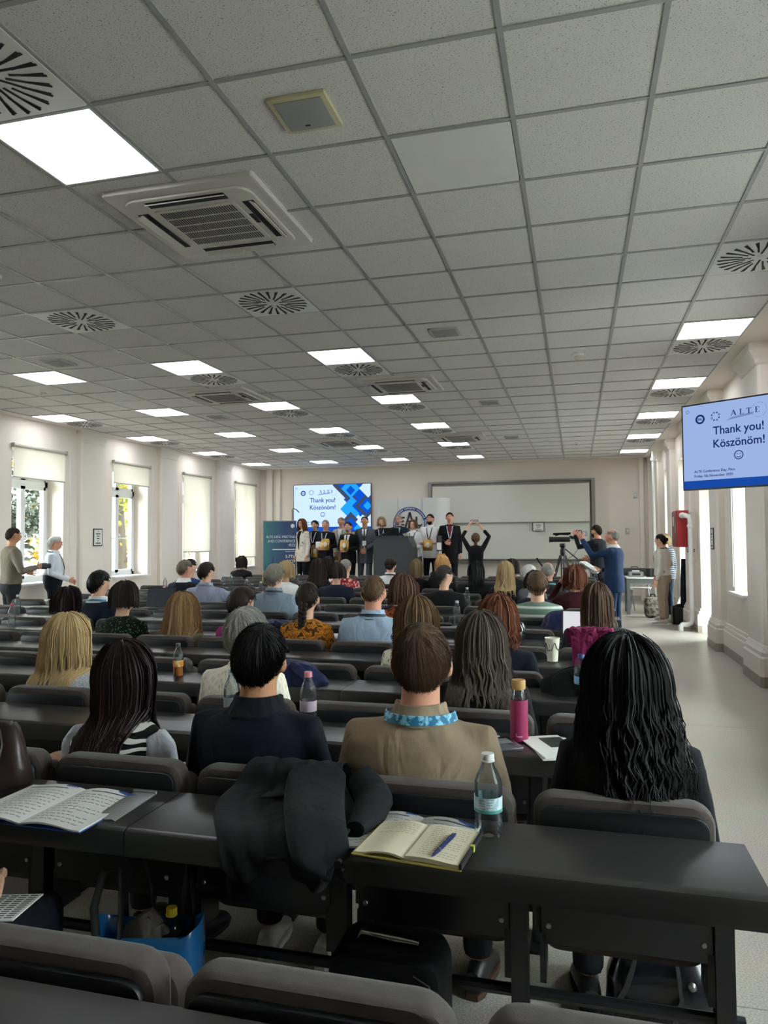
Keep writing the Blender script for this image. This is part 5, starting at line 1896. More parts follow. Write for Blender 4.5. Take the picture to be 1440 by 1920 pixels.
for k in range(44):
    a = PI * 1.12 - PI * 1.24 * k / 43
    if k % 9 == 8:
        continue
    c = Vector((.40 * math.cos(a), -.011 + .16 * (.40 * math.cos(a) / .94) ** 2, cz + .40 * math.sin(a)))
    rl.obox(c, (.018, .003, .034), Matrix.Rotation(PI / 2 - a, 3, 'Y'))
stuff(rl.build('seal_lettering', mat('seal_letter_white', 'dfe4ea', .5), pw, smooth=False))
em = MB()
for x0, z0, x1, z1, w in ((-.27, -.02, -.27, .16, .02), (-.27, .15, -.14, .15, .018), (-.27, .06, -.16, .06, .018), (-.27, -.03, -.15, -.03, .018), (-.11, -.08, 0, .27, .022), (0, .27, .11, -.08, .022), (-.07, .06, .07, .06, .016), (.17, .16, .17, -.06, .022), (.17, -.05, .28, -.05, .018), (0, -.08, -.1, -.22, .018), (0, -.08, .1, -.22, .018), (-.19, -.17, .19, -.17, .016), (.22, -.12, .30, -.02, .014), (-.30, -.12, -.2, -.2, .014)):
    v = Vector((x1 - x0, 0, z1 - z0))
    c = Vector(((x0 + x1) / 2, -.008 + .16 * ((x0 + x1) / 2 / .94) ** 2, cz + .02 + (z0 + z1) / 2))
    em.obox(c, (v.length + w, .006, 2 * w), Matrix.Rotation(-math.atan2(v.z, v.x), 3, 'Y'))
stuff(em.build('seal_emblem', mat('seal_black', '1c2126', .5), pw, smooth=False))

# roll-up banner
bn = thing('roll_up_banner', 'tall teal and blue roll-up banner for the conference, left of the stage', 'banner', (-6.86, 16.2, DAIS))
m = bpy.data.materials.new('banner_print')
m.use_nodes = True
nt = m.node_tree
bb = nt.nodes['Principled BSDF']
bb.inputs['Roughness'].default_value = .55
tc = nt.nodes.new('ShaderNodeTexCoord')
sx = nt.nodes.new('ShaderNodeSeparateXYZ')
rp = nt.nodes.new('ShaderNodeValToRGB')
rp.color_ramp.elements[0].color = (*hexc('3c7f85'), 1)
rp.color_ramp.elements[1].color = (*hexc('1e3a68'), 1)
rp.color_ramp.elements[1].position = .85
nz = nt.nodes.new('ShaderNodeTexNoise'); nz.inputs['Scale'].default_value = 1.2
ad = nt.nodes.new('ShaderNodeMath'); ad.operation = 'MULTIPLY_ADD'; ad.inputs[1].default_value = .35
nt.links.new(tc.outputs['Generated'], sx.inputs[0]); nt.links.new(tc.outputs['Generated'], nz.inputs['Vector'])
nt.links.new(nz.outputs['Fac'], ad.inputs[0]); nt.links.new(sx.outputs['X'], ad.inputs[2])
nt.links.new(ad.outputs[0], rp.inputs['Fac']); nt.links.new(rp.outputs['Color'], bb.inputs['Base Color'])
MB().box(-.425, .425, -.002, .002, .08, 1.735).build('banner_sheet', m, bn, smooth=False)
MB().slab(rrect(-.44, .44, -.09, .09, .03, 4), 0, .09, .012).build('base_case', M_ALU, bn)
MB().box(-.43, .43, -.012, .012, 1.73, 1.75).build('top_rail', M_ALU, bn, smooth=False)
MB().tube([(0, .03, .05), (0, .03, 1.74)], .010, 8).build('support_pole', M_ALU, bn)
WT = mat('banner_white', 'd9e4e4', .6)
DKT = mat('banner_dark', '173a55', .6)
for s_, z, sz, al, x, mm in (('A L T E', 1.62, .055, 'LEFT', -.36, DKT), ('ALTE 63RD MEETING', 1.36, .088, 'RIGHT', .40, WT), ('AND CONFERENCE', 1.26, .088, 'RIGHT', .40, WT), ('PÉCS', 1.16, .088, 'RIGHT', .40, WT), ('MEDICAL LANGUAGE CENTRE', 1.06, .03, 'RIGHT', .40, WT), ('UNIVERSITY OF PÉCS', 1.01, .03, 'RIGHT', .40, WT), ('5-7TH', .89, .105, 'RIGHT', .40, WT), ('NOV', .78, .105, 'RIGHT', .40, WT), ('2025', .67, .105, 'RIGHT', .40, WT)):
    if s_.startswith('MEDICAL') :
        s_ = 'HOSTED BY THE UNIVERSITY'
        # the small line cannot be read in the photograph: a plain pale stroke stands for it
        MB().box(-.19, .40, -.0035, -.002, z - .010, z + .012).build('small_print', WT, bn, smooth=False)
        continue
    text(s_, sz, mm, bn, (x, -.003, z), FACE_CAM, al, bold=.012 if sz > .1 else 0, sx=.92)
ds = MB()
ds.lathe([(.05, 0), (.045, .004), (0, .004)], 18)
for i, (x, y, z) in enumerate(ds.v):
    ds.v[i] = (x + .33, -.002 - z, y + 1.62)
ds.build('round_seal', WT, bn)
tw = MB()
tw.tube([(-.17, -.003, .09), (-.17, -.003, .75), (-.17, -.003, .92)], [.03, .022, .001], 4, flat=.1)
tw.build('printed_spire', DKT, bn)

# lectern with laptop, microphone stand
lc = thing('lectern', 'dark grey lectern with a cut corner in front of the people on stage', 'lectern', (-3.86, 15.35, DAIS))
M_LEC = mat('lectern_anthracite', '3e4044', .5)
prof = [(-.44, 0), (.44, 0), (.44, 1.12), (.34, 1.33), (-.44, 1.33)]
mb = MB()
rings = [[(x, y, z) for x, z in prof] for y in (0, .5)]
mb.loft(rings, True)
mb.build('body', M_LEC, lc, smooth=False)
MB().box(-.46, .35, -.02, .52, 1.33, 1.355).build('top_board', M_LEC, lc, smooth=False)
lp = thing('laptop', 'open black laptop standing on the lectern', 'laptop', (-3.92, 15.6, DAIS + 1.355))
MB().slab(rrect(-.17, .17, -.12, .12, .01, 2), 0, .016, .003).build('keyboard_base', mat('laptop_black', '17181a', .4), lp)
MB().obox((0, -.13, .085), (.34, .008, .20), Matrix.Rotation(.25, 3, 'X')).build('lid', mat('laptop_black', '17181a', .4), lp, smooth=False)
bw = thing('snack_bowl', 'small light bowl with a dark filling on the lectern, right of the laptop', 'bowl', (-3.60, 15.5, DAIS + 1.355))
MB().lathe([(.0, 0), (.045, 0), (.065, .03), (.07, .055), (.062, .055), (.055, .03), (0, .02)], 18).build('bowl', mat('bowl_cream', 'c9c2b2', .5), bw)
MB().ball((0, 0, .05), (.055, .055, .018), 12, 6).build('filling', mat('filling', '4b3a28', .8), bw)
ms = thing('microphone_stand', 'black boom microphone stand left of the lectern', 'microphone stand', (-4.43, 15.25, DAIS))
mm = mat('mic_black', '141416', .4)
MB().lathe([(0, .02), (.12, .016), (.13, 0)], 20).build('base', mm, ms)
MB().tube([(0, 0, .01), (0, 0, 1.16)], .011, 8).build('pole', mm, ms)
MB().tube([(-.28, 0, 1.03), (0, 0, 1.16), (.30, 0, 1.36)], .008, 8).build('boom', mm, ms)
MB().tube([(.28, 0, 1.345), (.42, 0, 1.42)], [.018, .024], 10).build('microphone', mm, ms)

# hooked steel pole beside the big screen, switch boxes, cable duct
hp = MB()
hp.tube([(0, 0, 0), (0, 0, 2.12), (.03, 0, 2.17), (.12, 0, 2.13), (.2, 0, 2.05)], .016, 8)
o = tag(hp.build('hooked_pole', mat('pole_grey', '7c7a74', .4, metal=.5)), 'grey pole with a bent top leaning behind the left edge of the big screen', 'pole')
o.location = (-7.62, 18.88, DAIS)
for x, z, lab in ((-8.05, 2.26, 'small white thermostat box on the front wall left of the big screen'), (1.42, 2.60, 'small white sensor box high on the front wall, right side'), (1.22, 1.72, 'white double socket on the front wall, right side')):
    root = thing('wall_box', lab, 'box', (x, YF, z))
    MB().slab(rrect(-.05, .05, -.07, .07, .01, 3), 0, .035, .006, lambda a, b_, c: (a, -c, b_)).build('cover', mat('box_white', 'c8c6bf', .5), root)
    MB().slab(rrect(-.02, .02, -.02, .02, .004, 2), .034, .04, .002, lambda a, b_, c: (a, -c, b_)).build('button', M_WHITE, root)
cd = MB().box(-6.83, -6.80, YF - .015, YF, 3.05, CZ)
tag(cd.build('cable_duct', M_PLASTER, smooth=False), 'thin white cable duct from ceiling to the big screen', 'cable duct')

# ------------------------------------------------------------------ right-hand side: hydrant cabinet, pipes, table, camera
hy = thing('hydrant_cabinet', 'red steel hydrant cabinet on the right wall above the cream blouse', 'cabinet', (1.64, 13.35, 1.37))
M_RED = mat('hydrant_red', 'a3202a', .38)
MB().slab(rrect(0, .17, -.25, .38, .012, 3), 0, .62, .006).build('body', M_RED, hy)
dr = MB().box(-.012, .0, -.23, .36, .02, .60).build('door', mat('hydrant_door', '7d3a35', .35), hy, smooth=False)
MB().box(-.022, -.012, -.20, -.17, .25, .40).build('door_handle', M_STEEL, dr, smooth=False)
MB().box(-.014, -.012, .05, .25, .36, .52).build('door_label', mat('label_white', 'd9d7d2', .5), dr, smooth=False)
pp = thing('water_pipe', 'white pipe running from the red cabinet down to the floor', 'pipe', (1.74, 13.0, 0))
M_PIPE = mat('pipe_white', 'e3e2de', .35)
mb = MB()
mb.tube([(-.03, .10, 1.90), (-.03, -.03, 1.90), (.0, -.10, 1.895), (.06, -.12, 1.87), (.075, -.12, 1.80), (.075, -.12, .20), (.06, -.12, .13), (.0, -.12, .10), (-.08, -.12, .10), (-.105, -.12, .07), (-.105, -.12, .0)], .042, 12)
mb.build('pipe', M_PIPE, pp)
for p in ((-.03, -.02, 1.90), (.075, -.12, 1.72)):
    MB().ball(p, (.055, .055, .05), 12, 8).build('joint', M_PIPE, pp)
MB().tube([(.02, -.12, 1.30), (.13, -.12, 1.30)], .012, 6).build('clamp', M_DARK, pp)
MB().tube([(.02, -.12, 1.33), (.13, -.12, 1.33)], .012, 6).build('clamp', M_DARK, pp)
p2 = thing('heating_pipe', 'short capped white pipe stub by the floor right of the hydrant pipe', 'pipe', (1.95, 12.90, 0))
MB().tube([(0, 0, 0), (0, 0, .30)], .04, 12).build('pipe', M_PIPE, p2)
MB().tube([(0, 0, .28), (0, 0, .40)], [.052, .048], 12).build('cap', M_PIPE, p2)
p3_ = thing('heating_pipe', 'tall thin white pipe up the front right corner of the room', 'pipe', (1.72, 17.6, 0))
MB().tube([(0, 0, 0), (0, 0, CZ)], .035, 10).build('pipe', M_PIPE, p3_)
MB().tube([(0, 0, 3.30), (0, 0, 3.36)], .06, 10).build('collar', M_PIPE, p3_)

tb = thing('side_table', 'white topped table with grey legs in the front right corner', 'table', (1.30, 15.75, 0))
MB().slab(rrect(-.35, .45, -.38, .40, .01, 2), .715, .745, .004).build('table_top', mat('table_white', 'dedfdc', .35), tb)
MB().box(-.33, .43, -.35, -.32, .62, .715).build('apron', mat('table_grey', '5c5f60', .45), tb, smooth=False)
for x, y in ((-.31, -.33), (.41, -.33), (-.31, .36), (.41, .36)):
    MB().box(x - .03, x + .03, y - .03, y + .03, 0, .715).build('leg', mat('table_grey', '5c5f60', .45), tb, smooth=False)
pr = thing('projector', 'grey box projector lying on the white side table', 'projector', (1.16, 15.75, .745))
MB().slab(rrect(-.15, .15, -.12, .12, .03, 4), 0, .10, .02).build('body', mat('projector_grey', '8b8d8c', .45), pr)
MB().box(-.08, .08, -.123, -.118, .03, .07).build('grille', M_DARK, pr, smooth=False)
MB().slab(rrect(-.07, .07, -.05, .05, .01, 2), .098, .125, .006).build('paper_pad', M_PAPER, pr)
bi = thing('pencil_bin', 'black open bin on the white side table', 'bin', (1.42, 15.62, .745))
MB().lathe([(0, 0), (.07, 0), (.085, .17), (.078, .17), (.064, .01), (0, .01)], 18).build('bin', mat('bin_black', '18191b', .5), bi)
bt = MB().lathe([(0, 0), (.03, 0), (.032, .12), (.012, .15), (.014, .20), (0, .20)], 14)
o = tag(bt.build('spray_bottle', mat('spray_white', 'd8d8d5', .4)), 'white spray bottle standing behind the black bin', 'bottle')
o.location = (1.44, 15.83, .745)
ml = thing('monitor_case', 'dark flat case standing at the back of the side table', 'case', (1.14, 16.08, .745))
MB().slab(rrect(-.2, .25, -.03, .03, .01, 2), 0, .16, .01).build('shell', mat('case_dark', '3b3d40', .5), ml)
MB().tube([(-.05, 0, .155), (-.04, 0, .185), (.08, 0, .185), (.09, 0, .155)], .008, 6).build('handle', M_DARK, ml)
for x, y, rz, lab in ((.88, 16.35, .3, 'white shell chair with steel legs left of the side table'), (1.32, 16.75, -.2, 'white shell chair behind the side table by the wall')):
    ch = thing('visitor_chair', lab, 'chair', (x, y, 0), rz, 'white visitor chairs')
    MB().slab(rrect(-.22, .22, -.2, .2, .06, 5), .44, .462, .008).build('seat', mat('chair_shell', 'cfcfca', .4), ch)
    MB().slab(rrect(-.20, .20, .50, .86, .06, 5)[::-1], .20, .222, .008, lambda a, b_, c: (a, c + (b_ - .5) * .12, b_)).build('backrest', mat('chair_shell', 'cfcfca', .4), ch)
    for sx_, sy_ in ((-1, -1), (1, -1), (-1, 1), (1, 1)):
        MB().tube([(sx_ * .18, sy_ * .16, .44), (sx_ * .23, sy_ * .22, 0)], .011, 8).build('leg', M_STEEL, ch)
    for sx_ in (-1, 1):
        MB().tube([(sx_ * .15, .17, .44), (sx_ * .16, .22, .55)], .011, 8).build('back_stay', M_STEEL, ch)
bk = thing('backpack', 'grey patterned backpack on the floor behind the cream blouse', 'backpack', (1.40, 14.9, 0))
mb = MB()
mb.slab(rrect(-.16, .16, -.11, .11, .06, 5), 0, .40, .08)
mb.build('bag', mat_tex('camo', ('57504a', '8d857b'), 'noise', 18, .5), bk)
MB().slab(rrect(-.12, .12, -.14, -.09, .02, 4), .04, .22, .02).build('front_pocket', mat_tex('camo', ('57504a', '8d857b'), 'noise', 18, .5), bk)
MB().tube([(-.05, 0, .38), (-.03, 0, .45), (.03, 0, .45), (.05, 0, .38)], .012, 8).build('handle', M_DARK, bk)
cr = thing('black_crate', 'black crate with dark cloth in it on the floor by the red cabinet', 'crate', (1.77, 13.98, 0))
mb = MB()
for a in ((-.14, .14, -.2, .2, 0, .02), (-.14, -.12, -.2, .2, 0, .30), (.12, .14, -.2, .2, 0, .30), (-.14, .14, -.2, -.18, 0, .30), (-.14, .14, .18, .2, 0, .30)):
    mb.box(*a)
mb.build('shell', mat('crate_black', '151618', .5), cr, smooth=False)
MB().ball((0, 0, .26), (.115, .17, .09), 14, 8).build('cloth', BLACK, cr)
jk = MB()
rings = []
for i in range(9):
    t = i / 8
    rings.append([(.05 * (1 + .5 * t) * math.cos(a) + .012 * math.sin(3 * a + t * 4), .10 * (.5 + .7 * math.sin(PI * min(.75, t * .75 + .1))) * math.sin(a), -.95 * t) for a in [2 * PI * k / 16 for k in range(16)]])
jk.loft([r[::-1] for r in rings], True)
o = tag(jk.build('hanging_jacket', cloth('navy hanging jacket', '131a2b', .2, .9)), 'dark navy jacket hanging on the right wall behind the hydrant pipe', 'jacket')
o.location = (1.86, 14.0, 1.15)

# video camera on a tripod, its desk and kit
vc = thing('video_camera', 'black professional video camera on the tripod', 'camera', (-.27, 14.95, 1.43), 0)
vb = mat('camera_black', '121214', .45)
MB().slab(rrect(-.17, .15, -.06, .06, .02, 3), .03, .13, .012).build('body', vb, vc)
MB().tube([(-.14, 0, .08), (-.26, 0, .08)], [.05, .055], 14).build('lens', vb, vc)
MB().tube([(-.14, 0, .16), (-.05, 0, .19), (.12, 0, .18)], .018, 8).build('top_handle', vb, vc)
MB().tube([(-.18, -.02, .19), (.16, -.02, .20)], .022, 8).build('microphone', vb, vc)
MB().obox((.18, 0, .12), (.10, .07, .06), Matrix.Rotation(.2, 3, 'Y')).build('viewfinder', vb, vc, smooth=False)
MB().tube([(.15, 0, .07), (.27, 0, .06), (.30, .0, -.10), (.22, 0, -.22), (.12, 0, -.30)], .005, 6).build('cable', vb, vc)
tp = thing('tripod', 'black video tripod standing behind the bald man', 'tripod', (-.27, 14.95, 0))
MB().lathe([(.03, 1.18), (.05, 1.22), (.05, 1.30), (.035, 1.34), (.06, 1.37), (.06, 1.43), (0, 1.43)], 16).build('head', vb, tp)
MB().tube([(.04, 0, 1.33), (.28, .0, 1.12)], .012, 8).build('pan_handle', vb, tp)
for k in range(3):
    a = 2 * PI * k / 3 + .5
    c, s = math.cos(a), math.sin(a)
    lg = MB()
    for o_ in (-.025, .025):
        lg.tube([(.05 * c - o_ * s, .05 * s + o_ * c, 1.20), (.24 * c - o_ * s, .24 * s + o_ * c, .62)], .012, 6)
    lg.tube([(.22 * c, .22 * s, .66), (.42 * c, .42 * s, .02)], .014, 6)
    lg.box(.235 * c - .03, .235 * c + .03, .235 * s - .03, .235 * s + .03, .60, .66)
    stuff(lg.build('leg', vb, tp))
MB().lathe([(.0, .55), (.22, .55), (.22, .56), (0, .56)], 3).build('spreader', vb, tp)
tk = thing('equipment_table', 'small dark table with recording kit between the tripod and the blue suit', 'table', (.16, 15.65, 0))
MB().slab(rrect(-.45, .30, -.25, .28, .01, 2), .90, .93, .004).build('table_top', mat('kit_table', '2a2b2d', .45), tk)
for x, y in ((-.42, -.22), (.27, -.22), (-.42, .25), (.27, .25)):
    MB().box(x - .02, x + .02, y - .02, y + .02, 0, .90).build('leg', M_FRAME, tk, smooth=False)
mxr = thing('mixer_desk', 'black mixing unit with pale knobs on the equipment table', 'mixer', (.08, 15.62, .93))
MB().obox((0, 0, .04), (.34, .24, .07), Matrix.Rotation(.12, 3, 'X')).build('housing', vb, mxr, smooth=False)
kb = MB()
for i in range(6):
    for j in range(3):
        kb.tube([(-.13 + i * .05, -.07 + j * .06, .06 + j * .008), (-.13 + i * .05, -.07 + j * .06, .092 + j * .008)], .010, 6)
stuff(kb.build('knob', mat('knob_grey', '9a9a98', .5), mxr))
tbx = thing('tablet', 'dark tablet on a bent stand left of the tripod', 'tablet', (-.66, 14.55, 0))
MB().tube([(.05, 0, 0), (.05, 0, .85), (0, 0, .98)], .010, 8).build('stand', M_FRAME, tbx)
MB().obox((-.03, 0, 1.05), (.03, .16, .24), Matrix.Rotation(-.6, 3, 'Y')).build('screen', vb, tbx, smooth=False)

# things held in hands
def held(name, label, cat, loc, size, m, rz=0.0, tilt=0.0, bev=.004, lens=False, group=None):
    root = thing(name, label, cat, loc, rz, group)
    Rm = Matrix.Rotation(tilt, 3, 'X')
    b = MB().slab(rrect(-size[0] / 2, size[0] / 2, -size[2] / 2, size[2] / 2, min(size[0], size[2]) * .12, 3), -size[1] / 2, size[1] / 2, min(bev, size[1] * .3), lambda a, b_, c: tuple(Rm @ Vector((a, -c, b_))))
    b.build('body', m, root)
    return root


ph = held('smartphone', 'phone held up by the woman in black, its screen showing the stage', 'phone', (-2.02, 14.90, 1.885), (.16, .009, .078), mat('phone_black', '141518', .3), .12)
MB().box(-.072, .072, -.0055, -.0045, -.032, .032).build('screen', mat_emit('phone_screen', '8d8f9a', .7), ph, smooth=False)
for k, (x, w) in enumerate(((-.05, .02), (-.02, .015), (.02, .022), (.05, .016))):
    MB().box(x - w / 2, x + w / 2, -.0062, -.0055, -.03, .012).build('screen_figure', mat_emit('phone_figure', '2a2c33', .3), ph, smooth=False)
hc = held('camcorder', 'small camera held up by the cameraman in the dark jacket', 'camera', (.05, 14.92, 1.66), (.09, .07, .07), vb, .5)
MB().tube([(-.045, 0, 0), (-.09, 0, 0)], [.028, .03], 12).build('lens', vb, hc)
MB().box(-.10, -.05, -.06, -.05, -.04, .04).build('flip_screen', mat('flip_screen', '4a5663', .3), hc, smooth=False)
bp_ = held('smartphone', 'phone raised in the left hand of the man in the blue suit', 'phone', (.12, 11.87, 1.60), (.15, .01, .075), mat('phone_black', '141518', .3), .9)
MB().box(-.068, .068, -.006, -.005, -.032, .032).build('screen', mat_emit('phone_screen', '8d8f9a', .7), bp_, smooth=False)
for k in range(3):
    o = held('paper_sheet', ('top', 'middle', 'bottom')[k] + ' sheet of the papers held by the man in the blue suit', 'paper', (.20 - .01 * k, 11.86 + .01 * k, 1.09 - .012 * k), (.21, .002, .297), M_PAPER, 1.1, -1.05 + .05 * k, .0005, group='papers in the hand of the blue suit')
    ln_ = MB()
    Rm = Matrix.Rotation(-1.05 + .05 * k, 3, 'X')
    for j in range(7):
        ln_.obox(Rm @ Vector((0, -.0015, .11 - .035 * j)), (.15 if j else .08, .0008, .006 if j else .012), Rm)
    stuff(ln_.build('print', mat('notice_ink', '3a3a3a', .7), o, smooth=False))
cm = held('photo_camera', 'black camera held at the chest by the man in the taupe sweater', 'camera', (-7.50, 8.98, 1.17), (.13, .07, .09), vb, -.55)
MB().tube([(0, .035, 0), (0, .10, 0)], [.035, .038], 14).build('lens', vb, cm)
MB().box(-.045, .045, -.038, -.035, -.03, .03).build('rear_screen', mat_emit('camera_lcd', 'cfd8e2', .8), cm, smooth=False)


def gift(x, y, z, rz, label, hgt=.27):
    root = thing('gift_bag', label, 'gift bag', (x, y, z), rz, 'gold foil gift bags')
    mb = MB()
    rings = []
    for i, (w, d_, zz) in enumerate(((.085, .035, 0), (.10, .045, hgt * .15), (.105, .05, hgt * .5), (.10, .035, hgt * .85), (.085, .02, hgt))):
        rings.append([(w * math.copysign(abs(math.cos(a)) ** .5, math.cos(a)) + .006 * math.sin(5 * a + i), d_ * math.copysign(abs(math.sin(a)) ** .5, math.sin(a)), zz) for a in [2 * PI * k / 20 for k in range(20)]])
    mb.loft(rings, True)
    mb.build('bag', GOLD, root)
    MB().ball((.01, -.05, hgt * .5), (.05, .012, .06), 10, 8).build('bow', mat('bow_white', 'd8d2c4', .5), root)


gift(-5.93, 16.13, 1.12, 0, 'gold gift bag held low by the woman in the black dress', .30)
gift(-5.53, 15.70, 1.30, 0, 'gold gift bag held by the man in the dark navy shirt', .26)
gift(-5.02, 15.52, 1.28, 0, 'gold gift bag held by the short bearded man in the black suit', .25)
gift(-3.56, 15.68, 1.22, 0, 'gold gift bag held by the woman in the white turtleneck', .30)
gift(-3.15, 15.66, 1.28, 0, 'gold gift bag held by the bearded man in the white shirt', .25)
gift(-2.85, 15.66, .92, 0, 'brown gold gift bag hanging low beside the man in the black blazer', .30)
gift(-5.47, 16.30, .86, 0, 'dark patterned gift bag hanging low beside the tall man in the beige shirt', .28)
o = held('white_card', 'white card held by the man in the dark navy shirt', 'card', (-5.70, 15.70, 1.42), (.13, .012, .15), M_PAPER, 0)
o = held('bottle_box', 'dark boxed bottle with a white label held by the man in the black blazer', 'box', (-2.88, 15.60, 1.44), (.11, .09, .33), mat('bottle_box', '2d3133', .4), 0)
MB().box(-.05, .05, -.047, -.045, -.14, .02).build('label', M_PAPER, o, smooth=False)
# ------------------------------------------------------------------ things on and under the desks
M_PET = mat_glass('pet_plastic', 'eef3f4', .25, .08, .05)
M_WATER = mat_glass('water_fill', 'd5e2e4', .2, .03)


def bottle(x, y, z, h, label, cap, lab=None, lab2=None, fill=None, r=.031, slim=False, n=18, name='water_bottle'):
    root = thing(name, label, 'bottle', (x, y, z))
    b = MB()
    ribs = [(r * (.93 if k % 2 else 1.0), h * (.06 + .022 * k)) for k in range(8)]
    prof = [(0, .004), (r * .55, .002), (r * .92, .003)] + ribs + [(r, h * .26), (r * .97, h * .30), (r * .97, h * .50), (r, h * .54), (r, h * .60), (r * .93, h * .68), (r * .70, h * .78), (r * .46, h * .86), (r * .42, h * .90), (r * .42, h * .93)]
    b.lathe(prof, n)
    b.build('bottle_body', M_PET, root, smooth=60)
    if fill:
        MB().lathe([(0, .006), (r * .9, .006), (r * .9, h * fill[1]), (0, h * fill[1])], n).build('drink', fill[0], root)
    c = MB().lathe([(0, h), (r * .44, h), (r * .47, h * .985), (r * .47, h * .925), (r * .5, h * .92), (r * .5, h * .905), (r * .3, h * .905)], n)
    c.build('cap', cap, root, smooth=30)
    if lab:
        MB().lathe([(r * 1.005, h * .31), (r * 1.012, h * .315), (r * 1.012, h * .49), (r * 1.005, h * .495)], n).build('bottle_label', lab, root, smooth=60)
    if lab2:
        MB().lathe([(r * 1.014, h * .31), (r * 1.018, h * .312), (r * 1.018, h * .345), (r * 1.014, h * .35)], n).build('label_band', lab2, root, smooth=60)
    return root


C_W = mat('cap_white', 'dddddb', .45)
C_P = mat('cap_pink', 'd8899a', .45)
C_B = mat('cap_blue', '29427f', .45)
C_K = mat('cap_black', '1c1a19', .4)
C_R = mat('cap_red', 'c0465a', .45)
C_C = mat('cap_clear', 'c2c8ca', .4)
L_AQ = mat_tex('aqua_label', ('9cc4cf', 'd3e2e4'), 'noise', 120, .48, .5, (1, 1, .35), .06)
L_TEAL = mat('teal_band', '4f9c92', .5)
DZ_ = DESK_Z
b0 = bottle(-.222, 1.835, DZ_, .200, 'clear water bottle with white cap and pale blue label, right of the notebook', C_W, L_AQ, L_TEAL, r=.0345, n=28)
tx_ = MB()
for k in range(8):
    a = -PI / 2 + (-.5 if k % 2 else .05)
    for j in range(5):
        a2 = a + .09 * j
        tx_.obox((.0351 * math.cos(a2), .0351 * math.sin(a2), .096 - .0032 * k), (.0026, .0004, .0012), Matrix.Rotation(a2 + PI / 2, 3, 'Z'))
stuff(tx_.build('fine_print', mat('label_ink', '4d6d78', .6), b0, smooth=False))
bottle(-1.024, 2.70, DZ_, .218, 'clear ribbed water bottle with pink cap beside the black haired man', C_P, mat('frosted_label', 'b9a9b4', .4), r=.033, n=24)
bottle(-1.350, 2.70, DZ_, .215, 'clear water bottle half hidden by the left shoulder of the black haired man', C_C, mat('small_label', '8e9497', .4), r=.033, n=24)
bottle(.012, 3.53, DZ_, .195, 'clear water bottle with dark blue cap left of the long black curls', C_B, mat('lightblue_label', '7fa9cc', .4), r=.034, n=22)
bottle(-2.10, 3.56, DZ_, .178, 'small juice bottle with black cap and orange label behind the dark red hair', C_K, mat_tex('orange_label', ('e0862b', 'd9c79a'), 'noise', 60, .5, .5), None, (mat('juice', 'c8741f', .3), .30), r=.027, n=22, name='juice_bottle')
for x, y, h, cap, lab in ((-4.74, 5.30, .20, C_R, 'clear water bottle with red cap at the far left, nearer of two'), (-5.52, 6.25, .20, C_C, 'clear water bottle at the far left, farther of two'), (-1.00, 6.22, .21, C_C, 'clear water bottle right of the curly mid-brown hair'), (-1.17, 7.98, .21, C_C, 'clear water bottle in front of the woman with bun and glasses'), (-.07, 8.86, .21, C_C, 'clear water bottle in front of the burgundy sweater, left one'), (.01, 8.78, .17, C_P, 'small bottle with pinkish cap in front of the burgundy sweater, right one'), (-5.45, 10.60, .20, C_C, 'clear bottle in a cluster right of the lavender shirt, left one'), (-5.36, 10.66, .20, C_C, 'clear bottle in a cluster right of the lavender shirt, middle one'), (-5.29, 10.56, .18, C_C, 'clear bottle in a cluster right of the lavender shirt, right one'), (-4.62, 9.70, .18, C_C, 'clear bottle one desk nearer than the cluster by the lavender shirt'), (-4.02, 8.86, .20, C_C, 'clear bottle left of the silver bowl haircut'), (-4.60, 11.45, .22, C_C, 'clear bottle left of the long dark wavy hair, taller of two'), (-4.48, 11.40, .18, C_C, 'clear bottle left of the long dark wavy hair, shorter of two'), (-4.93, 8.02, .18, C_P, 'clear bottle with pink cap in front of the very long light brown hair'), (-5.95, 9.70, .20, C_C, 'clear bottle left of the dark navy suited man'), (.24, 13.98, .21, C_C, 'clear water bottle left of the blue suit trousers, left one'), (.33, 14.02, .22, C_C, 'clear water bottle left of the blue suit trousers, right one')):
    bottle(x, y, DZ_, h, lab, cap, n=12)
bottle(-4.74, 11.45, DZ_, .17, 'small orange juice bottle beside the two clear bottles left of the dark wavy hair', C_K, mat('orange_label2', 'c96f2e', .5), None, (mat('juice', 'c8741f', .3), .5), n=12, name='juice_bottle')
wn = thing('wine_bottle', 'small pale bottle with a gold neck near the front left', 'bottle', (-5.16, 11.50, DZ_))
MB().lathe([(0, 0), (.032, 0), (.035, .01), (.034, .09), (.016, .15), (.012, .22), (0, .22)], 14).build('bottle_body', mat('pale_glass', '8f8d5c', .25), wn)
MB().lathe([(.0165, .15), (.0145, .222), (0, .224)], 14).build('foil', mat('gold_foil', 'bfa268', .35, metal=.6), wn)
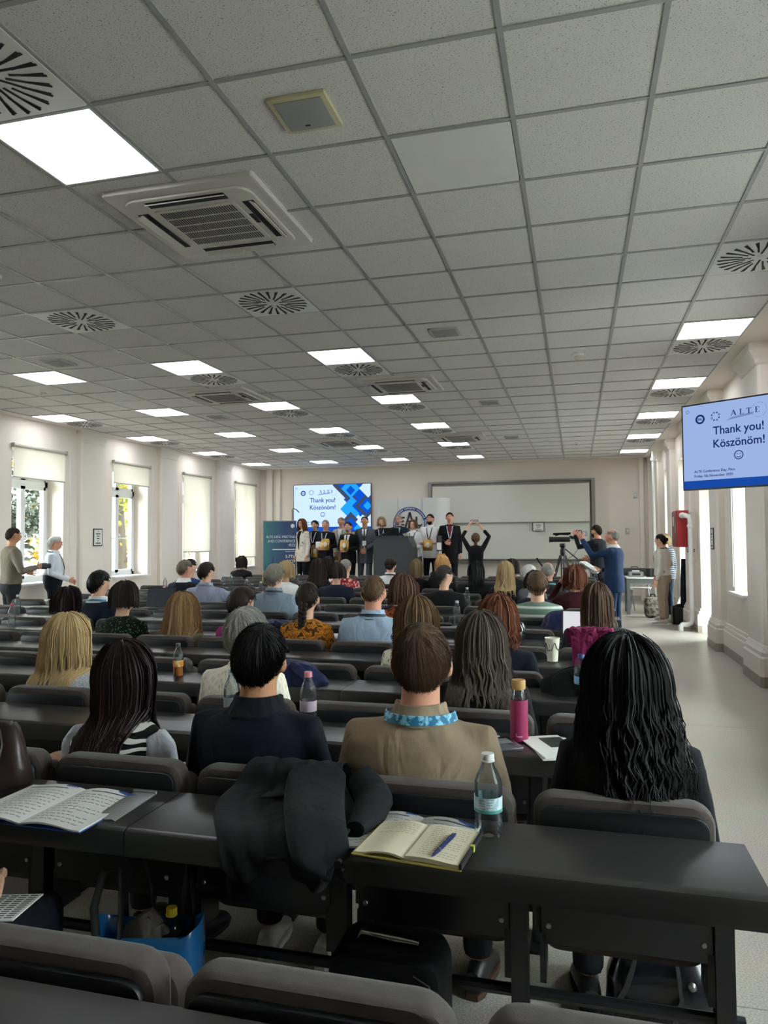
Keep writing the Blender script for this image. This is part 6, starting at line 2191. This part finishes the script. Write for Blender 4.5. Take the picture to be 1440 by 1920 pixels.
# pink glass bottle with a bamboo lid
pk = thing('glass_bottle', 'glass bottle in a magenta sleeve with a bamboo lid, right of the beige sweater', 'bottle', (-.213, 2.715, DZ_))
pk.scale = (.95, .95, .93)
MB().lathe([(0, .003), (.030, .003), (.0315, .01), (.0315, .14), (.029, .165), (.024, .192), (.023, .20), (.020, .20), (.026, .165), (.0285, .14), (.0285, .02)], 26).build('bottle_body', M_PET, pk, smooth=50)
MB().lathe([(0, 0), (.033, 0), (.034, .004), (.0338, .158), (.0325, .1595), (.032, .154)], 26).build('sleeve', mat('magenta_sleeve', '8e1f4f', .55), pk)
MB().lathe([(.022, .198), (.0255, .200), (.0262, .206), (.0262, .232), (.025, .2355), (0, .2355)], 26).build('lid', mat('bamboo', 'b08a4f', .5, var=.15, vscale=60), pk)
sl = MB()
for k in range(7):
    a = -PI / 2 - .25 + .11 * k
    sl.obox((.0342 * math.cos(a), .0342 * math.sin(a), .022 + (.006 if k == 0 else 0)), (.0025, .0006, .005 if k else .010), Matrix.Rotation(a + PI / 2, 3, 'Z'))
stuff(sl.build('sleeve_print', mat('print_pale', 'd9b7c6', .6), pk, smooth=False))
cp = thing('paper_cup', 'cream paper cup with wavy dark line, beside the black handbag', 'cup', (-.15, 4.50, DZ_))
MB().lathe([(0, .002), (.030, .002), (.043, .135), (.046, .138), (.044, .142), (.041, .136), (.029, .01), (0, .01)], 22).build('cup', mat('cup_cream', 'd6d1bf', .6), cp)
wv = MB()
wv.tube([(.0405 * math.cos(a), .0405 * math.sin(a), .085 + .022 * math.sin(4 * a) + .008 * math.sin(9 * a)) for a in [2 * PI * k / 60 for k in range(61)]], .0022, 5)
wv.build('wavy_line', mat('cup_ink', '23232a', .6), cp)


# ---- open booklets and notebook
def page(mb, O, ux, uy, w, h, bulge, th, nu=10):
    """one curved page block: O at the spine, ux away from the spine, uy along it"""
    O, ux, uy = Vector(O), Vector(ux), Vector(uy)
    rings = []
    for i in range(nu + 1):
        t = i / nu
        z = bulge * math.sin(PI * min(1, t * 1.15)) * (1 - .5 * t)
        a = O + ux * (w * t) + Vector((0, 0, z))
        tt = th * (1 - .25 * t)
        rings.append([a + Vector((0, 0, 0)) - Vector((0, 0, z * .0)), a + uy * h, a + uy * h + Vector((0, 0, tt)), a + Vector((0, 0, tt))])
    mb.loft(rings, True)
    return mb


def scribble(O, ux, uy, w, h, bulge, th, rows, rnd, lo=.2, x0=.1, x1=.9, thick=.0011, y0=.08, y1=.92, words=True):
    mb = MB()
    O, ux, uy = Vector(O), Vector(ux), Vector(uy)
    for r in range(rows):
        v = y1 - (y1 - y0) * r / max(1, rows - 1)
        x = x0
        end = x1 if rnd.random() < .7 else x0 + (x1 - x0) * rnd.uniform(lo, 1)
        while x < end:
            wl = rnd.uniform(.03, .10) if words else end - x
            xe = min(end, x + wl)
            pts = []
            n = 3
            for i in range(n + 1):
                t = x + (xe - x) * i / n
                z = bulge * math.sin(PI * min(1, t * 1.15)) * (1 - .5 * t) + th * (1 - .25 * t) + .0005
                pts.append(O + ux * (w * t) + uy * (h * (v + (rnd.uniform(-.006, .006) if words else 0))) + Vector((0, 0, z)))
            for p, q in zip(pts, pts[1:]):
                mb.add([p - uy * thick, q - uy * thick, q + uy * thick, p + uy * thick], [(0, 1, 2, 3)])
            x = xe + .025
    return mb


rnd = random.Random(5)
M_PAGE = mat('page_white', 'e4e4e1', .6)
M_CREAM = mat('page_cream', 'e5dcc0', .6)
M_PBLUE = mat('cover_blue', '2c4d92', .4)
M_PRINT = mat('print_grey', '5b5c60', .7)
M_PEN = mat('ink_grey', '54504b', .7)


def booklet(label, O, ang, w, h, seed, blue=True):
    rnd = random.Random(seed)
    ux, uy = Vector((math.cos(ang), math.sin(ang), 0)), Vector((-math.sin(ang), math.cos(ang), 0))
    root = thing('programme_booklet', label, 'booklet', O)
    cv = MB()
    for s in (-1, 1):
        cv.obox(Vector(ux) * (s * (w / 2 + .001)) + uy * (h / 2) + Vector((0, 0, .0012)), (w + .004, h + .004, .0018), Matrix.Rotation(ang, 3, 'Z'))
    cv.build('cover', M_PBLUE, root, smooth=False)
    for s in (-1, 1):
        mb = MB()
        page(mb, (0, 0, .0025), ux * s, uy, w, h, .012, .005)
        if s < 0:
            mb.f = [f[::-1] for f in mb.f]
        pg = mb.build('page_block', M_PAGE, root, smooth=30)
        t = scribble((0, 0, .0025), ux * s, uy, w, h, .012, .005, 11, rnd, .4, .10, .88, .0012, .10, .80)
        stuff(t.build('print', M_PRINT, pg, smooth=False))
        # dark heading rule and blue corner
        t = scribble((0, 0, .003), ux * s, uy, w, h, .012, .005, 1, rnd, 1, .22, .93, .0022, .90, .90, False)
        stuff(t.build('heading_rule', mat('heading_navy', '1b2336', .6), pg, smooth=False))
        if blue:
            cm_ = MB()
            for i in range(5):
                a0, a1 = .62 + .07 * i, .62 + .07 * (i + 1)
                c0, c1 = ((i + 1) / 6) ** .6 * .09, ((i + 2) / 6) ** .6 * .09
                if s < 0:
                    a0, a1 = .12 + .04 * i, .12 + .04 * (i + 1)
                    c0, c1 = c1 * .6, c0 * .6
                def q(t, v):
                    z = .012 * math.sin(PI * min(1, t * 1.15)) * (1 - .5 * t) + .005 * (1 - .25 * t) + .0032
                    return ux * s * (w * t) + uy * (h * v) + Vector((0, 0, z))
                cm_.add([q(a0, 1 - c0), q(a1, 1 - c1), q(a1, .998), q(a0, .998)], [(0, 1, 2, 3)])
            stuff(cm_.build('corner_print', M_PBLUE, pg, smooth=False))
    return root


booklet('open conference booklet with blue corners at the left of the nearest desk', (-1.402, 1.60, DZ_), -.02, .185, .262, 3)
booklet('open conference booklet lying under the handwritten notebook', (-.418, 1.652, DZ_), -.10, .150, .235, 4)
sv = thing('bubble_sleeve', 'clear plastic pencil sleeve beside the open booklet at the left', 'sleeve', (-1.217, 1.79, DZ_), .04)
mb = MB()
rings = []
for i in range(13):
    y = -.105 + .21 * i / 12
    rings.append([(x, y, (.004 + .006 * math.sin(PI * i / 12)) * (1 if abs(x) < .03 else .3) + .0008 * math.sin(i * 5 + x * 300)) for x in (-.036, -.025, 0, .025, .036)] + [(x, y, .0005) for x in (.036, 0, -.036)])
mb.loft(rings, True)
mb.build('sleeve_film', mat_tex('sleeve_film', ('66676a', 'a9a8a8'), 'wave y', 60, .5, .3, soft=.3, distortion=1.5), sv)
MB().box(-.036, .036, .095, .105, .002, .009).build('zip_strip', mat('zip_grey', '8e9094', .3), sv, smooth=False)

# notebook with cream pages, yellow edge, elastic and pen
ang = -.11
ux, uy = Vector((math.cos(ang), math.sin(ang), 0)), Vector((-math.sin(ang), math.cos(ang), 0))
nbz = DZ_ + .0185
nb = thing('notebook', 'open notebook with handwriting on cream pages on the nearest desk', 'notebook', (-.378, 1.592, nbz))
cv = MB()
for s, w_ in ((-1, .128), (1, .128)):
    cv.obox(ux * (s * w_ / 2) + uy * .098 + Vector((0, 0, .0015)), (w_, .200, .003), Matrix.Rotation(ang, 3, 'Z'))
cv.build('cover', mat('cover_yellow', 'cbbd62', .5), nb, smooth=False)
for s, th in ((-1, .005), (1, .011)):
    mb = MB()
    page(mb, uy * .002 + Vector((0, 0, .003)), ux * s, uy, .122, .192, .010 if s < 0 else .004, th)
    if s < 0:
        mb.f = [f[::-1] for f in mb.f]
    pg = mb.build('page_block', M_CREAM, nb, smooth=30)
    t = scribble(uy * .002 + Vector((0, 0, .003)), ux * s, uy, .122, .192, .010 if s < 0 else .004, th, 6 if s < 0 else 15, random.Random(8 + s), .3, .16, .88, .0007, .62 if s < 0 else .10, .92)
    stuff(t.build('handwriting', M_PEN, pg, smooth=False))
MB().obox(ux * .127 + uy * .098 + Vector((0, 0, .009)), (.006, .198, .012), Matrix.Rotation(ang, 3, 'Z')).build('elastic_band', mat('elastic_black', '1a1a1c', .7), nb, smooth=False)
MB().obox(ux * .128 + uy * .10 + Vector((0, 0, .010)), (.009, .012, .014), Matrix.Rotation(ang, 3, 'Z')).build('pen_loop', mat('loop_lime', 'b9c343', .6), nb, smooth=False)
pn = thing('ballpoint_pen', 'dark blue ballpoint pen lying on the right notebook page', 'pen', (-.302, 1.66, nbz + .0195), -.22)
pm = mat('pen_blue', '1f2a5c', .3)
MB().tube([(0, -.068, 0), (0, -.06, 0), (0, -.03, 0), (0, .05, 0), (0, .056, 0)], [.0012, .0032, .0048, .0048, .0042], 12).build('barrel', pm, pn)
MB().tube([(0, .056, 0), (0, .068, 0)], [.0026, .0026], 8).build('push_button', pm, pn)
MB().box(-.0015, .0015, .018, .054, .0048, .0066).build('clip', pm, pn, smooth=False)
MB().tube([(0, -.031, 0), (0, -.028, 0)], [.0051, .0051], 12).build('ring', M_STEEL, pn)

# right of the beige sweater: booklet corner, phone, loose sheets
bkx = thing('folded_leaflet', 'blue and white leaflet on the desk beside the beige sweater', 'leaflet', (-.335, 2.70, DZ_), .35)
MB().box(-.06, .06, -.09, .09, 0, .004).build('sheet', M_PAGE, bkx, smooth=False)
MB().box(-.06, .06, .03, .09, .004, .0046).build('blue_print', M_PBLUE, bkx, smooth=False)
fp = thing('phone_pouch', 'grey flat plastic pouch on the desk below the magenta bottle', 'pouch', (-.262, 2.645, DZ_), .5)
MB().slab(rrect(-.045, .045, -.075, .075, .008, 3), 0, .008, .002).build('pouch', mat('pouch_grey', '55565c', .2), fp)
MB().box(-.03, .03, -.01, .05, .008, .0086).build('card_window', mat('pouch_window', '8b8d93', .2), fp, smooth=False)
for k, (x, y, rz, lab) in enumerate(((-.095, 2.64, .42, 'white open brochure on the desk left of the long black curls, upper sheet'), (-.085, 2.63, .30, 'white open brochure on the desk left of the long black curls, lower sheet'))):
    root = thing('brochure', lab, 'brochure', (x, y, DZ_ + (.0045 if k == 0 else 0)), rz)
    MB().box(-.075, .075, -.13, .13, 0, .004).build('sheet', M_PAGE, root, smooth=False)
    if k == 0:
        MB().box(-.01, .07, -.02, .10, .004, .0052).build('dark_picture', mat('picture_grey', '2e2f33', .4), root, smooth=False)
gl = thing('folded_paper', 'thin white strip of paper on the desk behind the dark red hair', 'paper', (-2.36, 3.60, DZ_), .3)
MB().box(-.07, .07, -.015, .015, .0, .003).build('strip', M_PAGE, gl, smooth=False)
MB().obox((.05, .01, .012), (.06, .003, .02), Matrix.Rotation(.4, 3, 'Z')).build('raised_edge', M_PAGE, gl, smooth=False)
pp4 = thing('paper_stack', 'white papers on the desk between the plait and the pale blue shirt', 'papers', (-1.72, 5.31, DZ_), .1)
MB().box(-.11, .11, -.09, .09, 0, .012).build('sheets', M_PAGE, pp4, smooth=False)
p4b = thing('smartphone', 'dark phone lying on the papers left of the pale blue shirt', 'phone', (-1.71, 5.31, DZ_ + .012), .3)
MB().slab(rrect(-.038, .038, -.075, .075, .01, 3), 0, .009, .002).build('body', mat('phone_black', '141518', .3), p4b)
MB().box(-.034, .034, -.068, .068, .009, .0094).build('screen', mat('phone_glass', '1d2026', .1), p4b, smooth=False)
p5b = thing('wallet', 'flat black wallet on the desk left of the clear bottle, mid picture', 'wallet', (-1.12, 6.20, DZ_), .1)
MB().slab(rrect(-.08, .08, -.05, .05, .01, 3), 0, .018, .005).build('wallet', mat('wallet_black', '151416', .35), p5b)
MB().box(-.08, .08, -.004, .004, .018, .0195).build('fold', M_DARK, p5b, smooth=False)
pr4 = thing('paper_stack', 'white magazine sticking out at the right end of a desk by the aisle', 'papers', (.28, 5.26, DZ_), -.2)
MB().box(-.09, .12, -.10, .10, 0, .010).build('sheets', M_PAGE, pr4, smooth=False)
MB().box(-.05, .09, -.06, .06, .010, .0106).build('cover_picture', mat('picture_grey2', '77797c', .5), pr4, smooth=False)
for x, y, rz, scr, lab in ((-4.46, 7.08, .12, None, 'dark laptop with open lid right of the dotted blouse'), (.04, 5.30, -.05, 'e5e6ea', 'laptop with bright white screen left of the pinstriped blazer')):
    root = thing('laptop', lab, 'laptop', (x, y, DZ_), rz)
    lm = mat('laptop_grey', '26282c', .4)
    MB().slab(rrect(-.16, .16, -.11, .11, .01, 2), 0, .016, .003).build('keyboard_base', lm, root)
    Rl = Matrix.Rotation(-.28, 3, 'X')
    MB().obox((0, .14, .115), (.32, .008, .21), Rl).build('lid', lm, root, smooth=False)
    MB().obox(Vector((0, .14, .115)) + Rl @ Vector((0, -.0046, 0)), (.30, .001, .19), Rl).build('screen', mat_emit('laptop_white', scr, .85) if scr else mat('laptop_dim', '3b4049', .25), root, smooth=False)


# ---- soft heaps: jackets, scarf
def heap(name, label, cat, loc, size, m, seed, rz=0.0, fold=.18, drape=0.0):
    root = thing(name, label, cat, loc, rz)
    mb = MB()
    rings = []
    n, lv = 36, 14
    for i in range(lv + 1):
        t = i / lv
        th = PI * .5 * (1 - t)
        ring = []
        for k in range(n):
            a = 2 * PI * k / n
            d = 1 + fold * noise.noise(Vector((2.2 * math.cos(a) + seed, 2.2 * math.sin(a), 2.5 * t))) + fold * .6 * math.sin(7 * a + 5 * t + seed) * math.sin(th)
            r = max(.03, math.sin(th + .001)) if t < 1 else .03
            ring.append((size[0] * r * d * math.cos(a), size[1] * r * d * math.sin(a), size[2] * math.cos(th) * (.9 + .25 * (d - 1)) - (drape * (1 - t) if a > PI else 0)))
        rings.append(ring)
    mb.loft(rings, True)
    mb.build('cloth', m, root, smooth=70)
    cuff = MB()
    cuff.tube([(size[0] * .3, -size[1] * .6, size[2] * .75), (size[0] * .75, -size[1] * .95, size[2] * .45), (size[0] * .95, -size[1] * 1.05, .05)], [size[2] * .22, size[2] * .2, size[2] * .16], 10)
    cuff.build('sleeve', m, root)
    return root


heap('jacket', 'navy jacket heaped on the desk right of the black haired man', 'jacket', (-1.46, 3.54, DZ_), (.20, .12, .13), cloth('navy nylon', '1a2148', .1, .9, rough=.5), 1)
heap('jacket', 'navy blue jacket lying on a desk left of the plait', 'jacket', (-2.32, 5.32, DZ_), (.22, .12, .13), cloth('navy nylon', '1a2148', .1, .9, rough=.5), 2)
heap('jacket', 'blue jacket draped over the seats right of the striped sweater', 'jacket', (-.12, 6.22, DZ_), (.17, .12, .16), cloth('navy nylon', '1a2148', .1, .9, rough=.5), 3)
heap('coat', 'dark coat heaped under the pink scarf in front of the pinstriped blazer', 'coat', (.02, 3.60, DZ_), (.19, .10, .14), BLACK, 4)
sc_ = thing('scarf', 'bunched magenta pink scarf hanging in front of the pinstriped blazer', 'scarf', (.06, 3.86, .80))
mb = MB()
rs = random.Random(9)
for k in range(15):
    x0 = -.075 + .011 * k
    pts = []
    for i in range(7):
        t = i / 6
        pts.append((x0 * (1 + .3 * math.sin(t * 3 + k)) + .02 * math.sin(t * 5 + k), -.035 + rs.uniform(-.03, .03) + .05 * abs(t - .45), .27 * math.sin(PI * min(1, .08 + t * .62)) - (.10 * (t - .5) if t > .5 else 0)))
    mb.tube(pts, [.014, .020, .022, .022, .020, .016, .008], 8)
stuff(mb.build('scarf_fold', cloth('magenta scarf', '7c2450', .2, .6), sc_))
MB().ball((0, 0, .14), (.085, .055, .12), 14, 10).build('scarf_core', cloth('magenta scarf', '7c2450', .2, .6), sc_)
hb = thing('handbag', 'shiny black leather handbag on a desk right of the auburn bob', 'handbag', (-.50, 5.30, DZ_), .12)
LEA = mat('black_patent', '0e0d0d', .2, coat=.4, bump=.35, bscale=22)
mb = MB()
mb.slab(rrect(-.14, .14, -.08, .08, .05, 5), 0, .15, .05)
mb.build('bag', LEA, hb)
MB().slab(rrect(-.11, .11, -.095, -.07, .01, 3), .015, .085, .008).build('front_pocket', LEA, hb)
MB().tube([(-.10, -.02, .13), (-.06, -.03, .165), (.06, -.03, .165), (.10, -.02, .13)], .009, 8).build('handle', LEA, hb)
MB().tube([(-.12, -.04, .135), (0, -.05, .148), (.12, -.04, .135)], .0035, 6).build('zip', M_STEEL, hb)
bh = thing('tote_bag', 'dark bag with two thin loop handles in front of the curly mid-brown hair', 'bag', (-.70, 5.30, DZ_))
mb = MB().slab(rrect(-.10, .10, -.05, .05, .03, 4), 0, .06, .02)
mb.build('bag', M_FRAME, bh)
for s in (-.04, .04):
    MB().tube([(s * 1.6 - .03, 0, .05), (s * 1.6 - .025, 0, .12), (s * 1.6, 0, .145), (s * 1.6 + .025, 0, .12), (s * 1.6 + .03, 0, .05)], .0045, 6).build('handle', M_FRAME, bh)
bb_ = thing('handbag', 'brown suede handbag on a desk just right of the long blonde hair', 'handbag', (-2.12, 3.55, DZ_))
# brown leather bag and tan bag at far left
b1 = thing('handbag', 'dark brown leather handbag at the left edge on the nearest desk', 'handbag', (-1.735, 1.86, DZ_), .1)
BRL = mat('brown_leather', '2e2220', .38, bump=.5, bscale=16, var=.25, vscale=9)
mb = MB()
rings = []
for i, (w, d_, z) in enumerate(((.120, .052, 0), (.128, .058, .012), (.124, .054, .06), (.112, .044, .12), (.096, .026, .17), (.084, .012, .185))):
    rings.append([(w * math.copysign(abs(math.cos(a)) ** .7, math.cos(a)) + .005 * math.sin(4 * a + i), d_ * math.copysign(abs(math.sin(a)) ** .7, math.sin(a)) + .004 * math.sin(7 * a + i), z) for a in [2 * PI * k / 28 for k in range(28)]])
mb.loft(rings, True)
mb.build('bag', BRL, b1, smooth=60)
MB().tube([(.05, -.03, .172), (.075, -.052, .13), (.07, -.066, .07), (.03, -.07, .02)], .006, 8).build('strap', BRL, b1)
MB().tube([(-.07, 0, .186), (.07, 0, .186)], .004, 6).build('zip', M_STEEL, b1)
TAN = mat('tan_leather', '8a5433', .45, bump=.2, bscale=60)
bb_.location = (-3.60, 4.43, DZ_)
bb_.scale = (1.25, 1.2, 1.2)
MB().slab(rrect(-.06, .06, -.04, .04, .03, 4), 0, .10, .03).build('bag', mat('brown_suede', '4a3327', .8, var=.2), bb_)
MB().tube([(-.04, 0, .09), (-.03, 0, .13), (.03, 0, .13), (.04, 0, .09)], .006, 6).build('handle', mat('brown_suede', '4a3327', .8, var=.2), bb_)
b2 = thing('handbag', 'tan leather bag with an arched handle on the seat left of the zebra vest', 'handbag', (-1.63, 2.16, .475))
MB().slab(rrect(-.15, .15, -.06, .06, .03, 4), 0, .29, .02).build('bag', TAN, b2)
MB().slab(rrect(-.152, .152, -.064, .064, .03, 4), .26, .305, .01).build('rim', mat('tan_rim', '9c6847', .45), b2)
MB().tube([(-.02, -.03, .29), (-.01, -.03, .335), (.05, -.03, .367), (.11, -.03, .362), (.125, -.03, .33), (.125, -.03, .29)], .0095, 8).build('handle', mat('tan_rim', '9c6847', .45), b2)

# ---- the coat draped over the seat back and the nearest desk
ct = thing('suit_jacket', 'dark grey suit jacket draped over a seat back and down the nearest desk', 'jacket', (0, 0, 0))
CT = cloth('coat wool', '1b1d20', .35, .35, var=.1)
path = [(2.075, .70), (2.062, .80), (2.045, .858), (1.99, .866), (1.955, .850), (1.938, .810), (1.915, .798), (1.84, .795), (1.76, .795), (1.69, .795), (1.648, .793), (1.632, .775), (1.628, .752), (1.626, .730), (1.624, .708)]
left = [-.93, -.935, -.935, -.93, -.935, -.95, -.955, -.955, -.93, -.90, -.865, -.845, -.835, -.825, -.80]
right = [-.64, -.64, -.645, -.645, -.64, -.625, -.60, -.56, -.55, -.53, -.54, -.545, -.55, -.555, -.57]
mb = MB()
nu = 26
vs = []
for i, (y, z) in enumerate(path):
    for k in range(nu + 1):
        u = k / nu
        x = left[i] + (right[i] - left[i]) * u
        amp = .016 * sstep(0, 4, i) if i < 11 else .020
        w = amp * (noise.noise(Vector((u * 5.5 + i * .18, i * .22, 3.1))) + .6 * math.sin(u * 15 - i * .35))
        yy, zz = y, z
        if i >= 11:
            yy -= .010 + abs(w) * 1.2
            # uneven hem: two tails with a gap between
            low = .5 + .5 * math.cos((u - .12) * 2 * PI * 1.25)
            zz = z + (.775 - z) * (1 - low) * (.9 if .28 < u < .62 else .45)
        else:
            zz += .004 + abs(w)
        vs.append((x + .012 * noise.noise(Vector((u * 3, i * .5, 9))), yy, zz))
fs = []
for i in range(len(path) - 1):
    for k in range(nu):
        a = i * (nu + 1) + k
        fs.append((a, a + nu + 1, a + nu + 2, a + 1))
mb.add(vs, fs)
o = mb.build('jacket_body', CT, ct, smooth=70)
md = o.modifiers.new('Solidify', 'SOLIDIFY'); md.thickness = .006; md.offset = 1
md = o.modifiers.new('Subdivision', 'SUBSURF'); md.levels = 1; md.render_levels = 2
sl = MB()
pts = [(-.715, 1.97, .876), (-.70, 1.90, .845), (-.675, 1.82, .838), (-.645, 1.74, .832), (-.612, 1.665, .822), (-.590, 1.622, .80), (-.572, 1.598, .765), (-.562, 1.592, .735)]
rings = []
for i, p in enumerate(pts):
    t = (Vector(pts[min(i + 1, 7)]) - Vector(pts[max(0, i - 1)])).normalized()
    s_ = t.cross(Vector((0, 0, 1))).normalized() if abs(t.z) < .9 else Vector((1, 0, 0))
    s_ = Vector((s_.x, s_.y * .6, 0)).normalized()
    n_ = s_.cross(t)
    wd = .086 - .003 * i
    rings.append([Vector(p) + s_ * (wd * math.copysign(abs(math.cos(a)) ** .6, math.cos(a))) + n_ * ((.020 + .004 * math.sin(3 * a + i)) * math.sin(a)) for a in [2 * PI * k / 24 for k in range(24)]])
sl.loft(rings, True)
o = sl.build('sleeve', CT, ct, smooth=70)
md = o.modifiers.new('Subdivision', 'SUBSURF'); md.levels = 1; md.render_levels = 1
for k in range(3):
    MB().tube([(-.520 - .004 * k, 1.588 - .001 * k, .745 + .020 * k), (-.520 - .004 * k, 1.575 - .001 * k, .747 + .020 * k)], [.0095, .0085], 14).build('cuff_button', mat('button_black', '0d0d0e', .25), ct)
sl = MB()
sl.tube([(-.60, 1.99, .85), (-.555, 1.95, .815), (-.53, 1.88, .812), (-.52, 1.80, .81), (-.535, 1.72, .806)], [.04, .05, .055, .05, .03], 12, flat=.7)
o = sl.build('second_sleeve', CT, ct, smooth=70)
fl_ = MB()
fl_.slab(rrect(-.055, .055, -.022, .022, .008, 3), 0, .006, .002)
for i, (x, y, z) in enumerate(fl_.v):
    fl_.v[i] = (x - .77, y + 1.86 + .35 * x, z + .824)
fl_.build('pocket_flap', CT, ct)

# ---- on the floor under the nearest desks
tt = thing('shopping_tote', 'bright blue shiny tote bag with black handles on the floor at lower left', 'bag', (-1.105, 1.735, 0), .25)
tt.scale = (1.1, 1.0, 1.36)
BLU = mat('tote_blue', '1769a8', .25, coat=.3, bump=.3, bscale=25)
mb = MB()
rings = []
for i, (w, d_, z) in enumerate(((.10, .06, .0), (.115, .07, .03), (.125, .075, .20), (.130, .075, .34), (.128, .06, .37))):
    rings.append([(w * math.copysign(abs(math.cos(a)) ** .5, math.cos(a)), d_ * math.copysign(abs(math.sin(a)) ** .5, math.sin(a)) + .006 * math.sin(5 * a + i), z + (.012 * math.cos(2 * a) if i == 4 else 0)) for a in [2 * PI * k / 28 for k in range(28)]])
for i, (w, d_, z) in enumerate(((.122, .055, .365), (.115, .05, .25))):
    rings.append([(w * math.copysign(abs(math.cos(a)) ** .5, math.cos(a)), d_ * math.copysign(abs(math.sin(a)) ** .5, math.sin(a)), z) for a in [2 * PI * k / 28 for k in range(28)]])
mb.loft(rings, True)
mb.build('bag', BLU, tt, smooth=60)
HND = mat('tote_handle', '101214', .6)
for y in (-.055, .055):
    MB().tube([(-.075, y, .30), (-.08, y * 1.1, .42), (-.06, y, .475), (-.03, y, .48), (-.01, y, .43), (0, y, .34)] if y > 0 else [(-.10, y, .30), (-.115, y * .9, .42), (-.10, y * .5, .48), (-.06, y * .5, .485), (-.05, y, .40), (-.06, y, .30)], .011, 8, flat=.35).build('handle', HND, tt)
MB().tube([(.06, .05, .30), (.075, .05, .42), (.085, .05, .50), (.09, .05, .42), (.10, .05, .30)], .010, 8, flat=.4).build('handle', HND, tt)
gr = thing('scarf', 'grey cloth inside the blue tote bag', 'cloth', (-1.115, 1.74, .41))
MB().ball((0, 0, .05), (.075, .035, .06), 14, 9).build('cloth', cloth('grey wool cloth', '7b7670', .3, .8), gr)
MB().tube([(-.03, 0, .09), (.01, .01, .115), (.04, 0, .09)], .016, 8).build('fold', cloth('grey wool cloth', '7b7670', .3, .8), gr)
bottle(-1.045, 1.745, .335, .215, 'bottle with a yellow cap sticking out of the blue tote bag', mat('cap_yellow', 'd6b92a', .4), None, None, (mat('amber_drink', '3b3a22', .3), .7), r=.03, n=16)
su = thing('cabin_trolley', 'black soft cabin trolley with a chrome handle on the floor under the nearest desk', 'suitcase', (-.45, 1.83, 0), 0)
su.scale = (1, .95, 1.09)
BLKN = cloth('black nylon', '08090d', .3, .3, rough=.6)
MB().slab(rrect(-.165, .125, .06, .46, .05, 6, (0, 0, 1, 1))[::-1], -.10, .085, .03, lambda a, b_, c: (a, c, b_)).build('case', BLKN, su)
MB().slab(rrect(-.12, .09, .10, .36, .04, 5)[::-1], -.125, -.095, .012, lambda a, b_, c: (a, c, b_)).build('front_pocket', BLKN, su)
MB().tube([(-.10, -.03, .46), (-.085, -.04, .485), (.0, -.045, .482), (.06, -.04, .475)], [.006, .011, .012, .009], 10).build('handle', mat('chrome', 'c4c2bb', .15, metal=1), su)
MB().tube([(.06, -.115, .44), (.098, -.11, .42), (.112, -.11, .34)], .002, 5).build('zip', M_STEEL, su)
for s in (-.13, .09):
    MB().tube([(s - .012, 0, .03), (s + .012, 0, .03)], .03, 14).build('wheel', M_DARK, su)
hb2 = thing('handbag', 'dark shiny handbag with a loose strap on the floor at lower right', 'handbag', (.235, 2.50, 0), -.1)
LE2 = mat('navy_patent', '10131c', .25, coat=.3, bump=.3, bscale=18)
mb = MB()
rings = []
for i, (w, d_, z) in enumerate(((.14, .07, 0), (.16, .085, .03), (.155, .08, .12), (.13, .055, .20), (.10, .02, .235))):
    rings.append([(w * math.copysign(abs(math.cos(a)) ** .6, math.cos(a)) + .01 * math.sin(3 * a + i), d_ * math.copysign(abs(math.sin(a)) ** .6, math.sin(a)) + .008 * math.sin(4 * a + i), z) for a in [2 * PI * k / 28 for k in range(28)]])
mb.loft(rings, True)
mb.build('bag', LE2, hb2, smooth=60)
MB().tube([(-.06, -.03, .22), (-.10, -.09, .12), (-.16, -.13, .03), (-.26, -.14, .012), (-.30, -.18, .012), (-.24, -.24, .012), (-.10, -.24, .012), (.02, -.17, .03), (.06, -.10, .12), (.05, -.06, .20)], .012, 8, flat=.35).build('strap', M_DARK, hb2)
MB().ball((.09, -.085, .16), .013, 10, 8).build('stud', M_STEEL, hb2)
# white trainers and brown soled shoe belong to the people in the nearest seats; a paper on the knee of the neighbour at left

kp = thing('paper_sheet', 'printed sheet on the knee of the person at the left edge', 'paper', (-1.36, 1.50, .628), .3)
MB().obox((0, 0, .0), (.13, .17, .003), Matrix.Rotation(-.12, 3, 'X')).build('sheet', M_PAGE, kp, smooth=False)
kt = MB()
for k in range(12):
    for j in range(5):
        kt.obox(Matrix.Rotation(-.12, 3, 'X') @ Vector((-.048 + .024 * j, .072 - .013 * k, .002)), (.018, .004, .0008), Matrix.Rotation(-.12, 3, 'X'))
stuff(kt.build('print', M_PRINT, kp, smooth=False))
